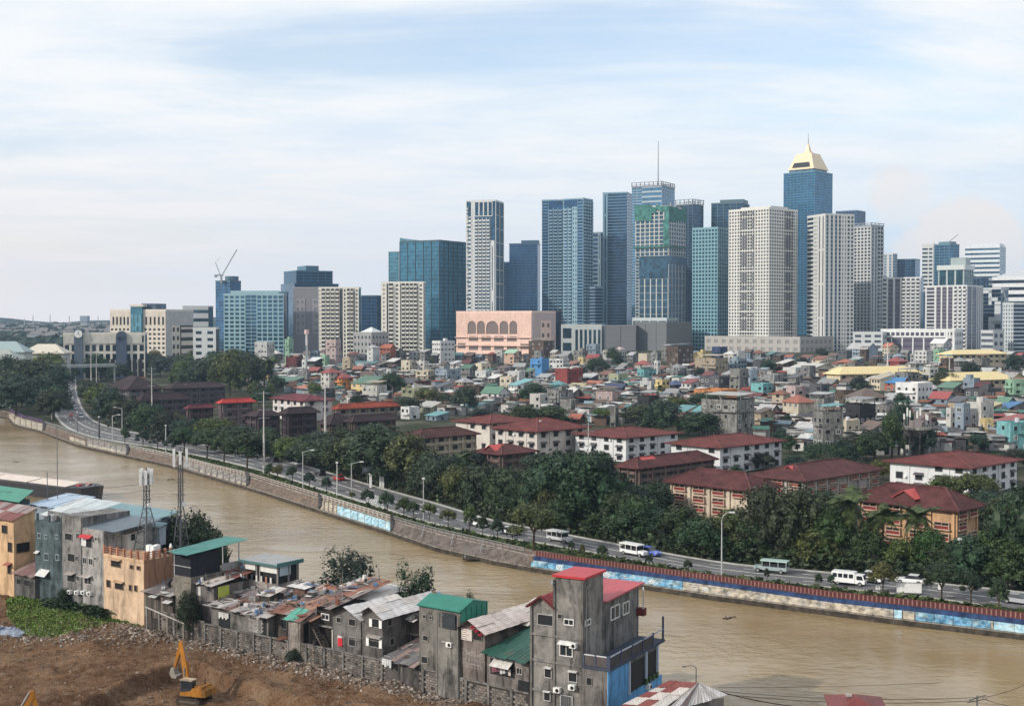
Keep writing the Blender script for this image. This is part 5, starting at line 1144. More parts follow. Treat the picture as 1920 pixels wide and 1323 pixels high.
# far rows that read as one mass: at the foot of the towers and on the hills at the left
mbw, mbr = MB(), MB(); fr = random.Random(5)
def farbox(X, Y, wd, h, z):
    mbw.box(X-wd/2,Y,z-2,X+wd/2,Y+wd,z+h)
    if fr.random() < 0.6: mbr.gable(X-wd/2,Y,X+wd/2,Y+wd,z+h,wd*0.2,0.5,0.3,'x')
    else: mbr.box(X-wd/2-0.3,Y-0.3,z+h,X+wd/2+0.3,Y+wd+0.3,z+h+0.5)
for k in range(1100):
    Y = fr.uniform(1700, 3300); X = Y*fr.uniform(-0.44,-0.30) if k < 900 else Y*fr.uniform(-0.30,0.42)
    farbox(X, Y, fr.uniform(7,17), fr.uniform(5,13), gz(X,Y)+ (Y-1700)*0.007)
o = struct('distant_houses', mbw, MATTE, color=(0.34,0.36,0.38)); o['kind'] = 'stuff'
o = struct('distant_roofs', mbr, MATTE, color=(0.17,0.16,0.16)); o['kind'] = 'stuff'
mb = MB(); fr = random.Random(15)
for k in range(900):
    Y = fr.uniform(1250, 3400); X = Y*fr.uniform(-0.44,-0.26); r = fr.uniform(8,20); z = gz(X,Y)+max(0,(Y-1700))*0.007; V = []
    for j in range(3):
        for i in range(6): a = i*1.047+j*0.4; q = (1.0,0.85,0.4)[j]*fr.uniform(0.8,1.15); V.append((X+r*q*math.cos(a), Y+r*q*math.sin(a), z+(0,0.45,0.85)[j]*r*fr.uniform(0.7,1.0)))
    mb.add(V, [(j*6+i,j*6+(i+1)%6,j*6+6+(i+1)%6,j*6+6+i) for j in range(2) for i in range(6)]+[tuple(range(12,18))])
o = struct('distant_trees', mb, HILLMAT); o['kind'] = 'stuff'
for k, (x, yt) in enumerate(((62,590),(46,597),(94,589),(130,592),(184,592))):
    P = at_Y(x, 612, 2600+40*k); t = thing('lattice_mast', ('thin radio mast left of the twin masts on the far hills','short thin mast, leftmost on the far hills','tallest thin mast on the far hills','thin mast between tall mast and water tank','thin mast right of the hill water tank')[k], 'mast', (P.x,P.y,10), 0, 'masts on the far hills')
    mb = MB(); mb.tube((0,0,0),(0,0,top_z(x,yt,P.y)-10),1.3,0.7); part('pole', mb, STEEL, t); mb = MB(); mb.box(-2,-0.3,30,2,0.3,31); part('cross_arm', mb, STEEL, t)
P = at_Y(159, 600, 2400); t = thing('water_tank', 'blue-grey water tank tower on the far hills', 'water tank', (P.x,P.y,12))
zt = top_z(159,592,2400)-12; mb = MB(); mb.box(-7,-7,zt-11,7,7,zt); part('tank', mb, MATTE, t, (0.25,0.3,0.36)); mb = MB(); mb.box(-6,-6,0,6,6,zt-11); part('shaft', mb, MATTE, t, (0.3,0.33,0.36))

# water tower with aerials among the near houses
P = at_g(1717, 856); z0 = P.z; zc = top_z(1717, 800, P.y)-z0; zt = top_z(1717, 758, P.y)-z0; rw = 27*P.y/F
t = thing('water_tower', 'old round concrete water tower crowded with aerials among the houses', 'water tower', P)
for k in range(8): a = k*0.785; mb = MB(); mb.bar((rw*0.8*math.cos(a),rw*0.8*math.sin(a),0),(rw*0.85*math.cos(a),rw*0.85*math.sin(a),zc-1.6),0.4); part('leg', mb, CONCRETE, t, (0.2,0.19,0.18))
mb = MB(); mb.tube((0,0,zc-2.6),(0,0,zc-0.6),rw*0.55,rw*0.95,20); part('tank', mb, CONCRETE, t, (0.30,0.27,0.25)); mb = MB(); mb.tube((0,0,zc-0.6),(0,0,zc),rw*1.06,n=20); part('rim', mb, CONCRETE, t, (0.36,0.33,0.31))
mb = MB(); mb.tube((0,0,0),(0,0,zc-2),rw*0.3,n=10); part('shaft', mb, CONCRETE, t, (0.2,0.18,0.17))
for k in range(14): a = k*0.449; x, y = rw*math.cos(a), rw*math.sin(a); mb = MB(); mb.box(x-0.05,y-0.05,zc,x+0.05,y+0.05,zc+1.0); part('rail_post', mb, STEEL, t)
for k in range(7):
    a = k*0.9; x, y = rw*0.8*math.cos(a), rw*0.8*math.sin(a); h = (zt-zc)*(0.55+0.45*((k*37)%10)/10); mb = MB(); mb.tube((x,y,zc),(x,y,zc+h),0.09,n=6); part('aerial', mb, STEEL, t)
    mb = MB(); mb.box(x-0.2,y-0.15,zc+h*0.55,x+0.2,y+0.15,zc+h*0.95); part('antenna_panel', mb, WHITE, t)
mb = MB(); mb.box(-1.6,-1.2,zc,1.4,1.2,zc+1.8); part('equipment_hut', mb, PLASTER, t, (0.3,0.25,0.25))
# small tank on a shaft below the brown hotel block
P = at_Y(575, 640, 930); z0 = gz(P.x,P.y); t = thing('water_tank', 'small pinkish water tank on a thin shaft below the hotel block', 'water tank', (P.x,P.y,z0))
z1 = top_z(575,626,930)-z0; z2 = top_z(575,618,930)-z0; mb = MB(); mb.tube((0,0,0),(0,0,z1),0.8,n=8); part('shaft', mb, PAINT, t, (0.6,0.58,0.58)); mb = MB(); mb.tube((0,0,z1),(0,0,z2),1.7,n=12); part('tank', mb, PAINT, t, (0.6,0.42,0.40))
# footbridge over the far end of the road
A, B = at_Y(36, 690, 720), at_Y(218, 686, 745); t = thing('footbridge', 'pale flat footbridge crossing the far end of the road above trees', 'bridge', A); d_ = B-A
mb = MB(); mb.bar((0,0,0),tuple(d_),3.0,0.8); part('deck', mb, PLASTER_CLEAN, t, (0.30,0.33,0.34)); 
mb = MB(); mb.bar((0,-2,1.2),tuple(d_+Vector((0,-2,1.2))),0.15,0.8); part('parapet', mb, PLASTER_CLEAN, t, (0.48,0.50,0.50))
for k in (0.05,0.40,0.98): p = d_*k; mb = MB(); mb.box(p.x-0.4,p.y-0.4,gz(A.x+p.x,A.y+p.y)-A.z-1,p.x+0.4,p.y+0.4,p.z-0.4); part('pier', mb, PLASTER_CLEAN, t, (0.36,0.38,0.38))
# ================================================================ trees
def mat_leaf(name, tint):
    m, t, b = new_mat(name, 0.55, 0.25)
    n = noise(t, 0.35, 3, 0.6, coords(t, None, 'Object'))
    oi = N(t, 'ShaderNodeObjectInfo'); ge = N(t, 'ShaderNodeNewGeometry')
    c = mixc(t, 1.0, oi.outputs['Color'], tint, 'MULTIPLY')
    rn = mrange(t, ge.outputs['Random Per Island'], 0, 1, 0.30, 1.9)  # wide random leaf brightness also paints in speckled highlights
    t.links.new(mixc(t, 1.0, c, rn, 'MULTIPLY'), b.inputs['Base Color'])
    b.inputs['Subsurface Weight'].default_value = 0.0
    return m
LEAF = mat_leaf('foliage', (1, 1, 1)); BARK = mat_flat('bark', (0.07,0.055,0.042), 0.9, 0.1, 0, 0.3, 2)
def crown_mesh(seed, lobes, leaves, size, flat=0.8, core=0.74, spread=1.0, fat=1.0):
    """leaf clumps spread over overlapping lobes; x,y in [-.5,.5], z in [0,1]"""
    rr = random.Random(seed); mb = MB(); L = []
    for k in range(lobes):
        a = 2.399*k+rr.uniform(-0.4,0.4); q = math.sqrt((k+0.3)/lobes); r = 0.31*q*spread
        zc = 0.40+0.30*(1-q*q)+rr.uniform(-0.13,0.13)*spread**4
        L.append((r*math.cos(a), r*math.sin(a), zc, rr.uniform(0.14,0.22)*(1.0 if q > 0.5 else 1.15)*fat, rr.uniform(0.16,0.25)))
    for k in range(int(lobes*0.6)):
        a = rr.uniform(0,6.28); L.append((0.36*math.cos(a),0.36*math.sin(a),rr.uniform(0.16,0.42),rr.uniform(0.10,0.15),rr.uniform(0.10,0.17)))
    tot = sum(l[3]**2 for l in L)
    for (x, y, z, r, rz) in L:
        n = int(leaves*r*r/tot)
        # dense inner mass
        V = []; m1, m2 = 7, 5
        for j in range(1, m2):
            ph = math.pi*j/m2
            for i in range(m1):
                th = 2*math.pi*i/m1; k = core*rr.uniform(0.86,1.1)
                V.append((x+r*k*math.sin(ph)*math.cos(th), y+r*k*math.sin(ph)*math.sin(th), z+rz*k*math.cos(ph)))
        V += [(x,y,z+rz*core),(x,y,z-rz*core)]
        fs = [(j*m1+i,j*m1+(i+1)%m1,(j+1)*m1+(i+1)%m1,(j+1)*m1+i) for j in range(m2-2) for i in range(m1)]
        fs += [(len(V)-2,(i+1)%m1,i) for i in range(m1)]+[(len(V)-1,(m2-2)*m1+i,(m2-2)*m1+(i+1)%m1) for i in range(m1)]
        mb.add(V, [tuple(reversed(f)) for f in fs])
        for _ in range(n):
            u = rr.uniform(-0.75,1); th = rr.uniform(0,6.28); s = math.sqrt(1-u*u)
            nn = Vector((s*math.cos(th), s*math.sin(th), u)); k = rr.uniform(0.70,1.14)
            p = Vector((x+nn.x*r*k, y+nn.y*r*k, z+nn.z*rz*k))
            nd = (nn + Vector((rr.uniform(-.9,.9),rr.uniform(-.9,.9),rr.uniform(-.4,1.0)))).normalized()
            a = nd.orthogonal().normalized(); b = nd.cross(a); w_ = rr.uniform(0,6.28)
            a, b = a*math.cos(w_)+b*math.sin(w_), b*math.cos(w_)-a*math.sin(w_)
            h = size*rr.choice((0.7,1.0,1.0,1.4,2.0))*rr.uniform(0.8,1.2); q = nd*h*0.28
            mb.add([p-a*h-b*h*0.1, p-b*h*0.55-q*0.3, p+a*h-q, p+b*h*0.55+q*0.3],[(0,1,2,3)])
    return mb.mesh('crown', LEAF)
def trunk_mesh(seed):
    rr = random.Random(seed); mb = MB()
    mb.tube((0,0,0),(0.02,0.01,0.38),0.035,0.025,7)
    for k in range(5):
        a = k*1.257+rr.uniform(-.3,.3); e = Vector((0.24*math.cos(a),0.24*math.sin(a),rr.uniform(0.55,0.75)))
        mb.tube((0.02,0.01,rr.uniform(0.28,0.38)), e, 0.018, 0.006, 5)
    return mb.mesh('trunk', BARK)
CROWNS = [crown_mesh(k, 12+k%4, 4200, 0.019, core=0.60) for k in range(6)]
CROWNS_S = [crown_mesh(20+k, 9+k%3, 1700, 0.027, core=0.60) for k in range(4)]
CROWNS_D = [crown_mesh(40+k, 18, 8000, 0.0145, core=0.45) for k in range(2)]
CROWNS_B = [crown_mesh(60+k, 22, 7000, 0.0135, core=0.3, spread=1.2, fat=0.62) for k in range(2)]
TRUNKS = [trunk_mesh(k) for k in range(3)]
GREENS = [(0.022,0.038,0.015),(0.017,0.032,0.016),(0.028,0.044,0.015),(0.025,0.041,0.020),(0.056,0.070,0.018),(0.021,0.038,0.022)]
REFS = [(1720,980,'orange balcony block'),(1350,940,'cream balcony block'),(1530,885,'brown block with red dormer sheets'),(1790,890,'long white block near the right edge'),(1360,845,'white block with plain maroon roof'),(1175,835,'white block right of the patched roof'),(1250,880,'low dormered maroon roof'),(1010,820,'patched maroon roof'),(880,805,'left end of the long white block'),(820,830,'beige brown-roofed block'),(945,850,'low maroon roof with red patch'),(690,795,'double black hip roof'),(560,800,'dark open-gallery block'),(440,770,'bright red hip roof'),(250,730,'long pale-columned block'),(360,735,'patched black roof'),(1590,1083,'white passenger van'),(1705,1103,'blank white billboard'),(1353,1000,'curved white lamp post'),(1103,850,'tall concrete pole right of centre'),(495,800,'tallest utility pole'),(150,770,'road bend'),(30,775,'end of the embankment'),(660,980,'pale blue slope panels'),(870,1000,'terraced steps'),(1140,1070,'blue mural'),(1450,1100,'cream mural'),(1345,750,'orange terrace house'),(1700,800,'water tower'),(1640,705,'longest yellow roof'),(1840,720,'right yellow roof'),(930,615,'pink arcaded block'),(200,640,'clock building'),(300,620,'beige arched block'),(1550,810,'tall concrete house'),(1010,690,'bright blue house'),(1067,707,'plain red house'),(650,720,'orange house'),(1430,510,'biggest white tower'),(1190,1030,'white jeepney')]
def where(px, py, k=0):
    r = sorted(REFS, key=lambda r: (r[0]-px)**2+2.2*(r[1]-py)**2)[k]
    dx, dy = px-r[0], py-r[1]
    if abs(dx) > 1.1*abs(dy): return ('right of' if dx > 0 else 'left of')+' the '+r[2]
    return ('in front of' if dy > 0 else 'behind')+' the '+r[2]
NT = [0]
def tree(px, base, top, wd, crowns=None, label=None, P=None, green=None, zlow=0.10, group='trees across the river'):
    NT[0] += 1; rr = random.Random(NT[0]*31)
    if P is None: P = at_g(px, base)
    zt = top_z(px, top, P.y); H = max(2.2, zt-P.z); W = wd*P.y/F
    crowns = crowns or (CROWNS if wd > 42 else CROWNS_S)
    sz = 'large' if wd > 95 else 'medium' if wd > 55 else 'small'
    shp = 'broad' if W > H*1.15 else 'tall' if H > W*1.35 else 'round'
    gi = rr.randrange(len(GREENS)) if green is None else green
    gw = ('dark green','dark green','green','mid green','bright green','deep green')[gi]
    if label is None:
        b = f'{sz} {shp} {gw} tree'; m = (base+top)/2
        w0, w1, w2 = where(px, m), where(px, m, 1), where(px, m, 2)
        ws = [where(px, m, k) for k in range(12)]
        o = [f'{b} {w0}', f'{b} {w0} and {w1}', f'{b} {w1}', f'{b} {w0} and {w2}', f'{b} {w2}', f'{b} {w1} and {w2}']+[f'{b} {ws[i]} and {ws[j]}' for j in range(3,12) for i in range(j)]
        label = uniq(*([q for q in o if len(q.split()) <= 16]))
    t = thing('tree', label, 'tree', P, 0, group)
    zc = H*zlow
    c = link('crown', rr.choice(crowns), t, tuple(x*rr.uniform(0.8,1.2) for x in GREENS[gi]), (0,0,zc)); c.scale = (W,W,(H-zc)); c.rotation_euler = (0,0,rr.uniform(0,6.28))
    k = link('trunk', rr.choice(TRUNKS), t); k.scale = (H*0.75,H*0.75,H)
    return t
TREES = [ # first rank behind the road, right to left
 (1908,1097,893,130),(1855,1092,990,105),(1795,1088,1012,90),(1742,1078,975,85),(1690,1074,1000,80),(1628,1068,985,95),(1560,1060,945,110),(1500,1054,905,125),(1440,1048,898,130),(1385,1040,945,110),(1335,1032,965,95),(1280,1022,945,105),(1222,1012,940,105),(1165,1004,915,105),(1108,996,838,150),(1045,982,832,145),(1000,972,878,105),(955,962,872,105),(905,952,866,105),(862,940,862,95),(812,930,838,110),(765,919,806,120),(712,908,800,120),(662,896,806,105),(618,884,822,85),(578,873,828,78),(535,864,822,74),(492,856,812,72),(445,848,800,95),(398,840,785,80),(352,832,784,66),(312,826,772,60),(272,816,760,60),(238,803,742,58),(205,792,728,62),(183,777,716,55),(168,762,708,46),
 # second rank between the blocks
 (1830,945,880,95),(1770,940,886,80),(1690,850,742,58),(1672,862,770,52),(1640,862,802,80),(1600,862,808,70),(1474,800,776,30),(1462,835,800,34),(1480,850,812,40),(1225,850,800,70),(1120,902,845,80),(1190,960,905,70),(1230,950,905,60),(1010,905,845,90),(880,880,840,60),(720,860,800,85),(770,872,812,80),(700,852,792,70),(640,850,802,60),(596,846,808,56),(500,842,800,50),(455,838,806,52),(330,818,776,50),(290,806,762,46),
 (1310,818,768,110),(1240,815,744,95),(1200,800,752,80),(1330,772,732,95),(1265,778,738,70),(1030,800,758,95),(985,802,756,80),(1000,762,714,70),(945,800,770,60),(900,792,762,50),(870,776,720,60),(1430,880,846,60),(1560,880,826,70),(1130,790,762,50),(760,778,738,70),(738,745,694,52),(800,766,722,60),(835,760,735,44),(1020,676,640,40),(925,668,640,46),(1150,690,650,40),(1120,700,668,52),(985,715,690,40),(1610,745,702,46),(1770,735,690,60),(1820,712,676,44),(1760,712,684,50),(1900,700,662,50),(675,668,635,30),(765,666,640,24),(820,668,645,34),(1540,672,652,30),(1505,690,668,30),(1440,700,672,34),(1590,780,748,30),(1470,760,735,30),(1690,770,735,40),
 (1505,905,862,62),(1550,892,846,58),(1655,900,858,60),(1610,900,860,50),(1380,905,872,46),(1490,880,850,50),(1900,880,838,60),
 # left mass at the bend
 (30,778,700,100),(75,772,694,90),(95,762,690,60),(10,770,690,90),(55,748,668,110),(105,742,676,70),(15,740,664,90),(140,706,664,50),(120,716,676,50),(90,720,655,80),(45,715,655,80),(150,700,650,60),(180,715,662,60),(205,706,650,60),(240,700,655,56),(275,705,660,50),(300,708,664,50),(215,690,640,50),(255,680,645,40),(170,684,640,40),(130,684,640,40),
 (430,742,655,90),(465,735,648,70),(395,735,664,80),(360,735,676,66),(495,730,668,50),(335,725,680,40),(405,712,650,60),(520,735,700,40),(590,745,712,36),(445,770,742,40),(320,760,735,36),
]
for (a_, b_, c_, d_) in TREES:
    if 190 < a_ < 720 and b_ > 780: c_, d_ = c_-6, d_*1.2
    tree(a_, b_, c_, d_)
# small street trees on the verge
for (px, b, tp, w_) in ((345,852,796,62),(388,860,800,66),(420,868,806,52),(268,838,806,34),(325,850,812,40),(520,900,868,26),(580,914,884,28),(612,922,892,24),(690,950,914,30),(775,972,938,32),(840,988,950,36),(905,1004,966,30),(960,1018,980,30),(1130,1050,1020,26),(1290,1074,1052,22),(505,898,866,22),(548,902,872,26),(726,963,918,36),(757,968,930,34),(805,978,938,32),(880,1000,945,34),(932,1010,968,28),(1000,1032,935,100),(1072,1040,1012,16),(1092,1042,1022,12),(1217,1064,1048,18),(1655,1113,1052,62),(1765,1126,1050,80),(1820,1132,1065,44),(1872,1150,1078,40),(1535,1100,1078,18),(1558,1102,1080,16),(463,884,806,110),(234,833,800,22),(295,846,806,36),(660,938,920,16),(1438,1090,1078,12)):
    tree(px, b, tp, w_, zlow=0.3, group='street trees on the river verge', label=uniq(f'{"large" if w_ > 60 else "small"} verge tree beside the road, {where(px,(b+tp)/2)}', f'{"large" if w_ > 60 else "slim"} verge tree, {where(px,(b+tp)/2)} and {where(px,(b+tp)/2,1)}', *[f'lone verge tree near the kerb, {where(px,(b+tp)/2,i)}' for i in range(1,9)]))
# fill the green belt between the road and the houses, and scattered trees among the houses
fr = random.Random(9); nn = 0
farsort = sorted([p for p in FAR if p[1] > 790], key=lambda p: p[0])
for q in range(1500):
    if nn >= 112: break
    px = fr.uniform(210, 1920); lo = lerp_y(farsort, px)-4; hi = bound(px)+6
    py = fr.uniform(hi, lo); P = at_g(px, py); H = fr.uniform(6,10); W = fr.uniform(7,11)
    wpx, hpx = W*F/P.y, H*F/P.y; x0, x1, y0 = px-wpx/2, px+wpx/2, py-hpx; bad = False
    for b in BLOCK_BOXES:
        if py > b[3]-8:
            ox = min(x1,b[2])-max(x0,b[0]); oy = min(py,b[3]-0.33*(b[3]-b[1]))-max(y0,b[1])
            if ox > 4 and oy > 3: bad = True
        elif b[0]-8 < px < b[2]+8 and b[1]+10 < py <= b[3]-8: bad = True
    for h in HOUSES:
        if h[0]-4 < px < h[2]+4 and py > h[3]-2 and y0 < h[1]+0.4*(h[3]-h[1]) and py-h[3] < 30: bad = True
    if bad: continue
    tree(px, py, y0, wpx); nn += 1
for q in range(62):   # the thick wood at the river bend
    px = fr.uniform(-15, 108) if q < 30 else fr.uniform(95, 440); py = fr.uniform(684, lerp_y(TOPLINE, px)-4) if q < 30 else fr.uniform(682, 722)
    P = at_g(px, py); H = fr.uniform(11,17); W = fr.uniform(13,20); tree(px, py, py-H*F/P.y, W*F/P.y)
for q in range(210):
    px = fr.uniform(450, 1920); py = fr.uniform(684, bound(px)); P = at_g(px, py); W = fr.uniform(4,8); H = W*fr.uniform(0.9,1.3)
    wpx, hpx = W*F/P.y, H*F/P.y
    if any(h[0]-2 < px < h[2]+2 and h[1] < py < h[3]-2 for h in HOUSES) or clash(px-wpx/2, py-hpx, px+wpx/2, py): continue
    tree(px, py, py-hpx, wpx)
# low undergrowth under the trees: one mass
mb = MB(); rr = random.Random(4)
for q in range(9000):
    px = rr.uniform(200, 1960); f = rr.random()**1.6
    ye = lerp_y(farsort, px)-3-f*14
    P = at_g(px, ye); h = rr.uniform(0.3,0.7)*(1 if P.y < 350 else 1.5); z = P.z+rr.uniform(0,2.4)
    a = Vector((rr.uniform(-1,1),rr.uniform(-1,1),rr.uniform(-.5,.5))).normalized()*h; b = Vector((rr.uniform(-1,1),rr.uniform(-1,1),rr.uniform(0,1))).normalized()*h*0.7
    p = Vector((P.x,P.y,z)); mb.add([p-a,p-b,p+a,p+b],[(0,1,2,3)])
o = struct('undergrowth', mb, LEAF, color=(0.028,0.042,0.018)); o['kind'] = 'stuff'
# low plants on the verge
mb = MB()
for q in range(5200):
    px = rr.uniform(300, 1930); P = between(px, rr.uniform(0.5,0.86), 0); h = rr.uniform(0.12,0.32)*(2 if rr.random() < 0.12 else 1); p = P+Vector((0,0,0.05+h*0.7))
    a = Vector((rr.uniform(-1,1),rr.uniform(-1,1),rr.uniform(-.3,.3))).normalized()*h; b = Vector((rr.uniform(-1,1),rr.uniform(-1,1),rr.uniform(0,1))).normalized()*h*0.8
    mb.add([p-a,p-b,p+a,p+b],[(0,1,2,3)])
o = struct('verge_plants', mb, LEAF, color=(0.040,0.058,0.016)); o['kind'] = 'stuff'
# coconut palms
def frond_mesh():
    mb = MB(); n = 11; prev = None
    for i in range(n):
        s = i/(n-1); p = Vector((s*3.2, 0, 0.9*s-1.9*s*s)); 
        if prev is not None:
            mb.bar(prev, p, 0.07*(1.2-s), 0.05)
            ll = 0.95*math.sin(math.pi*min(1,0.15+s*0.85))+0.12
            for sg in (-1,1):
                for e in (0.0,0.5):
                    q = prev.lerp(p, e); tip = q+Vector((0.35, sg*ll, -0.45*ll)); wv = Vector((0.16,0,0))
                    mb.add([q-wv, q+wv, tip],[(0,1,2)])
        prev = p
    return mb.mesh('frond', LEAF)
FROND = frond_mesh()
def palm(px, base, top, label, sc=1.0, n=18):
    P = at_g(px, base); zt = top_z(px, top, P.y)-1.2*sc; H = zt-P.z; rr = random.Random(int(px))
    t = thing('coconut_palm', label, 'palm', P, 0, 'coconut palms')
    mb = MB(); pr = (0,0,0)
    for i in range(1,7):
        s = i/6; q = (0.5*s*s, 0.2*s, H*s); mb.tube(pr, q, 0.17-0.05*s, 0.16-0.05*s, 7); pr = q
    part('trunk', mb, BARK, t)
    for k in range(n):
        f = link('frond', FROND, t, (0.045,0.062,0.022), pr); f.scale = (sc*rr.uniform(0.85,1.15),)*3
        f.rotation_euler = (rr.uniform(-0.25,0.25), rr.uniform(-0.75,0.85), 2*math.pi*k/n+rr.uniform(-0.15,0.15))
palm(1590,1062,922,'tallest coconut palm left of the orange balcony block',1.35,22)
palm(1652,1070,950,'coconut palm at the left corner of the orange balcony block',1.15)
palm(1712,1074,948,'coconut palm directly before the orange balcony block',1.2)
palm(1628,1066,962,'short coconut palm between the two taller palms',0.9)
palm(862,905,846,'coconut palm before the beige brown-roofed block',1.2)
palm(225,800,752,'coconut palm among trees right of the road bend',1.3)
palm(505,742,668,'coconut palm beside the trees below the brown hotel block',1.6)
palm(1235,745,722,'small coconut palm near the yellow house',1.0)
# ================================================================ fences and lamps along the river
def rail_fence(label, x0, x1, step, post, hgt, colp, colr, name, rails=(0.95,0.5)):
    t = thing(name, label, 'railing', Tp(x0), 0, 'railings on the embankment'); o = Vector(t.location)
    A = []; x = x0
    while x < x1:
        A.append(Vector(secp(x, 1.03 if name != 'red_railing' else 0.975, Z0))-o)
        # keep an even spacing on the ground
        d = (Tp(x+2)-Tp(x)).length/2; x += step/d
    mb = MB()
    for p in A: mb.box(p.x-post/2,p.y-post/2,p.z,p.x+post/2,p.y+post/2,p.z+hgt)
    part('post', mb, PAINT, t, colp, 'stuff')
    for k in rails:
        mb = MB()
        for a, b in zip(A, A[1:]): mb.bar(a+Vector((0,0,hgt*k)), b+Vector((0,0,hgt*k)), post*0.9, 0.10)
        part('rail', mb, PAINT, t, colr)
rail_fence('red slatted railing with pale pink posts above the mural wall', 1004, 1950, 0.62, 0.15, 0.85, (0.32,0.17,0.15), (0.11,0.02,0.02), 'red_railing', (0.97,0.06))
# dark red slats between the pale posts
t = thing('red_fence_panels', 'dark red fence panels set between the pale posts of the railing', 'fence', Tp(1004), 0, 'railings on the embankment'); o_ = Vector(t.location)
mb = MB(); xl = [1004+i*(1950-1004)/80 for i in range(81)]
for a, b in zip(xl, xl[1:]): mb.bar(Vector(secp(a,1.0,Z0+0.42))-o_, Vector(secp(b,1.0,Z0+0.42))-o_, 0.05, 0.70)
part('panel', mb, PAINT, t, (0.075,0.016,0.017), 'stuff')
rail_fence('grey steel railing along the top of the terraced steps', 738, 996, 2.0, 0.14, 1.05, (0.10,0.10,0.11), (0.22,0.22,0.22), 'steel_railing')
rail_fence('white concrete railing above the pale blue slope panels', 600, 734, 2.2, 0.30, 1.05, (0.5,0.46,0.40), (0.42,0.38,0.34), 'concrete_railing')
rail_fence('dark post railing above the long brown slope', 468, 598, 2.4, 0.18, 1.05, (0.10,0.09,0.09), (0.45,0.38,0.33), 'post_railing')
rail_fence('white concrete railing behind the ribbed grey slope panels', 332, 464, 2.2, 0.30, 1.05, (0.48,0.44,0.38), (0.42,0.38,0.34), 'concrete_railing')
rail_fence('low white railing above the smooth brown slope', 242, 330, 2.6, 0.22, 1.0, (0.12,0.11,0.11), (0.55,0.53,0.50), 'post_railing')
rail_fence('dark railing above the whitish worn panels near the bend', 84, 238, 2.8, 0.25, 1.1, (0.14,0.14,0.15), (0.30,0.30,0.30), 'post_railing')
rail_fence('purple railing at the far end of the embankment', 18, 82, 3, 0.3, 1.3, (0.10,0.06,0.14), (0.16,0.09,0.22), 'purple_railing')
# buttresses
for x in (735, 600, 464, 239, 82):
    W_, T_, d_, L_ = cross(x); mb = MB(); t = thing('buttress', {735:'dark buttress between pale blue panels and terraced steps',600:'dark buttress left of the lettered slope panels',464:'dark buttress between ribbed panels and long brown slope',239:'dark buttress between worn panels and brown slope',82:'dark buttress at the end of the cream panels'}[x], 'buttress', (0,0,0), 0, 'buttresses of the embankment')
    u = (Wp(x+3)-Wp(x)).normalized(); t.location = Wp(x, 0)
    a = Vector(secp(x,0.2,0))-t.location; b = Vector(secp(x,1.06,0))-t.location
    n_ = (b-a).normalized(); s = Vector((-n_.y,n_.x,0))*0.35
    mb.add([tuple(p) for p in (a-s,a+s,b+s,b-s)]+[tuple(p+Vector((0,0,z))) for p, z in ((a-s,1.4),(a+s,1.4),(b+s,Z0+1.2),(b-s,Z0+1.2))],[(0,1,2,3),(7,6,5,4),(0,4,5,1),(1,5,6,2),(2,6,7,3),(3,7,4,0)])
    part('block', mb, CONCRETE, t, (0.10,0.09,0.09))
# lamp posts
def lamp(px, base, top, arm, label, r=0.085, curved=False, colr=(0.42,0.43,0.44)):
    P = at_g(px, base); H = max(4.0, top_z(px, top, P.y)-P.z)
    t = thing('lamp_post', label, 'lamp post', P, 0, 'lamp posts along the river road')
    mb = MB(); mb.tube((0,0,0),(0,0,H),r*1.4,r*0.8,8); part('pole', mb, PAINT, t, colr)
    if arm:
        L = arm*2.6; mb = MB()
        if curved:
            pr = Vector((0,0,H))
            for k in range(1,6): q = Vector((L*0.55*(1-math.cos(k*0.3)), -0.3, H+1.3*math.sin(k*0.3))); mb.tube(pr,q,r*0.6,n=6); pr = q
        else: mb.tube((0,0,H-0.15),(L*0.8,-0.3,H+0.35),r*0.6,n=6); pr = Vector((L*0.8,-0.3,H+0.35))
        part('arm', mb, PAINT, t, colr)
        mb = MB(); s = 1 if arm > 0 else -1; mb.box(min(pr.x,pr.x+s*0.9),pr.y-0.16,pr.z-0.1,max(pr.x,pr.x+s*0.9),pr.y+0.16,pr.z+0.1); part('lamp_head', mb, PAINT, t, (0.6,0.6,0.6))
    else:
        mb = MB(); mb.box(-0.25,-0.25,H,0.25,0.25,H+0.3); part('lamp_head', mb, PAINT, t, (0.6,0.6,0.6))
lamp(1353,1080,975,0.8,'tall white lamp post with curved neck before the cream balcony block',0.09,True)
lamp(1799,1092,1012,0,'straight pale lamp post before the orange balcony block')
lamp(568,917,846,0.9,'lamp post with a single arm above the long brown slope')
lamp(659,937,868,0.9,'lamp post with a single arm above the lettered panels')
lamp(632,931,868,0,'plain white pole between two armed lamp posts',0.10,False,(0.55,0.55,0.54))
lamp(794,978,898,0,'plain pole lamp above the start of the terraced steps')
lamp(776,912,868,-0.9,'lamp post on the far kerb with arm reaching left',0.10)
lamp(211,826,779,0.9,'lamp post with right-reaching arm inside the road bend',0.13)
lamp(229,806,765,-1.0,'lamp post with left-reaching arm on the far kerb of the bend',0.13)
lamp(145,810,773,0,'dark pole on the river kerb of the bend',0.16,False,(0.12,0.12,0.13))
lamp(186,823,782,0,'thick black pole on the river kerb of the bend',0.26,False,(0.04,0.04,0.05))
lamp(311,848,798,0,'grey pole beside the smooth brown slope',0.14)
lamp(97,786,745,0,'slender pole at the upper end of the bend',0.14)
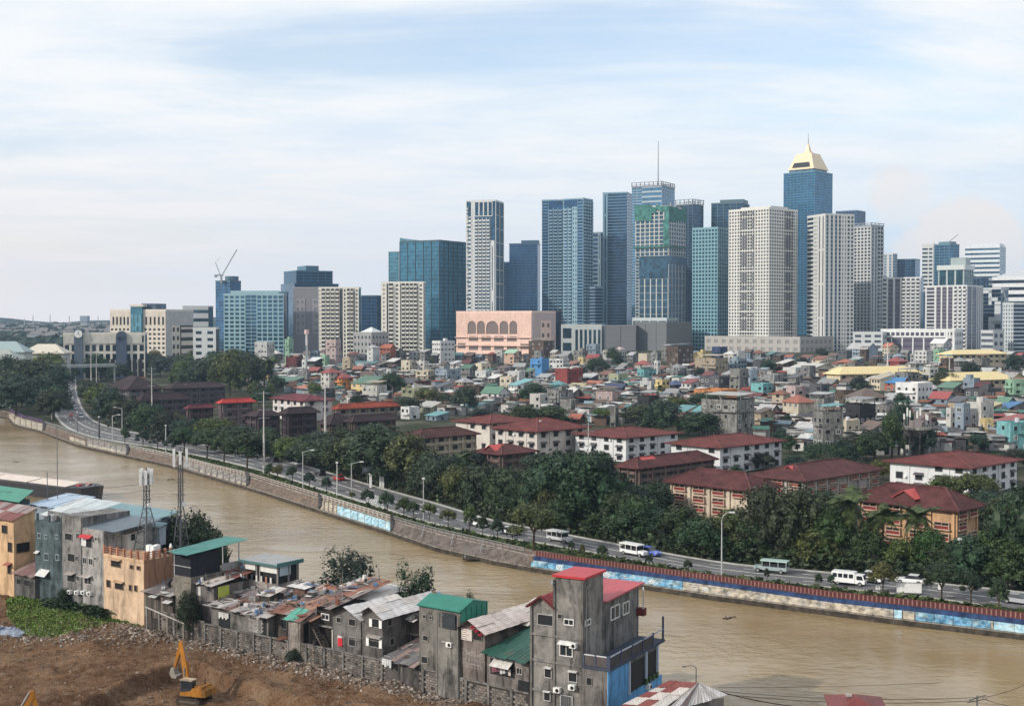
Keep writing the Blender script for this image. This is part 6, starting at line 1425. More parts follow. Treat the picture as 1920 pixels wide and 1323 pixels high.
# utility poles
def upole(px, base, top, label, r=0.24, arms=3):
    P = at_g(px, base); H = top_z(px, top, P.y)-P.z
    t = thing('utility_pole', label, 'utility pole', P, R(20), 'concrete utility poles')
    mb = MB(); mb.tube((0,0,0),(0,0,H*0.48),r*1.25,r*1.1,8); mb.tube((0,0,H*0.48),(0,0,H),r*0.85,r*0.5,8); part('pole', mb, PAINT, t, (0.46,0.45,0.43))
    for k in range(arms):
        mb = MB(); z = H*(0.97-0.10*k); mb.box(-1.5,-0.08,z,1.5,0.08,z+0.16); 
        part('cross_arm', mb, STEEL, t)
upole(495,887,733,'tallest concrete utility pole beside the river road',0.23,4)
upole(610,840,720,'utility pole before the double black hip roof',0.34,5)
upole(1103,925,792,'tall pale utility pole right of centre before dense trees',0.18,5)
upole(285,795,688,'single tall pole standing before black-roofed blocks',0.23,4)
upole(171,745,652,'left pole of the tall pair at the road bend',0.25,3)
upole(181,720,648,'middle pole of the tall group at the road bend',0.24,2)
upole(186,715,640,'right pole of the tall group at the road bend',0.24,2)
upole(1664,720,640,'grey pole among houses below the grey grid tower',0.5,3)
upole(1780,712,668,'short pole left of the far yellow school roof',0.4,2)
# road sign, gate pillars, billboards
P = at_g(689, 908); t = thing('road_sign', 'blank grey road sign on a post by the far kerb', 'sign', P, R(25))
mb = MB(); mb.tube((0,0,0),(0,0,2.8),0.08,n=6); part('post', mb, STEEL, t); mb = MB(); mb.box(-1.3,-0.15,2.8,1.3,-0.06,4.5); part('sign_panel', mb, PAINT, t, (0.16,0.19,0.22))
mb = MB(); mb.box(-1.0,-0.17,3.2,1.0,-0.15,4.1); part('sign_face', mb, PAINT, t, (0.42,0.45,0.48))
for x, lab in ((695,'white gate pillar directly beside the road sign'),(714,'left of two white pillars at the side entrance'),(718,'right of two white pillars at the side entrance')):
    P = at_g(x, 914); t = thing('gate_pillar', lab, 'pillar', P, 0, 'gate pillars by the road'); mb = MB(); mb.box(-0.3,-0.3,0,0.3,0.3,3.2); part('shaft', mb, WHITE, t); mb = MB(); mb.box(-0.42,-0.42,3.2,0.42,0.42,3.45); part('cap', mb, WHITE, t)
for (x0, x1, yt, yb, lab) in ((1682,1727,1091,1114,'large blank white billboard facing the river'),(1642,1650,1094,1108,'small white sign board left of the big billboard'),(1759,1767,1094,1108,'small white sign board right of the big billboard')):
    P = at_g((x0+x1)/2, yb+1); wd = (x1-x0)*P.y/F; h = (yb-yt)*P.y/F
    t = thing('billboard', lab, 'billboard', P, R(-12), 'boards on the promenade'); mb = MB(); mb.box(-wd/2,-0.06,0.35,wd/2,0.06,h); part('panel', mb, WHITE, t)
    for s in (-0.4,0.4): mb = MB(); mb.box(s*wd-0.06,0.06,0,s*wd+0.06,0.18,h); part('post', mb, STEEL, t)
    mb = MB(); mb.box(-wd/2-0.05,-0.09,h,wd/2+0.05,0.09,h+0.08); part('frame', mb, STEEL, t)
# ================================================================ traffic
def wheel_on(t, x, y, r, w=0.22):
    mb = MB(); s = 1 if y > 0 else -1
    mb.tube((x,y-w/2,r),(x,y+w/2,r),r,n=14); wo = part('wheel', mb, RUBBER, t)
    mb = MB(); mb.tube((x,y+s*w/2,r),(x,y+s*(w/2+0.02),r),r*0.6,n=10); o = part('rim', mb, STEEL, wo)
def prof(mb, pts, y0, y1, inset=0.0):
    n = len(pts); zmax = max(p[1] for p in pts); zmin = min(p[1] for p in pts)
    f = lambda z: inset*(z-zmin)/(zmax-zmin)
    mb.add([(x,y0+f(z),z) for x, z in pts]+[(x,y1-f(z),z) for x, z in pts],[tuple(range(n)),tuple(range(2*n-1,n-1,-1))]+[((i+1)%n,i,n+i,n+(i+1)%n) for i in range(n)])
def base_car(kind):
    t = thing('car', 'x', 'car')
    if kind == 'suv': zb, zr, L, hood = 0.95, 1.72, 2.25, 0.95
    elif kind == 'van': zb, zr, L, hood = 0.95, 1.95, 2.3, 1.55
    else: zb, zr, L, hood = 0.85, 1.42, 2.15, 0.95
    mb = MB(); prof(mb, [(-L,0.32),(L-0.1,0.30),(L,0.55),(L-0.12,0.72),(hood,zb),(-L+0.35,zb+0.03),(-L+0.02,zb-0.1),(-L-0.02,0.55)], -0.86, 0.86, 0.06); part('body', mb, CARPAINT, t)
    mb = MB(); prof(mb, [(hood,zb-0.02),(hood-0.75 if kind != 'van' else hood-0.5,zr-0.05),(-L+(0.35 if kind != 'car' else 0.95),zr-0.05),(-L+(0.08 if kind != 'car' else 0.4),zb)], -0.80, 0.80, 0.16); part('windows', mb, GLASS, t)
    mb = MB(); mb.box(-L+(0.35 if kind != 'car' else 0.95),-0.66,zr-0.06,hood-(0.75 if kind != 'van' else 0.5),0.66,zr); part('roof', mb, CARPAINT, t)
    for x in (-L*0.62, L*0.64):
        for y in (-0.78,0.78): wheel_on(t, x, y, 0.33 if kind == 'car' else 0.37)
    for y in (-0.6,0.6):
        mb = MB(); mb.box(L-0.10,y-0.18,0.62,L+0.02,y+0.18,0.76); part('headlight', mb, WHITE, t)
        mb = MB(); mb.box(-L-0.03,y-0.16,0.66,-L+0.04,y+0.16,0.84); part('tail_light', mb, RED_PANEL, t)
    return t
def paint_thing(t, c, names=('body','roof')):
    for ch in t.children:
        if ch.name.split('.')[0] in names: ch.color = (*c, 1)
def road_spot(px, k):
    best = min(range(0, (NS-1)*4), key=lambda q: abs(px_of(across(q/4.0, k))[0]-px) + (0 if q > 0 else 9))
    i = best/4.0; a, b = across(max(0,i-0.5),k,0), across(i+0.5,k,0)
    d = (a-b).normalized()        # towards the right end of the road
    return across(i, k, 0.115), math.atan2(d.y, d.x)
PROTO = {k: base_car(k) for k in ('car','suv','van')}
USED = set()
def put_car(kind, px, k, c, label, flip=False, P=None, rz=None):
    if P is None: P, rz = road_spot(px, k)
    if flip: rz += math.pi
    if kind not in USED:
        USED.add(kind); t = PROTO[kind]; t.location = P; t.rotation_euler = (0,0,rz); t['label'] = label; t['group'] = 'cars on the river road'
    else: t = dup(PROTO[kind], P, rz, label, group='cars on the river road')
    paint_thing(t, c)
    return t
Wc, Bk, Rd, Sl = (0.72,0.72,0.72), (0.02,0.02,0.025), (0.45,0.03,0.03), (0.35,0.36,0.38)
put_car('car', 1213, 0.62, (0.10,0.16,0.55), 'blue and white car overlapping the white jeepney')
put_car('suv', 1625, 0.62, Wc, 'white utility vehicle half hidden by a verge tree', True)
put_car('car', 1705, 0.80, Wc, 'white sedan passing behind the blank white billboard', True)
put_car('car', 1908, 0.35, Sl, 'silver car at the right edge under the trees')
put_car('suv', 896, 0.40, Wc, 'white car behind a slim verge tree at the steps')
put_car('car', 958, 0.30, Wc, 'white car left of the large verge tree')
put_car('suv', 511, 0.75, Bk, 'black utility vehicle right of the tallest utility pole', True)
put_car('suv', 601, 0.72, Bk, 'black car directly behind the red car', True)
put_car('car', 634, 0.74, Rd, 'red car beside the plain white pole', True)
put_car('car', 558, 0.92, Sl, 'silver car on the far lane by the trees', True)
put_car('van', 152, 0.70, Wc, 'white van leading the traffic queue at the bend')
put_car('car', 134, 0.45, Rd, 'red car in the queue at the road bend')
LEFTCARS = ((140,768,'suv',Sl,'silver car beside the red car in the queue'),(129,764,'van',Bk,'black van directly behind the red car'),(130,756,'car',Wc,'white car behind the black van in the queue'),(138,757,'car',Bk,'dark car second behind the leading white van'),(126,749,'suv',Bk,'dark utility vehicle in the middle of the queue'),(135,748,'car',Wc,'white car in the middle of the queue, right lane'),(125,741,'van',Wc,'white van in the middle of the queue, left lane'),(133,740,'van',Sl,'silver van in the far half of the queue'),(127,732,'car',Bk,'dark car in the far half of the queue, left lane'),(134,731,'suv',Wc,'white utility vehicle in the far half of the queue'),(126,724,'suv',Wc,'white car third from the end of the queue'),(133,723,'car',Sl,'silver car near the end of the queue, right lane'),(128,716,'van',Wc,'white van at the end of the queue, left lane'),(135,715,'van',Bk,'dark van at the end of the queue, right lane'))
for (px, py, kd, c, lab) in LEFTCARS:
    P = at_g(px, py); q = at_g(px-1.5, py-9); P.z += 0.115; put_car(kd, px, 0, c, lab, P=P, rz=math.atan2(P.y-q.y, P.x-q.x))
# passenger van with a row of windows
def side_windows(t, xs_, y, z0, z1, hw):
    for x in xs_:
        mb = MB(); mb.box(x-hw,y-0.02,z0,x+hw,y+0.02,z1); part('window', mb, GLASS, t)
P, rz = road_spot(1592, 0.30); t = thing('passenger_van', 'white long passenger van with a row of dark windows', 'van', P, rz); t.scale = (0.85,0.85,0.85)
mb = MB(); prof(mb, [(-2.9,0.5),(1.2,0.5),(1.2,2.25),(1.1,2.38),(-2.8,2.38),(-2.9,2.25)], -0.95, 0.95, 0.05); part('body', mb, CARPAINT, t, (0.78,0.78,0.78))
mb = MB(); prof(mb, [(1.25,0.45),(2.9,0.45),(2.95,0.95),(2.55,2.0),(1.25,2.05)], -0.90, 0.90, 0.10); part('cab', mb, CARPAINT, t, (0.78,0.78,0.78))
for y in (-0.95,0.95): side_windows(t, (-2.3,-1.35,-0.4,0.55), y, 1.35, 2.05, 0.36)
for y in (-0.88,0.88): mb = MB(); mb.add([(1.5,y,1.15),(2.65,y,1.15),(2.4,y*0.94,1.85),(1.5,y*0.94,1.85)],[(0,1,2,3)]); mb.v = [(a,b*1.02,c) for a,b,c in mb.v]; part('cab_window', mb, GLASS, t)
mb = MB(); mb.add([(2.86,-0.78,1.22),(2.86,0.78,1.22),(2.60,0.72,1.9),(2.60,-0.72,1.9)],[(0,1,2,3)]); part('windscreen', mb, GLASS, t)
mb = MB(); mb.box(-2.9,-0.8,0.3,2.8,0.8,0.48); part('chassis', mb, RUBBER, t)
for x in (-1.8,2.1):
    for y in (-0.82,0.82): wheel_on(t, x, y, 0.40)
for y in (-0.6,0.6): mb = MB(); mb.box(2.90,y-0.15,0.62,2.98,y+0.15,0.78); part('headlight', mb, STEEL, t)
# jeepneys
def jeepney(px, k, cb, cr, label, flip=False):
    P, rz = road_spot(px, k); t = thing('jeepney', label, 'jeepney', P, rz+(math.pi if flip else 0), 'jeepneys on the river road'); t.scale = (0.88,0.88,0.88)
    mb = MB(); mb.box(-3.0,-0.95,0.55,1.5,0.95,1.15); part('body', mb, CARPAINT, t, cb)
    mb = MB(); prof(mb, [(1.5,0.55),(3.0,0.55),(3.0,1.15),(1.5,1.25)], -0.72, 0.72, 0.08); part('hood', mb, CARPAINT, t, cb)
    mb = MB(); mb.box(-3.1,-1.0,2.1,1.75,1.0,2.3); part('roof', mb, CARPAINT, t, cr)
    for x in (-2.95,-1.5,0.0,1.4):
        for y in (-0.92,0.92): mb = MB(); mb.box(x-0.06,y-0.04,1.15,x+0.06,y+0.04,2.1); part('post', mb, CARPAINT, t, cb)
    mb = MB(); mb.box(-2.8,-0.75,1.15,1.2,0.75,1.7); part('interior', mb, DARK, t)
    mb = MB(); mb.add([(1.62,-0.8,1.25),(1.62,0.8,1.25),(1.5,0.8,2.1),(1.5,-0.8,2.1)],[(0,1,2,3)]); part('windscreen', mb, GLASS, t)
    for x in (-2.0,2.2):
        for y in (-0.85,0.85): wheel_on(t, x, y, 0.38)
    for y in (-0.7,0.7): mb = MB(); mb.tube((2.98,y*0.75,0.9),(3.05,y*0.75,0.9),0.13,n=8); part('headlight', mb, STEEL, t)
    mb = MB(); mb.box(3.0,-0.8,0.42,3.12,0.8,0.58); part('bumper', mb, STEEL, t)
    return t
jeepney(1183, 0.36, Wc, (0.78,0.78,0.76), 'white jeepney with a long white roof, half covering a blue car')
jeepney(1048, 0.32, (0.5,0.5,0.52), (0.6,0.6,0.6), 'silver jeepney just right of the large verge tree')
jeepney(1443, 0.66, (0.30,0.36,0.36), (0.42,0.56,0.52), 'grey-green jeepney driving left under the trees', True)
# riders on motorbikes at the right edge
SKIN = mat_flat('skin', (0.26,0.15,0.10), 0.6, 0.3)
def person_mesh(joints, bones, radii, mat):
    me = bpy.data.meshes.new('person'); me.from_pydata(joints, bones, []); me.update()
    o = bpy.data.objects.new('person', me); col.objects.link(o)
    sk = o.modifiers.new('skin', 'SKIN'); sk.use_smooth_shade = True
    lay = me.skin_vertices[0] if me.skin_vertices else None
    for i, r in enumerate(radii): lay.data[i].radius = (r, r)
    lay.data[0].use_root = True
    su = o.modifiers.new('sub', 'SUBSURF'); su.levels = 1; su.render_levels = 1
    me.materials.append(mat); return o
def bike(px, py, c, shirt, lab_b, lab_p, rz):
    P = at_g(px, py, 0.1); P.z += 0.11
    t = thing('motorcycle', lab_b, 'motorcycle', P, rz, 'motorcycles at the right edge')
    for x in (-0.62,0.62):
        mb = MB(); mb.tube((x,-0.06,0.30),(x,0.06,0.30),0.30,n=14); part('wheel', mb, RUBBER, t)
    mb = MB(); prof(mb, [(-0.75,0.62),(-0.1,0.45),(0.35,0.5),(0.45,0.95),(0.3,0.98),(0.1,0.72),(-0.7,0.80)], -0.14, 0.14, 0.03); part('body', mb, CARPAINT, t, c)
    mb = MB(); mb.box(-0.70,-0.13,0.78,0.0,0.13,0.88); part('seat', mb, RUBBER, t)
    mb = MB(); mb.tube((0.40,-0.36,1.06),(0.40,0.36,1.06),0.025); mb.tube((0.62,0,0.3),(0.40,0,1.06),0.04); part('handlebar', mb, STEEL, t)
    mb = MB(); mb.tube((0.47,0,0.92),(0.53,0,0.92),0.09,n=8); part('headlight', mb, WHITE, t)
    J = [(-0.25,0,0.92),(-0.18,0,1.18),(-0.10,0,1.42),(-0.08,0,1.52),(-0.06,0,1.66),(-0.10,0.2,1.40),(0.08,0.28,1.18),(0.38,0.30,1.08),(-0.10,-0.2,1.40),(0.08,-0.28,1.18),(0.38,-0.30,1.08),(-0.22,0.12,0.90),(0.15,0.18,0.82),(0.08,0.18,0.42),(0.20,0.18,0.34),(-0.22,-0.12,0.90),(0.15,-0.18,0.82),(0.08,-0.18,0.42),(0.20,-0.18,0.34)]
    Bn = [(0,1),(1,2),(2,3),(3,4),(2,5),(5,6),(6,7),(2,8),(8,9),(9,10),(0,11),(11,12),(12,13),(13,14),(0,15),(15,16),(16,17),(17,18)]
    Rr = [0.15,0.15,0.15,0.06,0.11,0.07,0.055,0.045,0.07,0.055,0.045,0.10,0.085,0.06,0.05,0.10,0.085,0.06,0.05]
    o = person_mesh(J, Bn, Rr, MATTE); o.location = P; o.rotation_euler = (0,0,rz); o.color = (*shirt, 1); tag(o, lab_p, 'person', 'riders at the right edge')
    mb = MB(); n = 8
    V = [(-0.06+0.15*math.cos(i*0.785)*s, 0.14*math.sin(i*0.785)*s, 1.68+h) for s, h in ((1,0.0),(0.95,0.08),(0.6,0.15)) for i in range(8)]
    mb.add(V, [(j*8+i,j*8+(i+1)%8,(j+1)*8+(i+1)%8,(j+1)*8+i) for j in range(2) for i in range(8)]+[tuple(range(16,24))]); part('helmet', mb, CARPAINT, o, (0.05,0.05,0.06))
bike(1878,1101,(0.6,0.6,0.6),(0.05,0.05,0.06),'white motorcycle, left of the three under the trees','person in dark clothes riding the left motorcycle',R(200))
bike(1888,1102,(0.62,0.62,0.62),(0.08,0.06,0.06),'white motorcycle, middle of the three under the trees','person in a dark jacket riding the middle motorcycle',R(205))
bike(1898,1106,(0.1,0.1,0.1),(0.10,0.05,0.04),'black motorcycle, right of the three under the trees','person in brown clothes riding the right motorcycle',R(200))
P = at_g(1905, 1078); t = thing('concrete_wall', 'pale concrete wall under the trees at the right edge', 'wall', P, R(-20))
mb = MB(); mb.box(-3,0,0,9,0.25,2.6); part('panel', mb, CONCRETE, t, (0.42,0.40,0.38))
for x in (-3,0,3,6): mb = MB(); mb.box(x-0.15,-0.1,0,x+0.15,0,2.8); part('pier', mb, CONCRETE, t, (0.36,0.35,0.33))
# ================================================================ the near bank
from mathutils import noise as mnoise
LOT = 2.0
RA = R(-37.0); RU = (math.cos(RA), math.sin(RA)); RB = (-math.sin(RA), math.cos(RA))
RW0 = at_z(301, 1183, LOT)
def st(s, t, z=LOT): return Vector((RW0.x+RU[0]*s+RB[0]*t, RW0.y+RU[1]*s+RB[1]*t, z))
def to_st(p): dx, dy = p[0]-RW0.x, p[1]-RW0.y; return dx*RU[0]+dy*RU[1], dx*RB[0]+dy*RB[1]
def lot_h(s, t):
    p = st(s, t); x, y = p.x, p.y
    h = 0.55*mnoise.noise((x*0.11,y*0.11,3.1))+0.30*mnoise.noise((x*0.35,y*0.35,7.7))+0.26*mnoise.noise((x*0.8,y*0.8,1.3))+0.17*mnoise.noise((x*1.7,y*1.7,4.4))
    # spoil heaped along the foot of the wall
    h += 0.35*math.exp(-((t+2.2)/1.7)**2)*(0.5+0.5*smooth((s-2)/6))*(0.7+0.5*mnoise.noise((s*0.3,2.2,t*0.3)))
    # the dug trench
    px, py = px_of((x, y, LOT))
    if 150 < px < 760 and py > 1225:
        edge = lerp_y([(150,1322),(200,1302),(255,1279),(335,1246),(372,1243),(400,1262),(480,1290),(560,1306),(760,1350)], px) + 2.5*mnoise.noise((x*0.5,y*0.5,9))
        h -= 1.35*smooth((py-edge)/4.0)
        h += 0.45*math.exp(-((py-edge+5)/5.0)**2)
    return max(h, -1.75)
def mat_dirt():
    m, t, b = new_mat('site_soil', 0.95, 0.08)
    n1 = noise(t, 0.14, 6, 0.65, coords(t)); n2 = noise(t, 1.1, 6, 0.7, coords(t)); n3 = noise(t, 5.0, 3, 0.6, coords(t))
    c = ramp(t, n1.outputs['Fac'], [(0.3,(0.10,0.050,0.027)),(0.5,(0.19,0.105,0.058)),(0.68,(0.30,0.19,0.115))])
    c = mixc(t, mrange(t, n2.outputs['Fac'], 0.52, 0.68, 0, 0.7), c, (0.27,0.215,0.16))  # pale highlights put into the soil colour on the bumps
    c = mixc(t, mrange(t, n2.outputs['Fac'], 0.30, 0.46, 0.9, 0), c, (0.03,0.018,0.012))  # dark crevice shade put into the soil colour in the hollows
    t.links.new(mixc(t, 1.0, c, mrange(t, n3.outputs['Fac'], 0.3, 0.7, 0.65, 1.25), 'MULTIPLY'), b.inputs['Base Color'])
    ad = N(t, 'ShaderNodeMath', operation='ADD'); t.links.new(n2.outputs['Fac'], ad.inputs[0]); t.links.new(n3.outputs['Fac'], ad.inputs[1]); bump(t, b, ad.outputs[0], 1.0, 0.5)
    return m
SOIL = mat_dirt()
mb = MB(); ns, ntt = 300, 118; V = []
for i in range(ns+1):
    for j in range(ntt+1):
        s, t_ = -58+i*0.42, -48+j*0.42
        V.append(tuple(st(s, t_, LOT+lot_h(s, t_)*min(1.0, (1.2-t_)/1.0 if t_ > 0.2 else 1))))
mb.add(V, [(i*(ntt+1)+j,(i+1)*(ntt+1)+j,(i+1)*(ntt+1)+j+1,i*(ntt+1)+j+1) for i in range(ns) for j in range(ntt)])
struct('site_ground', mb, SOIL, True)
mb = MB(); c_ = [st(-160,-0.3),st(-58,-0.3),st(-58,1.0),st(66,1.0),st(66,-48),st(140,-48),st(140,7),st(74,7),st(66,15),st(30,17),st(-10,24),st(-160,24)]
mb.add([tuple(p-Vector((0,0,0.06))) for p in c_]+[(p.x,p.y,-2) for p in c_], [tuple(range(len(c_)))]+[(i,(i+1)%len(c_),len(c_)+(i+1)%len(c_),len(c_)+i) for i in range(len(c_))])
struct('near_bank_ground', mb, SOIL)
mb = MB(); c_ = [st(-160,-0.4),st(-160,-170),st(140,-170),st(140,-48.0),st(-57.9,-48.0),st(-57.9,-0.4)]
mb.add([tuple(p+Vector((0,0,-0.4))) for p in c_],[tuple(range(len(c_)))]); struct('near_ground', mb, SOIL)
# broken rubble along the wall and over the left of the site
rr = random.Random(12)
def rock(mb, p, r):
    V = []
    for a in (-1,1):
        for b in (-1,1):
            for c in (-1,1): V.append((p.x+a*r*rr.uniform(0.4,1.1), p.y+b*r*rr.uniform(0.4,1.1), p.z+c*r*rr.uniform(0.3,0.9)))
    mb.add(V, [(0,1,3,2),(4,6,7,5),(0,4,5,1),(2,3,7,6),(0,2,6,4),(1,5,7,3)])
RUB = mat_flat('rubble_stone', (0.19,0.145,0.115), 0.9, 0.1, 0, 0.75, 1.3)
mb = MB()
for q in range(8500):
    u = rr.random()
    if u < 0.6: s, t_ = rr.uniform(-6,52), -0.3-abs(rr.gauss(0,1.7))
    elif u < 0.85:
        p = at_z(rr.uniform(-10,300), rr.gauss(1182,14), LOT); s, t_ = to_st(p)
    else: s, t_ = rr.uniform(-40,55), rr.uniform(-40,-1)
    if t_ > -0.2: continue
    r = 0.04+0.17*rr.random()**3; rock(mb, st(s, t_, LOT+lot_h(s,t_)+r*0.3), r)
o = struct('rubble', mb, RUB); o['kind'] = 'stuff'
mb = MB()
for q in range(1700):
    if rr.random() < 0.7: s, t_ = rr.uniform(-4,52), -0.4-abs(rr.gauss(0.6,1.3))
    else: s, t_ = to_st(at_z(rr.uniform(-10,280), rr.gauss(1186,12), LOT))
    if t_ > -0.2: continue
    r = 0.04+0.15*rr.random()**3; rock(mb, st(s, t_, LOT+lot_h(s,t_)+r*0.4), r)
o = struct('pale_rubble', mb, mat_flat('pale_rubble_stone', (0.40,0.36,0.32), 0.9, 0.1, 0, 0.5, 1.3)); o['kind'] = 'stuff'
# grass and weeds at the foot of the left-hand houses
mb = MB()
for q in range(30000):
    px = rr.uniform(12, 290); py = rr.uniform(1118, 1192)
    lo = lerp_y([(12,1150),(40,1188),(110,1192),(190,1172),(250,1150),(290,1172)], px); hi = lerp_y([(12,1130),(40,1128),(110,1122),(195,1130),(270,1138),(290,1150)], px)
    if not hi-4 < py < lo+rr.uniform(-6,4): continue
    p = at_z(px, py, LOT); s, t_ = to_st(p)
    if t_ > -0.15: t_ = -0.15-rr.random()*0.3
    p = st(s, t_, LOT+lot_h(s,t_)); h = rr.uniform(0.14,0.36)*(1.5 if py < hi+8 else 0.9); a = rr.uniform(0,6.28); d = Vector((math.cos(a),math.sin(a),0))*h*0.45
    q_ = Vector((rr.uniform(-.4,.4),rr.uniform(-.4,.4),1))*h
    mb.add([p-d*0.5+q_*0.25, p+d*0.3+q_*0.1, p+d*1.2+q_*0.7, p+q_],[(0,1,2,3)])
o = struct('weeds', mb, LEAF, color=(0.11,0.165,0.035)); o['kind'] = 'stuff'
mb = MB()
for q in range(2600):
    px = rr.choice((rr.gauss(115,14),rr.gauss(240,16),rr.gauss(275,14),rr.uniform(60,300))); s, _ = to_st(at_z(px,1140,LOT)); t_ = -0.15-abs(rr.gauss(0,0.7))
    p = st(s, t_, LOT+lot_h(s,t_)+rr.uniform(0,1.3)); h = rr.uniform(0.2,0.4)
    a = Vector((rr.uniform(-1,1),rr.uniform(-1,1),rr.uniform(-.5,.5))).normalized()*h; b = Vector((rr.uniform(-1,1),rr.uniform(-1,1),rr.uniform(0,1))).normalized()*h*0.7
    mb.add([p-a,p-b,p+a,p+b],[(0,1,2,3)])
o = struct('dark_weeds', mb, LEAF, color=(0.022,0.040,0.016)); o['kind'] = 'stuff'

# ---- buildings along the wall: a frame whose front stands on the wall line
class Fr:
    def __init__(self, name, label, pl, pr, t0=0.0, cat='house', group='riverside houses above the block wall', depth=None, pside=None, ang=None, zb=LOT):
        a = RA if ang is None else R(ang); self.u = (math.cos(a), math.sin(a)); self.n = (-math.sin(a), math.cos(a)); self.zb = zb
        P = st(0, t0); s0, _ = on_plane(pl, 1150, P, RU)
        self.P = Vector((P.x+RU[0]*s0, P.y+RU[1]*s0, zb)); self.w = on_plane(pr, 1150, self.P, self.u)[0]
        self.Q = Vector((self.P.x+self.u[0]*self.w, self.P.y+self.u[1]*self.w, zb))
        self.d = depth if depth is not None else (on_plane(pside, 1150, self.Q, self.n)[0] if pside else 6.0)
        self.t = thing(name, label, cat, self.P, a, group)
    def X(self, px): return on_plane(px, 1150, self.P, self.u)[0]
    def Z(self, px, py): return on_plane(px, py, self.P, self.u)[1]-self.zb
    def Y(self, px): return on_plane(px, 1150, self.Q, self.n)[0]
    def ZS(self, px, py): return on_plane(px, py, self.Q, self.n)[1]-self.zb
    def box(self, name, x0, x1, y0, y1, z0, z1, mat, c, **k):
        mb = MB(); mb.box(x0,y0,z0,x1,y1,z1); return part(name, mb, mat, self.t, c, **k)
    def win(self, r, fc=(0.30,0.29,0.27), style='win', name='window'):
        """opening on the front from pixel rectangle (x0,y0,x1,y1)"""
        x0, x1 = self.X(r[0]), self.X(r[2]); xm = (r[0]+r[2])/2; z1, z0 = self.Z(xm, r[1]), self.Z(xm, r[3]); self._open((x0+x1)/2, 0.0, z0, x1-x0, z1-z0, 0.0, fc, style, name)
    def swin(self, r, fc=(0.30,0.29,0.27), style='win', name='window'):
        y0, y1 = self.Y(r[0]), self.Y(r[2]); xm = (r[0]+r[2])/2; z1, z0 = self.ZS(xm, r[1]), self.ZS(xm, r[3]); self._open(self.w, (y0+y1)/2, z0, y1-y0, z1-z0, math.pi/2, fc, style, name)
    def _open(self, x, y, z, wd, ht, rot, fc, style, name):
        f = 0.09 if style != 'hole' else 0.05; fr = MB()
        fr.box(-wd/2-f,-0.10,-f,wd/2+f,0.02,0); fr.box(-wd/2-f,-0.10,ht,wd/2+f,0.02,ht+f); fr.box(-wd/2-f,-0.10,0,-wd/2,0.02,ht); fr.box(wd/2,-0.10,0,wd/2+f,0.02,ht)
        if style == 'win': fr.box(-0.03,-0.07,0,0.03,0.02,ht)
        if style == 'grille':
            k = -wd/2+0.2
            while k < wd/2: fr.box(k-0.02,-0.07,0,k+0.02,-0.03,ht); k += 0.22
        o = part(name, fr, MATTE, self.t, fc); o.location = (x, y, z); o.rotation_euler = (0,0,rot)
        pm = MB(); pm.box(-wd/2,-0.02,0,wd/2,0.015,ht); part('pane', pm, DARK if style in ('hole','grille') else GLASS, o)
        return o
    def awn(self, r, c=(0.5,0.48,0.45), out=0.8):
        x0, x1 = self.X(r[0]), self.X(r[2]); xm = (r[0]+r[2])/2; z1, z0 = self.Z(xm, r[1]), self.Z(xm, r[3])
        mb = MB(); mb.slab((x0,-out,z0),(x1,-out,z0),(x1,0,z1),(x0,0,z1),0.04); part('awning', mb, TIN, self.t, c)
    def ac(self, px, py, side=False):
        if side: x, y, z = self.w, self.Y(px), self.ZS(px, py)
        else: x, y, z = self.X(px), 0, self.Z(px, py)
        o = link('air_conditioner', AC_MESH, self.t, None, (x, y, z)); o.rotation_euler = (0,0,math.pi/2 if side else 0)
        mb = MB(); mb.tube((0.1,-0.505,0.25),(0.1,-0.53,0.25),0.19,n=12); part('fan_grille', mb, RUBBER, o)
SHEETC = [(0.36,0.33,0.32),(0.24,0.20,0.20),(0.17,0.125,0.12),(0.16,0.085,0.06),(0.46,0.42,0.40),(0.20,0.17,0.185),(0.11,0.085,0.085),(0.27,0.24,0.23)]
ORC = [(0.26,0.11,0.065),(0.20,0.09,0.06),(0.18,0.085,0.065),(0.32,0.17,0.12),(0.24,0.19,0.17),(0.12,0.09,0.085)]
PALEC = [(0.62,0.57,0.53),(0.58,0.55,0.54),(0.52,0.46,0.42),(0.66,0.63,0.61)]
SHEETM = mat_tin('corrugated_sheet', 0.60)
def sheet_roof(t, A, B, C, D, nx, ny, pal, seed=0, gap=0.0, lift=0.05, name='roof_sheet'):
    """corrugated sheets laid edge over edge between four corners A B (eave) and D C (top)"""
    r = random.Random(seed); A, B, C, D = map(Vector, (A,B,C,D)); n_ = (B-A).cross(D-A).normalized()
    f = lambda u, v: A.lerp(B,u).lerp(D.lerp(C,u),v)
    for i in range(nx):
        for j in range(ny):
            if r.random() < gap: continue
            u0, u1 = i/nx-0.006, (i+1)/nx+0.006; v0, v1 = j/ny-(0.03 if j else r.uniform(0,0.05)), (j+1)/ny+0.02
            k = n_*(lift*(0.4+((i+2*j)%3)*0.5)+r.uniform(0,0.03)); mb = MB(); th = 0.025
            p = [f(u0,v0)+k, f(u1,v0)+k, f(u1,v1)+k, f(u0,v1)+k]
            # three shallow folds so that the sheet reads as corrugated
            m_ = 4; V = []
            for q in range(m_+1):
                e = n_*(0.045 if q % 2 else 0.0); V += [tuple(p[0].lerp(p[1],q/m_)+e), tuple(p[3].lerp(p[2],q/m_)+e)]
            mb.add(V, [(2*q,2*q+2,2*q+3,2*q+1) for q in range(m_)])
            mb.add([tuple(Vector(x)-n_*th) for x in V], [(2*q+1,2*q+3,2*q+2,2*q) for q in range(m_)])
            part(name, mb, SHEETM, t, r.choice(pal))
YEL = (0.62,0.42,0.25); GRYC = (0.27,0.26,0.25); DGR = (0.15,0.143,0.138); TEALW = (0.10,0.135,0.145)
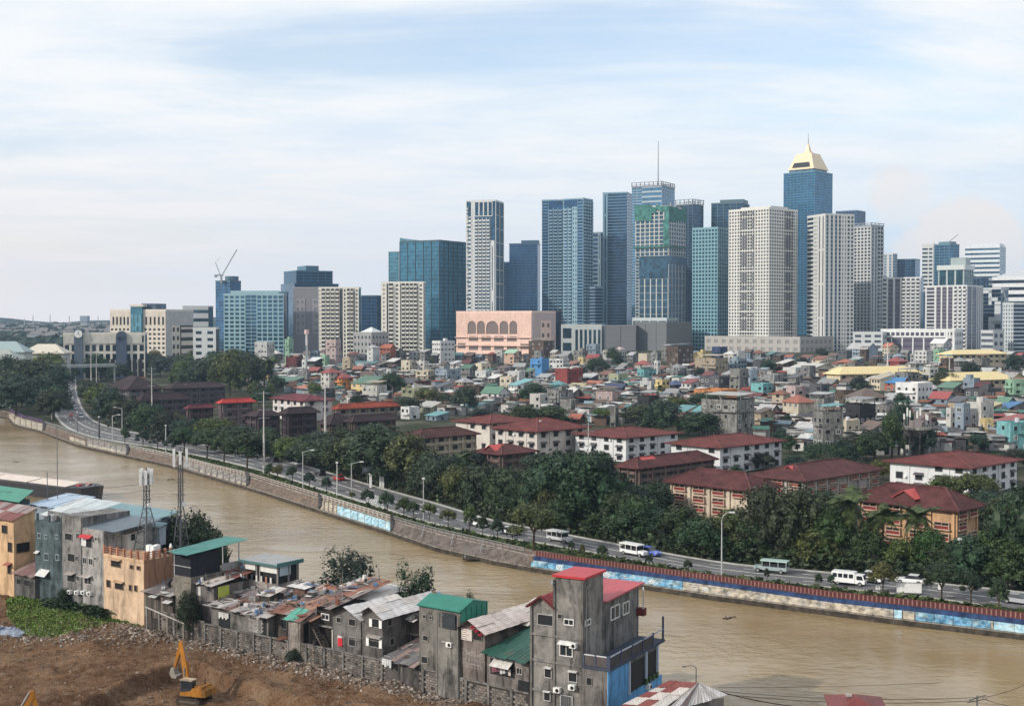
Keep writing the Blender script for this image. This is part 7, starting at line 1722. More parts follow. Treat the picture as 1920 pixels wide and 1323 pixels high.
# -- F1 the yellow house at the left
f = Fr('yellow_house', 'yellow house with a rusty sloping roof at the left edge', -64, 27, 0.0, pside=67)
H = f.Z(27, 975); Hb = f.ZS(67, 953)
mb = MB(); mb.prism([(0,0),(f.w,0),(f.w,f.d),(0,f.d)],0,[H,H,Hb,Hb]); part('wall', mb, PLASTER, f.t, YEL)
sheet_roof(f.t, (-0.3,-0.5,H-0.05),(f.w+0.4,-0.5,H-0.05),(f.w+0.4,f.d+0.2,Hb+0.15),(-0.3,f.d+0.2,Hb+0.15), 8, 2, [(0.22,0.09,0.07),(0.26,0.20,0.19),(0.34,0.30,0.29),(0.18,0.06,0.05)], 1)
for r in ((6,985,15,999),(17,1017,24,1034),(16,1058,22,1075)): f.win(r, (0.16,0.12,0.09), 'hole')
f.swin((32,1017,56,1034), (0.2,0.15,0.1), 'hole'); f.awn((14,1054,24,1058), (0.3,0.1,0.08))
# -- F1b dark green shed and blue roof behind
f = Fr('green_shed', 'dark green shed roof behind the yellow house', -60, 40, 15.0, pside=58, cat='shed')
H = f.Z(40, 938); f.box('wall',0,f.w,0,f.d,0,H,PLASTER,(0.05,0.08,0.08)); mb = MB(); mb.slab((-0.4,-0.6,H-0.2),(f.w+0.5,-0.6,H-0.2),(f.w+0.5,f.d+0.4,H+1.5),(-0.4,f.d+0.4,H+1.5),0.1); part('roof', mb, TIN_CLEAN, f.t, (0.07,0.24,0.18))
f = Fr('blue_shed', 'low pale blue tin roof right of the dark green shed', 58, 108, 17.0, depth=7, cat='shed')
H = f.Z(80, 948); f.box('wall',0,f.w,0,f.d,0,H,PLASTER,(0.25,0.3,0.36)); sheet_roof(f.t,(-0.3,-0.4,H),(f.w+0.3,-0.4,H),(f.w+0.3,f.d,H+1.0),(-0.3,f.d,H+1.0),8,1,[(0.36,0.46,0.58),(0.42,0.52,0.62)],2)
# -- F2 lean-to
f = Fr('lean_to', 'small grey lean-to with a brown roof beside the yellow house', 28, 66, -0.4, depth=4.5)
H = f.Z(45, 1077); f.box('wall',0,f.w,0,f.d,0,H,CONCRETE,DGR); sheet_roof(f.t,(-0.2,-0.4,H),(f.w+0.2,-0.4,H),(f.w+0.2,f.d,H+1.6),(-0.2,f.d,H+1.6),5,2,[(0.20,0.12,0.11),(0.26,0.18,0.17)],3)
f.win((33,1085,40,1094),DGR,'hole'); f.win((47,1087,56,1098),DGR,'hole')
# -- F3 stained teal block
f = Fr('stained_block', 'narrow block stained dark teal beside the yellow house', 67, 118, 0.2, depth=9)
H = f.Z(92, 979); f.box('wall',0,f.w,0,f.d,0,H,CONCRETE,TEALW)
for r in ((73,1000,78,1008),(86,1003,90,1009),(106,1003,110,1009),(85,1038,92,1049),(106,1040,112,1049)): f.win(r,(0.25,0.30,0.32),'win')
f.awn((76,1067,94,1078),(0.6,0.6,0.58),0.9); f.awn((69,1032,76,1036),(0.55,0.55,0.53),0.5)
for x in (0.1, f.w*0.45, f.w*0.92): f.box('roof_pier',x,x+0.3,0.1,0.4,H,H+1.0,CONCRETE,TEALW)
f.box('roof_wall',0.4,f.w,1.8,2.0,H,H+1.2,CONCRETE,(0.22,0.22,0.22))
mb = MB(); mb.tube((f.w*0.4,1.0,H),(f.w*0.4,1.0,H+0.9),0.45,n=10); part('water_drum', mb, PAINT, f.t, (0.5,0.5,0.5))
# -- F4 grey concrete block, taller and lower half
f = Fr('grey_block', 'grey concrete block, taller left half of the stained pair', 118, 153, 0.0, depth=8)
H = f.Z(135, 967); f.box('wall',0,f.w,0,f.d,0,H,CONCRETE,GRYC)
for r in ((124,1000,137,1012),(129,1038,142,1052),(128,1075,142,1090)): f.win(r,(0.30,0.29,0.28),'hole')
for r in ((145,1000,151,1009),(143,1042,148,1051),(145,1080,150,1088)): f.win(r,(0.30,0.29,0.28),'win')
f.awn((128,1072,143,1075),(0.36,0.33,0.3)); f.ac(134,1112); f.ac(148,1113)
f = Fr('grey_block', 'pale grey concrete block with a red awning, right half of the pair', 153, 195, 0.15, depth=8)
H = f.Z(174, 992); f.box('wall',0,f.w,0,f.d,0,H,CONCRETE,(0.40,0.385,0.37))
for r in ((157,1045,164,1056),(168,1047,175,1058),(160,1080,172,1094),(180,1007,185,1013),(178,1044,182,1050)): f.win(r,(0.42,0.40,0.38),'win')
f.win((160,1009,174,1026),(0.4,0.38,0.36),'hole'); f.awn((155,1002,176,1007),(0.5,0.05,0.06)); f.awn((158,1077,174,1080),(0.45,0.42,0.40))
for x,y in ((160,1113),(171,1115)): f.ac(x,y)
mb = MB(); mb.slab((0.2,-0.12,f.Z(165,1024)),(1.3,-0.12,f.Z(165,1024)),(1.3,-0.1,f.Z(165,1008)),(0.2,-0.1,f.Z(165,1008)),0.03); part('hanging_sheet', mb, MATTE, f.t, (0.6,0.6,0.6))
mb = MB(); mb.slab((-0.3,0.2,H+0.05),(f.w+2.2,0.2,H+0.05),(f.w+2.2,f.d,H+0.8),(-0.3,f.d,H+0.8),0.08); part('roof', mb, TIN_CLEAN, f.t, (0.13,0.16,0.19))
# roofs behind
f = Fr('tin_hall', 'pale corrugated roofs behind the stained teal block', 84, 150, 9.5, depth=7)
H = f.Z(115, 968); f.box('wall',0,f.w,0,f.d,0,H,CONCRETE,(0.2,0.21,0.22)); sheet_roof(f.t,(-0.5,-0.4,H-0.1),(f.w+0.5,-0.4,H-0.1),(f.w+0.5,f.d,H+1.7),(-0.5,f.d,H+1.7),9,2,[(0.55,0.58,0.58),(0.48,0.53,0.54),(0.40,0.42,0.43)],4)
f = Fr('blue_grey_hall', 'long blue-grey house behind the pale grey block', 157, 262, 9.0, depth=7)
H = f.Z(210, 974); f.box('wall',0,f.w,0,f.d,0,H,PLASTER,(0.24,0.28,0.33)); mb = MB(); mb.slab((-0.4,-0.6,H-0.1),(f.w+0.5,-0.6,H-0.1),(f.w+0.5,f.d,H+1.0),(-0.4,f.d,H+1.0),0.12); part('roof', mb, TIN_CLEAN, f.t, (0.16,0.27,0.30))
for x in (170,190,215,240): f.win((x,982,x+7,991),(0.3,0.33,0.36),'win')
# -- F5 cream-orange building with roof terrace
f = Fr('terrace_house', 'peach three-storey house with a balustraded roof terrace', 195, 270, 0.0, pside=324)
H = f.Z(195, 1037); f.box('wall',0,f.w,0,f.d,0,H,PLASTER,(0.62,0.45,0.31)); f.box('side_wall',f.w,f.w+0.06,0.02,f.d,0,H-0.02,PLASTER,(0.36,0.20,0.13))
f.box('floor_band',-0.05,f.w+0.1,-0.08,0,H-0.35,H-0.1,PLASTER,(0.62,0.42,0.25))
for r in ((210,1049,227,1062),(217,1091,232,1104)): f.win(r,(0.3,0.2,0.12),'hole')
for r in ((245,1059,251,1066),(258,1061,264,1068),(201,1087,208,1100),(243,1096,248,1107),(253,1097,258,1108)): f.win(r,(0.34,0.22,0.14),'hole')
f.awn((208,1046,229,1049),(0.42,0.28,0.18),0.5); f.awn((216,1088,234,1091),(0.42,0.28,0.18),0.5)
npst = 7
for i in range(npst):
    x = f.w*i/(npst-1); f.box('terrace_post',x-0.15,x+0.15,0.0,0.3,H,H+1.1,PLASTER,(0.45,0.22,0.14))
for i in range(1,6):
    y = f.d*i/5-0.3; f.box('terrace_post',f.w-0.3,f.w,y,y+0.3,H,H+1.1,PLASTER,(0.45,0.22,0.14))
    if i in (2,5): mb = MB(); mb.tube((f.w-0.15,y+0.15,H+1.1),(f.w-0.15,y+0.15,H+1.6),0.22,0.1,8); part('finial', mb, WHITE, f.t)
for z in (0.25,0.55,0.85):
    f.box('terrace_rail',0,f.w,0.1,0.18,H+z,H+z+0.1,PLASTER,(0.36,0.17,0.11)); f.box('terrace_rail',f.w-0.2,f.w-0.12,0.2,f.d,H+z,H+z+0.1,PLASTER,(0.36,0.17,0.11))
F5 = f; F5H = H
g = Fr('roof_room', 'small white room on the peach terrace roof', 213, 240, 3.2, pside=270, zb=LOT+H, cat='rooftop room')
hh = g.Z(225, 999); g.box('wall',0,g.w,0,g.d,0,hh,PLASTER_CLEAN,(0.60,0.58,0.54)); mb = MB(); mb.slab((-0.4,-0.5,hh),(g.w+0.4,-0.5,hh),(g.w+0.4,g.d+0.3,hh+0.5),(-0.4,g.d+0.3,hh+0.5),0.1); part('roof', mb, TIN, g.t, (0.55,0.50,0.46))
g.swin((246,1000,254,1012),(0.4,0.4,0.4),'hole')
g = Fr('roof_room', 'pale blue room on the far side of the terrace roof', 272, 300, 8.5, pside=312, zb=LOT+H, cat='rooftop room')
hh = g.Z(285, 985); g.box('wall',0,g.w,0,g.d,0,hh,PLASTER_CLEAN,(0.40,0.46,0.54)); mb = MB(); mb.slab((-0.3,-0.4,hh),(g.w+0.4,-0.4,hh),(g.w+0.4,g.d,hh+0.4),(-0.3,g.d,hh+0.4),0.1); part('roof', mb, TIN_CLEAN, g.t, (0.14,0.24,0.27))
for k,(x,y) in enumerate(((6.2,2.2),(6.9,2.9),(7.4,2.0))):
    mb = MB(); mb.box(x,y,H,x+0.7,y+0.6,H+1.5); part('equipment_cabinet', mb, WHITE, f.t)
# -- cell towers
def lattice(label, px, pbase, ptop, tpos, spread, n, panels, zbase):
    P = st(*tpos); d0 = P.y; s0,_ = on_plane(px, 1000, P, RU); P = Vector((P.x+RU[0]*s0, P.y+RU[1]*s0, zbase)); Ht = top_z(px, ptop, P.y)-zbase
    t = thing('cell_tower', label, 'cell tower', P, 0.3, 'cell towers on the near bank')
    def leg(k, z):
        a = k*2.094+0.4; r = spread*(1-0.80*min(1,z/(Ht*0.55)))+0.02; return Vector((r*math.cos(a), r*math.sin(a), z))
    for k in range(3):
        mb = MB(); pr = leg(k,0)
        for i in range(1,n+1): q = leg(k, Ht*0.92*i/n); mb.tube(pr,q,0.07,n=5); pr = q
        part('leg', mb, STEELD, t)
    mb = MB()
    for i in range(n):
        for k in range(3):
            a, b = leg(k,Ht*0.92*i/n), leg((k+1)%3,Ht*0.92*(i+1)/n); mb.bar(a,b,0.05); mb.bar(leg(k,Ht*0.92*(i+1)/n), leg((k+1)%3,Ht*0.92*(i+1)/n),0.05)
    part('bracing', mb, STEELD, t, None, 'stuff')
    mb = MB(); mb.tube((0,0,Ht*0.25),(0,0,Ht),0.10,n=6); part('mast', mb, STEELD, t)
    for (a, r, z0, z1) in panels:
        mb = MB(); x, y = r*math.cos(a), r*math.sin(a); mb.box(x-0.17,y-0.12,Ht*z0,x+0.17,y+0.12,Ht*z1); part('antenna_panel', mb, WHITE, t)
        mb = MB(); mb.bar((0,0,Ht*(z0+z1)/2),(x,y,Ht*(z0+z1)/2),0.06); part('antenna_arm', mb, STEELD, t)
    mb = MB(); mb.tube((0.25,0.1,Ht*0.55),(0.45,-0.25,Ht*0.55),0.3,n=12); part('dish', mb, WHITE, t)
    for z in (0.62,0.72): mb = MB(); mb.box(-0.7,-0.06,Ht*z,0.7,0.06,Ht*z+0.06); part('cross_arm', mb, STEELD, t)
STEELD = mat_flat('dull_steel', (0.10,0.105,0.115), 0.6, 0.4, 0.2)
PAN = [(0.2,0.75,0.80,0.98),(1.3,0.7,0.79,0.97),(2.4,0.75,0.80,0.99),(3.4,0.8,0.79,0.98),(4.6,0.75,0.80,0.97),(5.5,0.8,0.80,0.98),(2.9,0.45,0.78,0.95),(0.8,0.4,0.82,0.99)]
lattice('cell tower crowded with white panels on the peach terrace', 275, 1021, 876, (0,4.5), 2.1, 9, PAN, LOT+F5H)
lattice('taller cell tower with two long white panels right of the first', 339, 1015, 836, (0,9.0), 1.7, 12, [(3.0,0.85,0.84,0.98),(0.1,0.85,0.84,0.98),(1.5,0.5,0.86,0.96),(4.6,0.5,0.86,0.96)], LOT+5)
# -- F6 low dark wooden house
f = Fr('wooden_house', 'low dark wooden house between the peach house and stone pillar', 271, 325, 0.0, depth=7)
H = f.Z(297, 1112); f.box('wall',0,f.w,0,f.d,0,H,CONCRETE,(0.10,0.085,0.075)); sheet_roof(f.t,(-0.2,-0.4,H),(f.w,-0.4,H),(f.w,f.d,H+1.2),(-0.2,f.d,H+1.2),6,2,[(0.16,0.14,0.14),(0.26,0.24,0.23),(0.36,0.34,0.33)],6)
for i in range(12): x = f.w*i/12; f.box('plank',x+0.02,x+f.w/12-0.03,-0.06,0,1.6,H-0.1,MATTE,rnd.choice(((0.09,0.075,0.065),(0.14,0.12,0.10),(0.06,0.05,0.045))))
f.awn((287,1114,300,1117),(0.6,0.6,0.6)); f.awn((312,1125,325,1128),(0.6,0.6,0.6)); f.win((290,1120,297,1136),DGR,'hole')
for k,(x,c) in enumerate(((f.w*0.42,(0.03,0.03,0.035)),(f.w*0.62,(0.12,0.10,0.09)))):
    mb = MB(); mb.tube((x-0.5,2.5,H+0.9),(x+0.5,2.2,H+0.9),0.62,n=14); part('tank', mb, PAINT, f.t, c)
# -- F7 stone pillar and dark green-roofed room
f = Fr('dark_room', 'dark open room under a flat green roof on stone footing', 326, 358, 0.3, pside=452)
Hf, Hr = f.Z(340,1079), f.Z(340,1037); yd = f.Y(414); H = Hr
f.box('stone_base',0,f.w,0,f.d,0,Hf,CONCRETE,(0.24,0.22,0.185))
f.box('dark_wall',0.1,f.w-0.1,0.05,yd,Hf,Hr,MATTE,(0.018,0.020,0.026)); f.box('sill_beam',0,f.w,-0.05,0.05,Hf+1.2,Hf+1.3,MATTE,(0.3,0.3,0.3))
for x, y in ((0.05,0.0),(f.w-0.15,f.d-0.3),(0.05,f.d-0.3)): f.box('post',x,x+0.12,y,y+0.12,Hf,Hr+0.4,MATTE,(0.4,0.4,0.4))
for k in range(5): y = yd+0.3+k*(f.d-yd)/5; f.box('railing_board',f.w-0.08,f.w-0.03,y,y+0.75,Hf,Hf+1.0,MATTE,rnd.choice(((0.30,0.30,0.30),(0.14,0.15,0.16),(0.22,0.24,0.22))))
sheet_roof(f.t,(-0.5,-0.7,Hr+0.1),(f.w+0.5,-0.7,Hr+0.1),(f.w+0.5,f.d+0.7,Hr+0.75),(-0.5,f.d+0.7,Hr+0.75),3,7,[(0.055,0.20,0.18),(0.06,0.22,0.19)],7,0,0.03)
# -- F8 patched shanty roof with a yellow board
f = Fr('patched_shanty', 'shanty with a patched roof and yellow board below the dark room', 358, 402, 1.2, depth=11)
H = f.Z(385,1094); f.box('wall',0,f.w,0,f.d*0.55,0,H-0.2,CONCRETE,(0.20,0.18,0.17))
sheet_roof(f.t,(-0.3,-0.4,H),(f.w+0.3,-0.4,H),(f.w+0.3,f.d,H+1.3),(-0.3,f.d,H+1.3),4,3,[(0.22,0.07,0.06),(0.46,0.42,0.40),(0.52,0.46,0.40),(0.20,0.17,0.17)],8)
mb = MB(); mb.box(f.w-0.05,0.6,H-2.2,f.w+0.03,2.4,H-0.3); part('yellow_board', mb, PAINT, f.t, (0.42,0.46,0.08))
for k in range(7): y = 2.8+k*0.95; f.box('plank',f.w,f.w+0.06,y,y+0.85,H-2.4,H-0.2,MATTE,rnd.choice(((0.10,0.09,0.085),(0.16,0.14,0.13),(0.22,0.2,0.19))))
f.box('pale_board',0.4,2.0,-0.08,0,H-1.6,H-0.5,MATTE,(0.5,0.48,0.46)); f.win((390,1096,397,1108),DGR,'hole')
# -- F9 upper room with dark green-edged roof
f = Fr('plaster_room', 'plastered upper room with open sides and green-edged flat roof', 458, 521, 7.0, pside=561)
Hw, Hr = f.Z(490,1090), f.Z(490,1054); f.box('wall',0,f.w,0,f.d,0,Hw,CONCRETE,(0.40,0.36,0.335))
f.box('dark_interior',0.2,f.w-0.2,0.3,f.d-0.2,Hw,Hr-0.3,DARK,None)
for x in (0,f.w*0.36,f.w*0.45,f.w-0.2): f.box('post',x,x+0.18,0,0.18,Hw,Hr,MATTE,(0.22,0.21,0.2))
for y in (f.d*0.5,f.d-0.2): f.box('post',f.w-0.18,f.w,y,y+0.18,Hw,Hr,MATTE,(0.22,0.21,0.2))
for a,b in ((0.03,0.33),(0.47,0.97)): f.box('white_blind',f.w*a,f.w*b,0.05,0.09,Hr-1.15,Hr-0.25,MATTE,(0.62,0.61,0.59))
f.box('side_blind',f.w-0.1,f.w-0.05,0.4,f.d*0.62,Hr-1.5,Hr-0.2,MATTE,(0.35,0.42,0.48))
for k in range(6): x = f.w*(0.08+0.14*k); mb = MB(); mb.box(x,-0.06,Hw-0.1+0.1*(k%2),x+0.3,-0.02,Hw+0.75); part('hanging_cloth', mb, MATTE, f.t, rnd.choice(((0.3,0.3,0.32),(0.5,0.48,0.46),(0.12,0.12,0.15),(0.3,0.14,0.1))))
mb = MB(); mb.slab((-0.4,-0.5,Hr+0.05),(f.w+0.4,-0.5,Hr+0.05),(f.w+0.4,f.d+0.4,Hr+0.3),(-0.4,f.d+0.4,Hr+0.3),0.25); part('roof', mb, TIN, f.t, (0.30,0.30,0.30))
mb = MB(); mb.box(-0.45,-0.56,Hr-0.2,f.w+0.45,-0.5,Hr+0.1); mb.box(f.w+0.4,-0.5,Hr-0.2,f.w+0.46,f.d+0.4,Hr+0.32); part('fascia', mb, PAINT, f.t, (0.05,0.13,0.13))
# -- F10 wide patchwork roof
f = Fr('patchwork_house', 'wide low house under a patchwork of rusty and pale sheets', 396, 503, 0.4, depth=11)
H = f.Z(450,1143); f.box('wall',0,f.w,0,f.d*0.6,0,H-0.1,CONCRETE,(0.20,0.188,0.175))
sheet_roof(f.t,(-0.6,-0.7,H),(f.w+0.6,-0.7,H-0.1),(f.w+0.9,f.d,H+1.5),(0.4,f.d,H+1.6),11,4,SHEETC,9)
f.box('dark_window',f.w*0.14,f.w*0.34,-0.05,0,H-2.6,H-0.7,DARK,None)
for k in range(6): x = f.w*(0.15+0.03*k); mb = MB(); mb.box(x,-0.14,H-1.5+0.2*(k%2),x+0.24,-0.1,H-0.7); part('hanging_cloth', mb, MATTE, f.t, rnd.choice(((0.55,0.55,0.54),(0.4,0.4,0.42),(0.62,0.62,0.6))))
for j in range(9):
    for i in range(6): x = f.w*0.66+i*0.42+(0.2 if j%2 else 0); f.box('concrete_block',x,x+0.39,-0.05,0,H-2.3+j*0.22,H-2.3+j*0.22+0.19,CONCRETE,rnd.choice(((0.36,0.34,0.32),(0.42,0.40,0.38),(0.30,0.285,0.27))))
f.box('dark_door',f.w*0.86,f.w*0.97,-0.04,0,H-2.8,H-0.4,DARK,None)
f.box('roof_hatch',f.w*0.50,f.w*0.70,3.2,5.4,H+0.5,H+1.4,CONCRETE,(0.06,0.055,0.05)); sheet_roof(f.t,(f.w*0.48,2.8,H+1.35),(f.w*0.72,2.8,H+1.35),(f.w*0.72,5.8,H+1.9),(f.w*0.48,5.8,H+1.9),3,1,PALEC,10)
f.box('roof_box',f.w*0.78,f.w*0.98,6.2,8.0,H+0.9,H+2.2,CONCRETE,(0.20,0.12,0.10)); sheet_roof(f.t,(f.w*0.70,5.8,H+2.2),(f.w*1.02,5.8,H+2.2),(f.w*1.02,8.3,H+2.4),(f.w*0.70,8.3,H+2.4),2,1,PALEC,11)
for k in range(16):
    x, y = f.w*rnd.uniform(0.03,0.98), rnd.uniform(0.3,9.5); z = H+0.14*y+0.22; a = rnd.uniform(0,3.1); L_ = rnd.uniform(0.4,1.3)
    mb = MB(); mb.bar((x,y,z),(x+L_*math.cos(a),y+L_*math.sin(a),z+0.14*L_*math.sin(a)+0.05),rnd.uniform(0.08,0.2),0.08); part('roof_plank', mb, MATTE, f.t, rnd.choice(((0.12,0.09,0.07),(0.3,0.26,0.23),(0.06,0.05,0.05),(0.45,0.42,0.4))))
for k in range(4):
    x, y = f.w*rnd.uniform(0.1,0.9), rnd.uniform(1,5); mb = MB(); mb.tube((x,y,H+0.14*y+0.2),(x,y,H+0.14*y+0.38),0.32,n=12); part('tyre', mb, RUBBER, f.t)
# cluttered yard between
f = Fr('cluttered_yard', 'cluttered dark upper yard of planks behind the patchwork roof', 405, 458, 9.0, depth=6)
H = f.Z(430,1098); f.box('wall',0,f.w,0,f.d,0,H-0.4,CONCRETE,(0.09,0.08,0.078))
for k in range(26):
    x, y = f.w*rnd.random(), rnd.uniform(-0.4,5.5); hh = rnd.uniform(0.4,2.2); a = rnd.uniform(-0.5,0.5)
    mb = MB(); mb.bar((x,y,H-0.5),(x+a,y+a*0.5,H-0.5+hh),0.12,0.06); part('plank', mb, MATTE, f.t, rnd.choice(((0.09,0.075,0.065),(0.2,0.18,0.16),(0.3,0.28,0.26),(0.05,0.05,0.05))))
mb = MB(); mb.tube((f.w*0.85,-0.2,H+1.3),(f.w*0.85,-0.2,H+1.5),0.55,n=14); part('basin', mb, PAINT, f.t, (0.45,0.45,0.46))
# -- F11 rust-orange roofs
f = Fr('rust_roof_house', 'low house with bright rust-orange sheets beside the patchwork roof', 515, 592, 1.5, depth=7.5)
H = f.Z(552,1152); f.box('wall',0,f.w,0,f.d*0.6,0,H-0.1,CONCRETE,(0.10,0.085,0.075)); sheet_roof(f.t,(-0.3,-0.7,H),(f.w+0.2,-0.7,H-0.1),(f.w+1.4,f.d,H+2.0),(1.0,f.d,H+2.0),6,4,ORC,12)
f.win((528,1160,538,1178),DGR,'hole')
f = Fr('green_patch_hut', 'small block hut with a green sheet on its roof', 541, 563, -0.2, pside=582)
H = f.Z(552,1162); f.box('wall',0,f.w,0,f.d,0,H,CONCRETE,(0.30,0.26,0.23)); sheet_roof(f.t,(-0.4,-0.5,H),(f.w+0.5,-0.5,H),(f.w+0.5,f.d+0.3,H+0.9),(-0.4,f.d+0.3,H+0.9),3,2,[(0.10,0.34,0.26),(0.20,0.11,0.09),(0.16,0.09,0.08)],13)
f.swin((568,1168,578,1205),(0.12,0.07,0.05),'hole','door')
for j in range(10):
    for i in range(int(f.w/0.42)): x = 0.03+i*0.42; f.box('concrete_block',x,x+0.39,-0.05,0,H-2.4+j*0.22,H-2.4+j*0.22+0.19,CONCRETE,rnd.choice(((0.34,0.30,0.27),(0.40,0.36,0.33))))
f = Fr('dark_hut', 'dark tall hut with a small white four-pane window', 594, 624, 2.2, depth=7)
H = f.Z(609,1134); f.box('wall',0,f.w,0,f.d,0,H,CONCRETE,(0.045,0.04,0.038)); sheet_roof(f.t,(-0.5,-0.8,H),(f.w+0.7,-0.8,H),(f.w+1.2,f.d+2,H+1.6),(-0.3,f.d+2,H+1.6),4,3,ORC,14)
f.win((604,1151,617,1160),(0.7,0.7,0.68),'win'); f.box('ledge',0,f.w+0.3,-0.5,0,f.Z(609,1171)-0.1,f.Z(609,1171),CONCRETE,(0.34,0.32,0.30))
# stair and junk under it
t = thing('outside_stair', 'steep timber stair in front of the dark tall hut', 'stair', st(to_st(f.P)[0]+0.3, 0.9, LOT), RA)
zt = f.Z(609,1172)
for s in (0,0.8): mb = MB(); mb.bar((2.0,s*0.9,2.0),(0.2,s*0.9,zt),0.08,0.2); part('stringer', mb, MATTE, t, (0.10,0.08,0.07))
for k in range(8): u = (k+0.5)/8; mb = MB(); mb.box(2.0-1.8*u-0.12,0,2.0+(zt-2.0)*u,2.0-1.8*u+0.12,0.75,2.0+(zt-2.0)*u+0.05); part('tread', mb, MATTE, t, (0.16,0.13,0.11))
# bicycle leaning there
t = thing('bicycle', 'old dark bicycle leaning below the timber stair', 'bicycle', st(to_st(f.P)[0]+0.4, 0.15, LOT+1.6), RA)
for x in (0.0,1.05):
    mb = MB()
    for k in range(16):
        a0, a1 = k*0.3927, (k+1)*0.3927; mb.bar((x+0.33*math.cos(a0),0,0.33+0.33*math.sin(a0)),(x+0.33*math.cos(a1),0,0.33+0.33*math.sin(a1)),0.04)
    part('wheel', mb, RUBBER, t)
mb = MB(); 
for a, b in (((0,0,0.33),(0.42,0,0.33)),((0.42,0,0.33),(0.30,0,0.85)),((0.30,0,0.75),(0.9,0,0.78)),((0.42,0,0.33),(0.9,0,0.78)),((1.05,0,0.33),(0.88,0,0.95)),((0,0,0.33),(0.30,0,0.75))): mb.bar(a,b,0.04)
part('frame', mb, PAINT, t, (0.12,0.12,0.13)); mb = MB(); mb.box(0.2,-0.07,0.85,0.44,0.07,0.92); part('saddle', mb, RUBBER, t); mb = MB(); mb.bar((0.88,-0.25,0.98),(0.88,0.25,0.98),0.03); part('handlebar', mb, STEEL, t)
# -- F12 long block house with white sheets
f = Fr('block_house', 'grey block house with flat white roof sheets near the river trees', 630, 696, 7.5, depth=6)
H = f.Z(662,1120); f.box('wall',0,f.w,0,f.d,0,H,CONCRETE,(0.30,0.29,0.28)); sheet_roof(f.t,(-2.5,-0.5,H-0.1),(f.w+0.4,-0.4,H+0.1),(f.w+0.4,f.d,H+0.5),(-1.5,f.d,H+0.9),5,2,PALEC,15)
sheet_roof(f.t,(-4.8,-2.0,H-0.9),(-0.5,-1.2,H-0.4),(0.2,f.d*0.5,H+0.3),(-3.4,f.d*0.5,H+0.1),4,2,ORC+[(0.26,0.07,0.06)],16)
for i in range(5): x = f.w*i/4.2; f.box('pier',x,x+0.25,-0.08,0,0,H,CONCRETE,(0.34,0.33,0.31))
# -- F13 pair of two-storey gable houses
def gable_house(label, pl, pr, pe, pa, pxa, t0, depth, col_, pal, seed, **k):
    f = Fr('gable_house', label, pl, pr, t0, depth=depth, **k); H = f.Z(pl,pe); xa = f.X(pxa); ha = max(H+0.8, f.Z(pxa,pa)); w_ = f.w; d_ = f.d
    mb = MB(); mb.box(0,0,0,w_,d_,H); mb.add([(0,0,H),(w_,0,H),(xa,0,ha),(0,d_,H),(w_,d_,H),(xa,d_,ha)],[(0,1,2),(4,3,5),(0,2,5,3),(1,4,5,2)]); part('wall', mb, CONCRETE, f.t, col_)
    sheet_roof(f.t,(-0.4,d_+0.3,H-0.2),(-0.4,-0.6,H-0.2),(xa,-0.6,ha+0.08),(xa,d_+0.3,ha+0.08),4,2,pal,seed); sheet_roof(f.t,(w_+0.5,-0.6,H-0.2),(w_+0.5,d_+0.3,H-0.2),(xa,d_+0.3,ha+0.08),(xa,-0.6,ha+0.08),4,2,pal,seed+1)
    f.box('floor_band',-0.03,w_+0.03,-0.08,0,H*0.60,H*0.60+0.18,CONCRETE,tuple(x*0.85 for x in col_))
    return f, H
f, H = gable_house('grey two-storey gable house with a red cloth at its window', 624, 677, 1147, 1138, 651, 0.1, 8, (0.19,0.178,0.172), PALEC, 17)
for r in ((632,1157,640,1166),(655,1160,667,1172),(634,1193,644,1206),(655,1194,667,1210)): f.win(r,(0.34,0.31,0.29),'hole')
f.box('red_cloth',f.X(635),f.X(643),-0.16,-0.11,f.Z(640,1210),f.Z(640,1195),MATTE,(0.5,0.03,0.04)); f.box('white_cloth',f.X(634),f.X(642),-0.14,-0.10,f.Z(640,1197),f.Z(640,1191),MATTE,(0.5,0.46,0.45))
f.box('plinth_band',-0.1,f.w,-0.12,0,f.Z(650,1222)-0.15,f.Z(650,1222),PLASTER,(0.6,0.58,0.55)); f.box('edge_strip',-0.08,0.08,-0.1,0,f.Z(626,1215),f.Z(626,1180),PLASTER,(0.55,0.53,0.5))
f, H = gable_house('brown-grey gable house with open white shutters', 679, 718, 1148, 1138, 699, 0.0, 9.5, (0.165,0.15,0.142), PALEC, 19)
for r in ((700,1160,713,1175),(694,1195,713,1212)):
    f.win(r,(0.3,0.28,0.26),'hole'); x0, x1 = f.X(r[0]), f.X(r[2]); z1, z0 = f.Z(705,r[1]), f.Z(705,r[3])
    for a in (x0-0.45,x1-0.02): mb = MB(); mb.box(a,-0.22,z0,a+0.42,-0.17,z1); part('shutter', mb, WHITE, f.t)
f.swin((726,1160,734,1172),(0.25,0.23,0.2),'hole'); f.swin((731,1196,738,1208),(0.25,0.23,0.2),'hole'); f.awn((690,1190,716,1194),(0.3,0.28,0.26),0.5)
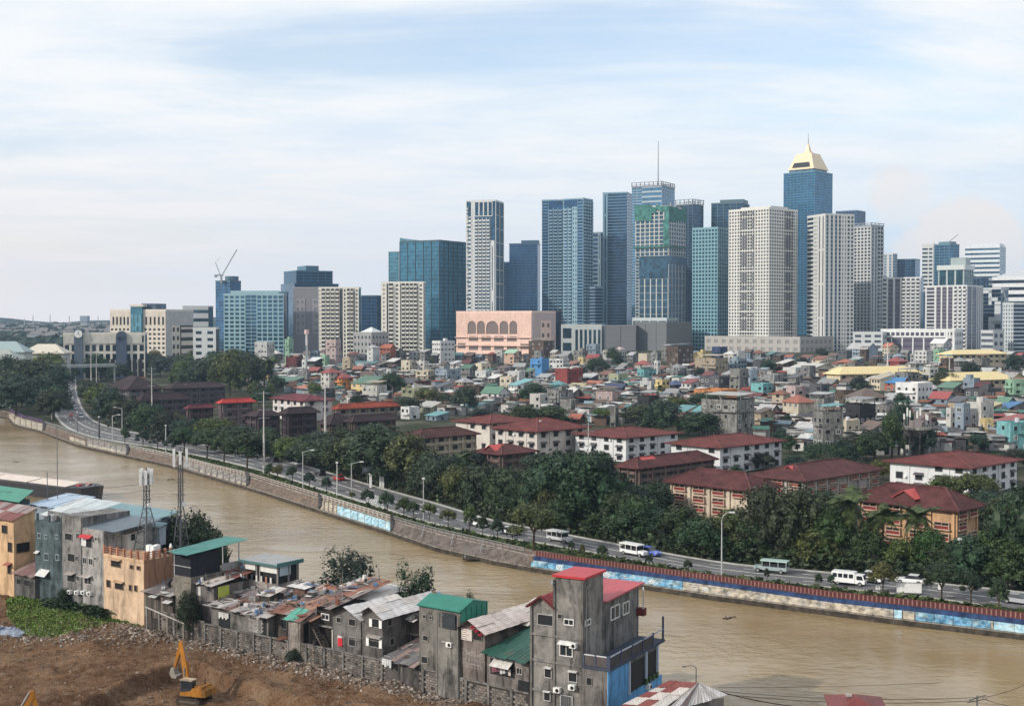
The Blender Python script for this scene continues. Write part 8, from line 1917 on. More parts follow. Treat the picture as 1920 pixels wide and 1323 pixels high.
# -- F14 brown house with white roof, low tin roof in front
f = Fr('brown_house', 'dark brown house with a white roof left of the green-roofed block', 744, 786, 4.5, depth=6)
H = f.Z(765,1157); f.box('wall',0,f.w,0,f.d,0,H,CONCRETE,(0.13,0.10,0.09)); sheet_roof(f.t,(-0.6,-0.8,H),(f.w,-0.8,H-0.1),(f.w,f.d,H+1.5),(-0.6,f.d,H+1.5),5,2,PALEC,21)
f.win((752,1188,760,1198),DGR,'hole'); f.win((772,1192,780,1202),DGR,'hole'); f.box('ledge',0,f.w,-0.5,0,f.Z(765,1184)-0.1,f.Z(765,1184),CONCRETE,(0.25,0.2,0.18))
f = Fr('low_tin_shed', 'low shed of dark corrugated sheets on the block wall top', 722, 785, -0.2, depth=5)
H = f.Z(755,1240); f.box('wall',0,f.w,0,f.d,0,H-0.1,CONCRETE,(0.12,0.11,0.105)); sheet_roof(f.t,(-0.3,-0.6,H),(f.w,-0.6,H-0.1),(f.w,f.d,H+1.3),(0.6,f.d,H+1.4),7,2,[(0.13,0.12,0.13),(0.20,0.19,0.19),(0.28,0.20,0.18),(0.16,0.15,0.15)],22)
for k in range(4): x = 0.2+k*0.35; mb = MB(); mb.box(x,-0.75,H-0.5-0.2*(k%2),x+0.3,-0.62,H+0.15); part('hanging_cloth', mb, MATTE, f.t, (0.5,0.5,0.5))
# -- F15 grey block wrapped by a green roof
f = Fr('green_roofed_block', 'grey stained block wearing a dark green roof and green side screen', 786, 863, 0.0, pside=912)
H = f.Z(825,1139); f.box('wall',0,f.w,0,f.d,0,H-0.1,CONCRETE,(0.21,0.198,0.18))
f.box('stair_bay',f.w*0.50,f.w,-0.25,0,0,f.Z(845,1178),CONCRETE,(0.235,0.222,0.203))
mb = MB(); mb.slab((-0.15,-0.3,H),(f.w+0.15,-0.3,H),(f.w+0.15,f.d*0.45,H+0.9),(-0.15,f.d*0.45,H+0.9),0.12); mb.slab((-0.15,f.d*0.45,H+0.9),(f.w+0.15,f.d*0.45,H+0.9),(f.w+0.15,f.d+0.2,H+0.3),(-0.15,f.d+0.2,H+0.3),0.12); part('roof', mb, PAINT, f.t, (0.015,0.16,0.115))
zz = f.ZS(866,1166); mb = MB(); mb.add([(f.w+0.08,-0.05,zz),(f.w+0.08,f.d,zz+0.2),(f.w+0.08,f.d,H+0.3),(f.w+0.08,f.d*0.45,H+0.85),(f.w+0.08,-0.05,H),(f.w+0.03,-0.05,zz),(f.w+0.03,f.d,zz+0.2)],[(0,1,2,3,4),(0,5,6,1)]); part('side_screen', mb, PAINT, f.t, (0.015,0.18,0.13))
for k in range(6): y = f.d*k/5; f.box('screen_seam',f.w+0.08,f.w+0.13,y-0.05,y+0.05,zz,H+0.2,PAINT,(0.012,0.13,0.095))
for r in ((794,1152,799,1158),(806,1154,810,1160),(794,1191,803,1200),(791,1230,802,1242),(837,1242,847,1252),(834,1204,851,1212),(822,1228,827,1240)): f.win(r,(0.30,0.28,0.25),'hole')
mb = MB(); mb.box(f.X(833),-0.36,f.Z(845,1177),f.X(857),-0.28,f.Z(845,1148)); part('dark_tarpaulin', mb, MATTE, f.t, (0.035,0.04,0.045))
for k in range(9): x = f.X(834)+rnd.uniform(0,1.4); z = f.Z(845,1176)+rnd.uniform(0,1.6); mb = MB(); mb.bar((x,-0.38,z),(x+rnd.uniform(-.3,.4),-0.38,z+rnd.uniform(-.3,.3)),0.07,0.02); part('painted_mark', mb, MATTE, f.t, (0.16,0.18,0.2))
f.ac(846,1211); f.awn((832,1200,853,1203),(0.4,0.38,0.36),0.4)
for x in (f.w*0.48,f.w*0.98): mb = MB(); mb.tube((x,-0.3,0),(x,-0.3,H-0.4),0.06,n=6); part('downpipe', mb, MATTE, f.t, (0.20,0.19,0.18))
# -- F16 house with red-striped roof
f, H = gable_house('block house with a pale roof striped red at its front edge', 865, 909, 1174, 1163, 884, 0.2, 10.5, (0.24,0.20,0.18), [(0.60,0.50,0.46),(0.56,0.48,0.44),(0.62,0.54,0.50)], 23)
for k in range(3): x = f.w*(0.52+0.16*k); mb = MB(); k0 = 0.03; mb.slab((x,-0.62,H+0.33-0.35*k*0.9),(x+0.32,-0.62,H+0.18-0.35*k*0.9),(x+0.32,1.6,H+0.22-0.35*k*0.9),(x,1.6,H+0.37-0.35*k*0.9),0.03); part('red_stripe', mb, TIN_CLEAN, f.t, (0.5,0.03,0.04))
f.win((888,1180,904,1199),DGR,'hole'); mb = MB(); mb.box(f.X(866),-0.15,f.Z(876,1199),f.X(886),-0.08,f.Z(876,1178)); part('white_board', mb, MATTE, f.t, (0.55,0.50,0.46))
for k in range(5): mb = MB(); z = f.Z(876,1197)+0.22*k; mb.box(f.X(868),-0.17,z,f.X(868)+rnd.uniform(0.5,1.0),-0.15,z+0.06); part('board_mark', mb, MATTE, f.t, (0.15,0.12,0.11))
f.win((876,1228,902,1244),(0.24,0.22,0.21),'grille')
for j in range(12):
    for i in range(int(f.w/0.42)): x = 0.02+i*0.42; f.box('concrete_block',x,x+0.39,-0.04,0,H-4.2+j*0.2,H-4.2+j*0.2+0.17,CONCRETE,rnd.choice(((0.30,0.26,0.24),(0.34,0.29,0.27),(0.25,0.22,0.2)))) if j < 10 else None
f = Fr('white_roof_hut', 'small hut with a bright white roof between striped roof and tall block', 958, 995, 7.0, depth=5)
H = f.Z(975,1166); f.box('wall',0,f.w,0,f.d,0,H,CONCRETE,(0.19,0.16,0.145)); sheet_roof(f.t,(-0.5,-0.6,H),(f.w+0.2,-0.6,H),(f.w+0.2,f.d,H+1.5),(-0.5,f.d,H+1.5),4,1,PALEC,25); f.win((968,1175,974,1181),DGR,'hole')
f.box('white_tank',f.w*0.5,f.w*0.95,-1.2,-0.2,f.Z(985,1197),f.Z(985,1183),PAINT,(0.62,0.62,0.62))
# -- F17 house with dark green roof and washing
f = Fr('green_roof_house', 'house with a dark green tin roof and washing under an awning', 913, 992, 0.0, depth=6.5)
H = f.Z(945,1231); f.box('wall',0,f.w,0,f.d,0,H-0.1,CONCRETE,(0.24,0.215,0.20)); sheet_roof(f.t,(-0.4,-0.6,H+0.2),(f.w,-0.6,H),(f.w,f.d,H+1.4),(0.4,f.d,H+1.5),5,1,[(0.022,0.085,0.062),(0.026,0.095,0.07)],26,0,0.03)
mb = MB(); mb.slab((f.w*0.45,1.5,H+0.50),(f.w*0.7,1.5,H+0.46),(f.w*0.82,4.0,H+1.03),(f.w*0.6,4.0,H+1.05),0.03); part('pale_patch', mb, TIN, f.t, (0.42,0.36,0.3))
f.box('dark_porch',f.X(920),f.X(965),-0.06,0,f.Z(942,1266),f.Z(942,1236),DARK,None); f.awn((927,1236,963,1247),(0.6,0.58,0.55),1.0)
for k in range(7): x = f.X(924)+0.36*k; mb = MB(); mb.box(x,-0.2,f.Z(942,1262)+0.1*(k%3),x+0.3,-0.15,f.Z(942,1250)); part('washing', mb, MATTE, f.t, rnd.choice(((0.5,0.5,0.5),(0.2,0.08,0.1),(0.55,0.5,0.45),(0.1,0.1,0.12))))
f.win((970,1252,979,1262),(0.3,0.28,0.26),'win'); f.box('dark_door',f.X(972),f.X(992),-0.05,0,f.Z(980,1310),f.Z(980,1275),DARK,None)
# -- F18 the tall grey house
TG = (0.26,0.247,0.23); TG2 = (0.22,0.215,0.212)
f = Fr('tall_house', 'tallest grey concrete house with red roofs and square stair tower', 995, 1094, -0.6, pside=1197, ang=-29.5)
xt = f.X(1041); yt_ = f.Y(1131); Ht = f.Z(1068,1083); Hl = f.Z(995,1131); Hwg = f.ZS(1165,1113)
f.box('stair_tower',xt,f.w,0,yt_,0,Ht,CONCRETE,TG); 
f.box('rear_wing',xt*0.2,f.w-0.02,yt_,f.d,0,Hwg,CONCRETE,TG2); xa = f.X(1016); ha = f.Z(1016,1118)
mb = MB(); mb.box(0,0.05,0,xt,f.d*0.75,Hl); mb.add([(0,0.05,Hl),(xt,0.05,Hl-0.1),(xa,0.05,ha),(0,f.d*0.75,Hl),(xt,f.d*0.75,Hl-0.1),(xa,f.d*0.75,ha)],[(0,1,2),(4,3,5),(0,2,5,3),(1,4,5,2)]); part('left_bay', mb, CONCRETE, f.t, (0.29,0.276,0.257))
RTILE = (0.36,0.035,0.04)
mb = MB(); mb.slab((xt+0.02,-0.3,Hl-0.15),(xt+0.02,f.d*0.75,Hl-0.15),(xa,f.d*0.75,ha+0.1),(xa,-0.3,ha+0.1),0.1); mb.slab((-0.35,f.d*0.75,Hl-0.3),(-0.35,-0.3,Hl-0.3),(xa,-0.3,ha+0.1),(xa,f.d*0.75,ha+0.1),0.1); part('gable_roof', mb, TIN_CLEAN, f.t, RTILE)
for k in range(7): y = f.d*0.75*k/7; mb = MB(); mb.bar((xt-0.05,y,Hl-0.05),(xa,y,ha+0.16),0.09,0.05); part('roof_rib', mb, TIN_CLEAN, f.t, (0.42,0.07,0.07))
mb = MB(); mb.bar((xa,-0.34,ha+0.12),(-0.4,-0.34,Hl-0.26),0.12,0.16); mb.bar((xa,-0.34,ha+0.12),(xt,-0.34,Hl-0.12),0.12,0.16); part('barge_board', mb, MATTE, f.t, (0.10,0.03,0.03))
f.box('tower_roof',xt-0.25,f.w+0.25,-0.25,yt_+0.25,Ht,Ht+0.22,PAINT,(0.42,0.022,0.028))
mb = MB(); mb.slab((xt+0.4,yt_+0.02,Hwg+0.1),(f.w+0.35,yt_+0.02,Hwg+0.1),(f.w+0.35,f.d+0.8,Hwg+0.35),(xt*0.2,f.d+0.8,Hwg+0.35),0.14); part('wing_roof', mb, TIN_CLEAN, f.t, (0.45,0.08,0.09))
for z in (f.Z(1040,1192),f.Z(1040,1241),f.Z(1040,1297)): f.box('floor_band',-0.04,f.w+0.05,-0.10,0.0,z-0.1,z+0.12,CONCRETE,(0.28,0.265,0.25))
for x in (0.0,f.X(1038),f.w-0.22): f.box('corner_strip',x,x+0.22,-0.14,-0.0,0,(Hl if x < 0.1 else Ht)-0.3,CONCRETE,(0.20,0.188,0.175))
f.win((1009,1152,1037,1171),(0.42,0.41,0.39),'hole'); f.win((1047,1151,1054,1158),TG,'hole'); f.win((1059,1161,1075,1170),(0.62,0.62,0.60),'win'); f.win((1051,1204,1073,1228),(0.62,0.61,0.60),'win'); f.awn((1049,1201,1076,1206),(0.66,0.65,0.64),0.6)
for r in ((1022,1251,1034,1269),(1067,1258,1082,1277),(1021,1295,1032,1312)): f.win(r,(0.5,0.49,0.47),'hole'); f.awn((r[0]-1,r[1]-2,r[2]+1,r[1]),(0.6,0.6,0.58),0.4)
f.win((1053,1304,1073,1324),(0.4,0.4,0.4),'grille')
for x, y in ((1077,1213),(1047,1296),(1075,1291)): f.ac(x,y)
f.swin((1097,1162,1106,1170),(0.6,0.6,0.58),'win'); f.swin((1145,1136,1160,1158),(0.62,0.62,0.60),'win'); f.swin((1168,1129,1178,1149),(0.62,0.62,0.60),'win')
for y in (yt_,f.Y(1150),f.d-0.2): f.box('side_strip',f.w,f.w+0.07,y-0.1,y+0.1,0,Hwg-0.2,CONCRETE,(0.24,0.24,0.235))
mb = MB(); mb.tube((f.w+0.1,0.4,f.ZS(1098,1240)),(f.w+0.1,0.4,Ht-1.0),0.06,n=6); mb.tube((f.w+0.1,0.4,Ht-1.0),(f.w+0.1,1.2,Ht-0.7),0.06,n=6); part('drainpipe', mb, MATTE, f.t, (0.25,0.25,0.25))
mb = MB(); mb.bar((xt-0.6,-0.2,Ht-0.6),(xt,-0.1,Ht-0.6),0.08); mb.box(xt-0.3,-0.3,Ht-0.8,xt-0.1,-0.1,Ht-0.3); part('wall_lamp', mb, STEEL, f.t)
f.box('open_balcony',f.w+0.01,f.w+0.9,f.d-0.6,f.d+0.1,Hwg-3.0,Hwg-2.2,MATTE,(0.12,0.03,0.03)); f.box('balcony_post',f.w+0.75,f.w+0.88,f.d-0.6,f.d-0.48,Hwg-2.2,Hwg+0.1,MATTE,(0.5,0.49,0.47))
# -- F19 lower wing with terrace and blue side
g = Fr('blue_wing', 'lower terrace wing with bright blue side wall below the tall house', 1094, 1139, -0.4, pside=1240, ang=-29.5)
Hd = g.Z(1139,1258); BL = (0.13,0.36,0.66)
g.box('wall',-0.1,g.w,0,g.d*0.93,0,Hd,CONCRETE,(0.20,0.185,0.175)); yo = g.Y(1177)
g.box('blue_wall',g.w,g.w+0.08,0,yo,0,Hd-0.05,PLASTER,BL); g.box('blue_parapet',g.w,g.w+0.08,yo,g.d,0,g.ZS(1200,1287),PLASTER,BL)
g.box('porch_shade',g.w,g.w+0.04,yo+0.1,g.d*0.93,g.ZS(1200,1286),Hd-0.5,DARK,None)  # near-black sheet standing in for the shade inside the porch
for y in (yo+0.1,(yo+g.d)/2,g.d*0.9): g.box('porch_post',g.w+0.02,g.w+0.25,y-0.12,y+0.12,g.ZS(1200,1287),Hd,PLASTER_CLEAN,(0.42,0.50,0.60))
g.box('deck',-0.1,g.w+0.35,-0.1,g.d+0.2,Hd,Hd+0.25,MATTE,(0.05,0.06,0.09))
for i in range(6): y = g.d*i/5; g.box('deck_post',g.w+0.1,g.w+0.28,y-0.08,y+0.1,Hd+0.25,Hd+1.5+(1.2 if i == 5 else 0),MATTE,(0.06,0.07,0.11))
for i in range(3): x = -0.05+g.w*i/2.02; g.box('deck_post',x,x+0.14,-0.05,0.1,Hd+0.25,Hd+1.4,MATTE,(0.06,0.07,0.11))
g.box('deck_rail',0,g.w+0.2,-0.02,0.08,Hd+1.3,Hd+1.4,MATTE,(0.5,0.5,0.52)); g.box('deck_rail',g.w+0.14,g.w+0.24,0,g.d,Hd+1.3,Hd+1.4,MATTE,(0.3,0.34,0.42)); g.box('deck_screen',g.w+0.17,g.w+0.2,0.1,g.d*0.8,Hd+0.3,Hd+1.25,MATTE,(0.06,0.055,0.055)); g.box('deck_screen',0,g.w,0.02,0.05,Hd+0.3,Hd+1.25,MATTE,(0.08,0.07,0.07))
g.win((1101,1270,1110,1283),(0.2,0.19,0.18),'hole'); g.ac(1212,1290,True)
for k in range(4): y = g.d*(0.66+0.07*k); mb = MB(); mb.box(g.w+0.1,y,g.ZS(1200,1287),g.w+0.3,y+0.4,g.ZS(1200,1287)+0.6); part('potted_plant', mb, LEAF, g.t, (0.04,0.07,0.03))
# -- F20 roof at the bottom edge, F21 red roof, lamp
t0 = at_z(1250, 1330, LOT); 
t = thing('striped_shed', 'low shed with white and brown striped roof at the bottom edge', 'shed', (0,0,0))
z1 = LOT+4.2; rA, rB = at_z(1252,1277,z1+0.8), at_z(1306,1281,z1+0.8); e1, e2 = at_z(1150,1330,z1-0.4), at_z(1235,1336,z1-0.4); e3, e4 = at_z(1238,1340,z1-0.5), at_z(1362,1302,z1-0.6)
t.location = (e2.x, e2.y, LOT); L0 = Vector(t.location)
sheet_roof(t, e1-L0, e2-L0, rB-L0, rA-L0, 3, 5, [(0.20,0.045,0.035),(0.56,0.50,0.46),(0.22,0.06,0.05),(0.50,0.46,0.43)], 31)
sheet_roof(t, e3-L0, e4-L0, rB+Vector((0.3,0.2,0))-L0, rB-L0, 8, 1, [(0.62,0.58,0.55),(0.5,0.46,0.43),(0.66,0.62,0.6),(0.16,0.12,0.11)], 32)
mb = MB(); c_ = [e1-L0,e2-L0,e4-L0,rB-L0,rA-L0]; mb.prism([(p.x*0.96,p.y*0.96) for p in c_],0,[3.4]*5); part('wall', mb, CONCRETE, t, (0.25,0.23,0.21))
P = at_z(1305,1300,LOT+2); t = thing('lamp_post', 'short lamp post with curved neck behind the striped shed', 'lamp post', P, 0)
zt = top_z(1303,1246,P.y)-P.z; mb = MB(); mb.tube((0,0,0),(0,0,zt-0.3),0.07,0.05,7); part('pole', mb, STEELD, t)
mb = MB(); pr = Vector((0,0,zt-0.3))
for k in range(1,5): q = Vector((-0.28*k+0.06*(4-k),0,zt-0.3+0.25*math.sin(k*0.6))); mb.tube(pr,q,0.045,n=6); pr = q
part('arm', mb, STEELD, t); mb = MB(); mb.box(pr.x-0.3,-0.1,pr.z-0.08,pr.x+0.05,0.1,pr.z+0.03); part('lamp_head', mb, STEELD, t)
P = at_z(1608,1345,LOT); t = thing('red_roof_house', 'dark red roof peeping in at the bottom edge by the river', 'house', P, R(-8))
zt = top_z(1600,1303,P.y)-LOT; mb = MB(); mb.box(-2.6,-3,-2.6,2.4,3,zt-1.0); part('wall', mb, CONCRETE, t, (0.2,0.17,0.15)); mb = MB(); mb.hip(-2.6,-3,2.4,3,zt-1.0,1.0,0.4,0.12); part('roof', mb, TIN, t, (0.17,0.035,0.03)); mb = MB(); mb.box(-1.2,-0.2,zt-0.1,-0.6,0.2,zt+0.12); part('ridge_patch', mb, TIN, t, (0.4,0.36,0.34))
P = at_z(1832,1352,LOT); t = thing('utility_pole', 'pole with tangled cross-arms at the bottom edge over the river', 'utility pole', P, R(15))
zt = top_z(1832,1303,P.y)-LOT; mb = MB(); mb.tube((0,0,-1.5),(0,0,zt),0.11,0.08,7); part('pole', mb, STEELD, t)
for k,(a,z) in enumerate(((0.3,0.35),(1.2,0.7),(-0.5,0.55))): mb = MB(); mb.bar((-1.1*math.cos(a),-0.6*math.sin(a),zt-z-0.2*math.sin(k)),(1.1*math.cos(a),0.6*math.sin(a),zt-z+0.25),0.08); part('cross_arm', mb, STEELD, t)
poleP = Vector((P.x,P.y,LOT+zt))
# wires across the near water
def wire(label, pts, sag, r=0.022):
    t = thing('wire', label, 'wire', pts[0], 0, 'wires over the river'); mb = MB(); o = Vector(pts[0])
    for a, b in zip(pts, pts[1:]):
        pr = None
        for k in range(17):
            u = k/16; q = Vector(a).lerp(Vector(b), u)-o; q.z -= 4*sag*u*(1-u)
            if pr is not None: mb.bar(pr, q, r*2)
            pr = q
    part('strand', mb, RUBBER, t)
Lp = at_Y(1300,1262,150); 
wire('topmost thin wire crossing the water to the right', [at_Y(1345,1288,140), at_Y(1940,1268,152)], 0.35, 0.016)
wire('thin wire from the striped shed to the pole, upper one', [at_Y(1345,1294,138), poleP+Vector((0,0,-0.2))], 0.5)
wire('thin wire from the striped shed to the pole, lower one', [at_Y(1345,1299,138), poleP+Vector((0.3,0,-0.5))], 0.6)
wire('thick cable running off the bottom edge from the striped shed', [at_Y(1350,1296,138), at_Y(1600,1330,136)], 0.5, 0.04)
wire('wire from the tangled pole rising to the right edge', [poleP+Vector((0.5,0,-0.2)), at_Y(1960,1262,140)], 0.4, 0.018)
wire('wire from the tangled pole falling to the right edge', [poleP+Vector((0.5,0,-0.3)), at_Y(1960,1330,134)], 0.3)
wire('upper of two thin wires crossing the river at the left', [at_Y(-30,919,215), at_Y(110,912,212), at_Y(275,905,190)], 0.5, 0.022)
wire('lower of two thin wires crossing the river at the left', [at_Y(-30,932,215), at_Y(110,925,212), at_Y(275,918,190)], 0.5, 0.022)
# thin poles at the left
for (px, yb, yt2, lab, r) in ((108,935,798,'very tall thin pole above the barge',0.055),(89,945,885,'short thin pole left of the very tall one',0.07)):
    P = st(*[0,0]); P = at_Y(px, yb, 214); zb = LOT; t = thing('thin_pole', lab, 'pole', (P.x,P.y,zb), 0, 'thin poles by the barge'); mb = MB(); mb.tube((0,0,0),(0,0,top_z(px,yt2,P.y)-zb),r*1.6,r,6); part('pole', mb, STEELD, t); mb = MB(); mb.tube((0,0,0),(0,0,6),r*2.2,n=6); part('sleeve', mb, STEELD, t)
# ---- the block wall
t = thing('block_wall', 'long wall of bare concrete blocks with piers beside the site', 'wall', st(0,0), RA)
s1 = on_plane(995,1250,st(0,0),RU)[0]; MORT = (0.045,0.04,0.036)
def wtop(s):
    p = st(s,0); px = px_of(p)[0]
    py = lerp_y([(300,1146),(330,1150),(400,1172),(440,1183),(500,1192),(545,1202),(620,1216),(680,1230),(725,1238),(790,1252),(862,1270),(905,1280),(995,1300)], px)
    return max(1.2, on_plane(px,py,st(0,0),RU)[1]-LOT)
s = 0.0; blocks = []
while s < s1:
    e = min(s+3.0, s1); h = (wtop(s)+wtop(e))/2; mb = MB(); mb.box(s,-0.10,-1,e,0.05,h); part('mortar_panel', mb, MATTE, t, MORT)
    mb = MB(); mb.box(s-0.16,-0.26,-1,s+0.16,-0.0,h+0.10); part('pier', mb, CONCRETE, t, (0.21,0.195,0.18))
    mb = MB(); mb.box(s+0.16,-0.18,h-0.02,e-0.16,0.05,h+0.10); part('coping', mb, CONCRETE, t, (0.25,0.235,0.22))
    r = 0; z = 0.0
    while z+0.24 < h:
        x = s+0.18+(0.24 if r % 2 else 0.0)
        while x+0.45 < e-0.16: blocks.append((x,z)); x += 0.49
        z += 0.265; r += 1
    s = e
bm_ = MB(); bm_.box(0,-0.15,0,0.44,-0.10,0.215); BLK = bm_.mesh('concrete_block', CONCRETE)
blocks.sort(key=lambda b: -b[0]); BC = [(0.23,0.205,0.185),(0.29,0.26,0.235),(0.19,0.17,0.155),(0.16,0.145,0.135),(0.25,0.205,0.175)]
rest = {c: MB() for c in range(5)}
for k,(x,z) in enumerate(blocks):
    if rnd.random() < 0.04: continue
    if k < 300: link('concrete_block', BLK, t, rnd.choice(BC), (x,0,z))
    else: rest[rnd.randrange(5)].box(x,-0.15,z,x+0.44,-0.10,z+0.215)
for c in range(5): part('concrete_block', rest[c], CONCRETE, t, BC[c], 'stuff')
# timber frame by the weeds
t = thing('timber_frame', 'grey timber frame standing before the block wall end', 'frame', st(-2.0,-0.6,LOT+0.3), RA)
for x in (0,4.2,7.4): mb = MB(); mb.box(x-0.08,-0.08,-0.5,x+0.08,0.08,2.6-0.15*x); part('post', mb, MATTE, t, (0.26,0.23,0.2))
mb = MB(); mb.bar((-0.3,0,2.7),(7.6,0,1.6),0.12); part('rail', mb, MATTE, t, (0.42,0.39,0.36))
# ---- near trees
def near_tree(px, base_st, top, wd, label, green, crowns, H0=None):
    P = st(*base_st); s0 = on_plane(px,1100,P,RU)[0]; P = Vector((P.x+RU[0]*s0,P.y+RU[1]*s0,1.6)); tree(px, 0, top, wd, crowns, label, P, green, 0.12, 'trees on the near bank')
near_tree(368,(0,14),948,128,'dense dark tree behind the two cell towers',1,CROWNS_D)
near_tree(330,(0,15),952,80,'left part of the dark grove behind the first cell tower',1,CROWNS_D)
near_tree(407,(0,14),984,56,'low round tree at the right end of the dark grove',1,CROWNS_D)
near_tree(648,(0,15),1034,190,'spreading leafy tree behind the block house with white sheets',5,CROWNS_B)
near_tree(592,(0,14),1085,56,'low leafy bush tree beside the plastered upper room',5,CROWNS_D)
near_tree(778,(0,15),1062,118,'leafy tree rising behind the dark brown house',5,CROWNS_B)
near_tree(880,(0,15),1103,40,'small leafy tree top behind the green-roofed block',5,CROWNS_D)
near_tree(352,(0,-0.7),1098,52,'dark ivy-like shrub climbing the stone pillar',1,CROWNS_D)
near_tree(120,(0,-0.6),1098,36,'dark shrub at the foot of the stained teal block',1,CROWNS_D)
near_tree(548,(0,-0.7),1212,34,'small shrub growing on the block wall below the green sheet hut',1,CROWNS_S)
near_tree(230,(0,15),962,44,'low bush behind the long blue-grey house',1,CROWNS_S)
# ---- barge
B0, B1 = at_z(186,938,0), at_z(-160,893,0); dv = (B0-B1); L = dv.length; rz = math.atan2(dv.y, dv.x)
t = thing('barge', 'long black river barge with cream hatch covers', 'barge', B0, rz)
mb = MB(); HB = 3.2; hull = [(-L,-5),(-7,-5),(-2.5,-3.2),(0,0),(-2.5,3.2),(-7,5),(-L,5)]
n = len(hull); mb.add([(x*0.985-0.6,y*0.9,-1) for x,y in hull]+[(x,y,HB-(0.9 if x < -7 else 0.2 if x < -1 else -0.3)) for x,y in hull],[tuple(range(n-1,-1,-1)),tuple(range(n,2*n))]+[(i,(i+1)%n,n+(i+1)%n,n+i) for i in range(n)]); part('hull', mb, PAINT, t, (0.022,0.022,0.028))
for k in range(4):
    x1 = -7.5-k*15.5; mb = MB(); mb.box(x1-14.5,-3.9,2.2,x1,3.9,3.1); part('hatch_coaming', mb, PAINT, t, (0.12,0.10,0.10))
    mb = MB(); mb.add([(x1-14.6,-4.1,3.1),(x1+0.1,-4.1,3.1),(x1+0.1,4.1,3.1),(x1-14.6,4.1,3.1),(x1-14.6,0,3.7),(x1+0.1,0,3.7)],[(0,1,5,4),(2,3,4,5),(1,2,5),(3,0,4)]); part('hatch_cover', mb, PAINT, t, (0.62,0.52,0.44))
for x, y, c in ((-6.5,-1,(0.4,0.04,0.04)),(-6.2,1.4,(0.4,0.04,0.04)),(-4.6,0,(0.3,0.3,0.3))): mb = MB(); mb.box(x,y-0.5,2.2,x+0.9,y+0.5,3.5); part('winch', mb, PAINT, t, c)
for x in (-3.2,-1.4): mb = MB(); mb.tube((x,0,2.6),(x,0,3.6),0.15,n=8); part('bollard', mb, RUBBER, t)
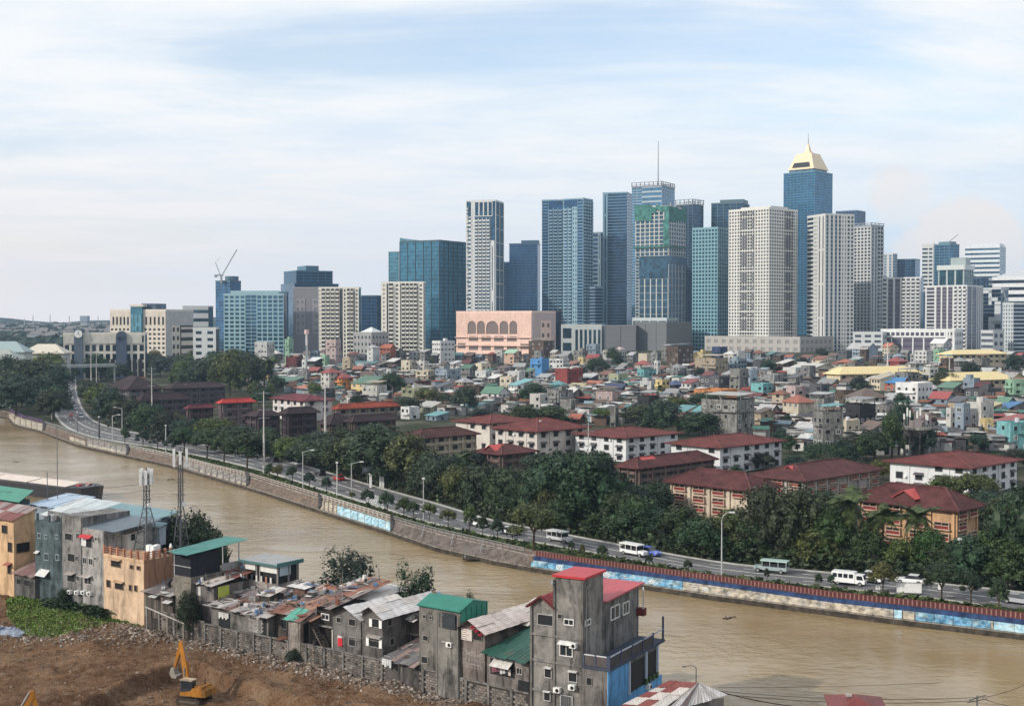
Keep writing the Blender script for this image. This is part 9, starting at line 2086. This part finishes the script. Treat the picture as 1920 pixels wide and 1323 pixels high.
# ---- excavators
EX = (0.40,0.165,0.026)
DIRTY = mat_wall('muddy_paint', (0.7, 1.1), 0.45, 0.9)
def excavator(label, P, rz, swing, low=False):
    t = thing('excavator', label, 'excavator', P, rz, 'excavators on the site'); t.scale = (0.88,0.88,0.88)
    for y in (-1.15,1.15):
        mb = MB(); prof(mb, [(-1.7,0.25),(-1.4,0.0),(1.4,0.0),(1.75,0.3),(1.6,0.7),(1.2,0.85),(-1.3,0.85),(-1.7,0.6)], y-0.3, y+0.3, 0.02); tr = part('track', mb, RUBT, t)
        for k in range(9): mb = MB(); x = -1.3+k*0.33; mb.box(x,y-0.31,0.85,x+0.12,y+0.31,0.90); part('track_shoe', mb, RUBT, tr)
        mb = MB(); mb.box(-1.2,y-0.33,0.3,1.2,y+0.33,0.55); part('track_frame', mb, PAINT, tr, (0.10,0.08,0.06))
    c, s = math.cos(swing), math.sin(swing); M = Matrix.Rotation(swing, 4, 'Z')
    def P2(name, fn, mat, col_, par=t):
        mb = MB(); mb.M = M; fn(mb); return part(name, mb, mat, par, col_)
    P2('turntable', lambda m: m.tube((0,0,0.8),(0,0,1.1),0.7,n=14), RUBT, None)
    P2('body', lambda m: (prof(m, [(-1.9,1.1),(1.2,1.1),(1.2,1.5),(-0.3,1.75),(-0.5,2.1),(-1.8,2.1),(-2.05,1.6)], -1.25, 1.25, 0.05)), DIRTY, EX)
    P2('counterweight', lambda m: prof(m, [(-2.5,1.2),(-1.9,1.1),(-1.9,2.0),(-2.35,1.95)], -1.25, 1.25, 0.04), DIRTY, (0.30,0.14,0.035))
    cab = P2('cab', lambda m: m.box(-0.45,0.25,1.5,1.15,1.2,2.95), PAINT, (0.03,0.03,0.032))
    P2('cab_roof', lambda m: m.box(-0.55,0.18,2.95,1.2,1.27,3.08), DIRTY, (0.5,0.40,0.28), cab)
    P2('cab_window', lambda m: (m.box(1.15,0.33,1.9,1.17,1.12,2.85), m.box(-0.3,1.2,2.0,1.0,1.22,2.85), m.box(-0.3,0.23,2.0,1.0,0.25,2.85)), GLASS, None, cab)
    P2('engine_cover', lambda m: m.box(-1.8,-1.1,2.1,-0.6,0.9,2.3), DIRTY, (0.30,0.14,0.035))
    P2('exhaust', lambda m: m.tube((-1.2,-0.6,2.3),(-1.2,-0.6,2.9),0.08,n=8), RUBT, None)
    bo = [(0.9,1.6),(2.2,4.6),(3.5,6.6),(3.8,6.3),(2.7,4.2),(1.5,1.5)] if low else [(0.6,1.6),(0.9,4.6),(1.5,7.2),(1.95,7.0),(1.6,4.4),(1.25,1.5)]
    dx, dz = (0.0, 0.0) if low else (-1.75, 0.55)
    P2('boom', lambda m: prof(m, bo, -0.24, 0.24, 0), DIRTY, EX)
    P2('stick', lambda m: prof(m, [(3.3+dx,6.9+dz),(3.75+dx,6.9+dz),(4.65+dx,3.6+dz),(4.4+dx,3.5+dz),(3.45+dx,6.0+dz)], -0.18, 0.18, 0), DIRTY, EX)
    P2('hydraulic_ram', lambda m: (m.tube((1.2,0.3,1.6),(bo[1][0]+0.3,0.3,bo[1][1]-0.3),0.09,n=8), m.tube((1.2,-0.3,1.6),(bo[1][0]+0.3,-0.3,bo[1][1]-0.3),0.09,n=8), m.tube((bo[1][0]+0.1,0,5.0),(3.4+dx,0,6.9+dz),0.10,n=8), m.tube((3.9+dx,0,5.9+dz),(4.7+dx,0,3.9+dz),0.07,n=8)), STEEL, None)
    P2('bucket', lambda m: prof(m, [(4.4+dx,3.55+dz),(4.75+dx,3.6+dz),(5.0+dx,2.9+dz),(4.7+dx,2.35+dz),(4.1+dx,2.3+dz),(3.8+dx,2.75+dz),(4.2+dx,2.8+dz)], -0.5, 0.5, 0.0), MATTE, (0.24,0.215,0.19))
    for y in (-0.4,-0.13,0.13,0.4): P2('bucket_tooth', lambda m: m.box(3.66+dx,y-0.06,2.66+dz,3.86+dx,y+0.06,2.80+dz), STEEL, None)
RUBT = mat_flat('muddy_track', (0.05,0.04,0.033), 0.9, 0.15, 0, 0.4, 2)
P = at_z(364,1316,LOT-1.3); P.z = LOT+lot_h(*to_st(P))-0.05; x_ = excavator('orange excavator with raised boom standing in the trench', P, R(160), R(0))
P = at_z(-6,1420,LOT-0.2); excavator('orange excavator of which only the boom shows, bottom left corner', P, R(10), R(0), True)
# tarpaulin heap at the left edge
t = thing('tarpaulin_heap', 'heap covered with a dark blue and pale tarpaulin', 'tarpaulin', at_z(8,1188,LOT)); mb = MB(); n = 12; V = []
for i in range(n+1):
    for j in range(n+1):
        x, y = -2.6+5.2*i/n, -1.6+3.2*j/n; h = 0.9*max(0,1-(x/2.7)**2-(y/1.8)**2)+0.25*mnoise.noise((x*1.3,y*1.3,2)); V.append((x,y,h))
mb.add(V,[(i*(n+1)+j,(i+1)*(n+1)+j,(i+1)*(n+1)+j+1,i*(n+1)+j+1) for i in range(n) for j in range(n)]); part('cover', mb, mat_embank('tarpaulin', [(0.42,(0.03,0.05,0.10)),(0.56,(0.36,0.40,0.48))], 0.7, 0.7), t)

# ---- loose odds and ends on the shanty roofs and ledges: nobody could count them
bpy.context.view_layer.update(); dg = bpy.context.evaluated_depsgraph_get()
rr = random.Random(88); mb = MB(); mi = []
OD = [mat_flat('odds_'+n_, c_, 0.85, 0.2, 0, 0.3, 2) for n_, c_ in (('dark',(0.035,0.032,0.03)),('wood',(0.13,0.10,0.08)),('grey',(0.26,0.25,0.24)),('pale',(0.52,0.50,0.48)),('rust',(0.17,0.07,0.045)),('blue',(0.10,0.17,0.28)))]
for q in range(520):
    s = rr.uniform(-2,50); t_ = rr.uniform(-0.6,11); p = st(s,t_,60)
    hit, loc, nrm, idx, ob, mx_ = scn.ray_cast(dg, p, Vector((0,0,-1)))
    while hit and ob.name == 'haze': hit, loc, nrm, idx, ob, mx_ = scn.ray_cast(dg, loc-Vector((0,0,0.01)), Vector((0,0,-1)))
    if not hit or loc.z < LOT+1.2 or loc.z > LOT+10.5 or nrm.z < 0.3 or ob.name.startswith('crown'): continue
    root = ob
    while root.parent: root = root.parent
    if root.name.split('.')[0] in ('green_roofed_block','tall_house','tree','blue_wing','terrace_house','dark_room','cell_tower','gable_house','roof_room','plaster_room'): continue
    k = rr.random()**1.4; a = rr.uniform(0,3.14); d = Vector((math.cos(a),math.sin(a),0)); z = Vector((0,0,0.08))
    if k < 0.45: L_ = rr.uniform(0.4,1.8); mb.bar(loc+z-d*L_/2, loc+z+d*L_/2+Vector((0,0,rr.uniform(0,0.15))), rr.uniform(0.06,0.22), 0.06)
    elif k < 0.62: w_ = rr.uniform(0.3,0.8); e = Vector((-d.y,d.x,0))*w_*0.7; mb.slab(loc+z-d*w_-e, loc+z+d*w_-e, loc+z+d*w_+e+Vector((0,0,0.12)), loc+z-d*w_+e, 0.03)
    elif k < 0.80: r = rr.uniform(0.12,0.3); mb.tube(loc, loc+Vector((0,0,r*2.2)), r, r*0.9, 8)
    elif k < 0.9: mb.bar(loc, loc+Vector((rr.uniform(-.2,.2),rr.uniform(-.2,.2),rr.uniform(0.6,1.9))), 0.05)
    else: r = rr.uniform(0.15,0.35); mb.box(loc.x-r,loc.y-r,loc.z,loc.x+r,loc.y+r,loc.z+r*1.4)
    mi.extend([rr.choice((0,0,1,1,2,2,3,4,5))]*(len(mb.f)-len(mi)))
o = struct('roof_odds_and_ends', mb, OD); o['kind'] = 'stuff'; o.data.polygons.foreach_set('material_index', mi)
# ================================================================ the air
hm = bpy.data.materials.new('haze'); hm.use_nodes = True; ht = hm.node_tree; ht.nodes.clear()
vo = N(ht, 'ShaderNodeVolumePrincipled'); vo.inputs['Color'].default_value = (0.54,0.76,1.0,1); vo.inputs['Density'].default_value = 0.000078; vo.inputs['Anisotropy'].default_value = 0.0
om = N(ht, 'ShaderNodeOutputMaterial'); ht.links.new(vo.outputs[0], om.inputs['Volume'])
mb = MB(); mb.box(-5200,-700,-4,5200,6400,290); o = struct('haze', mb, hm); o['kind'] = 'stuff'
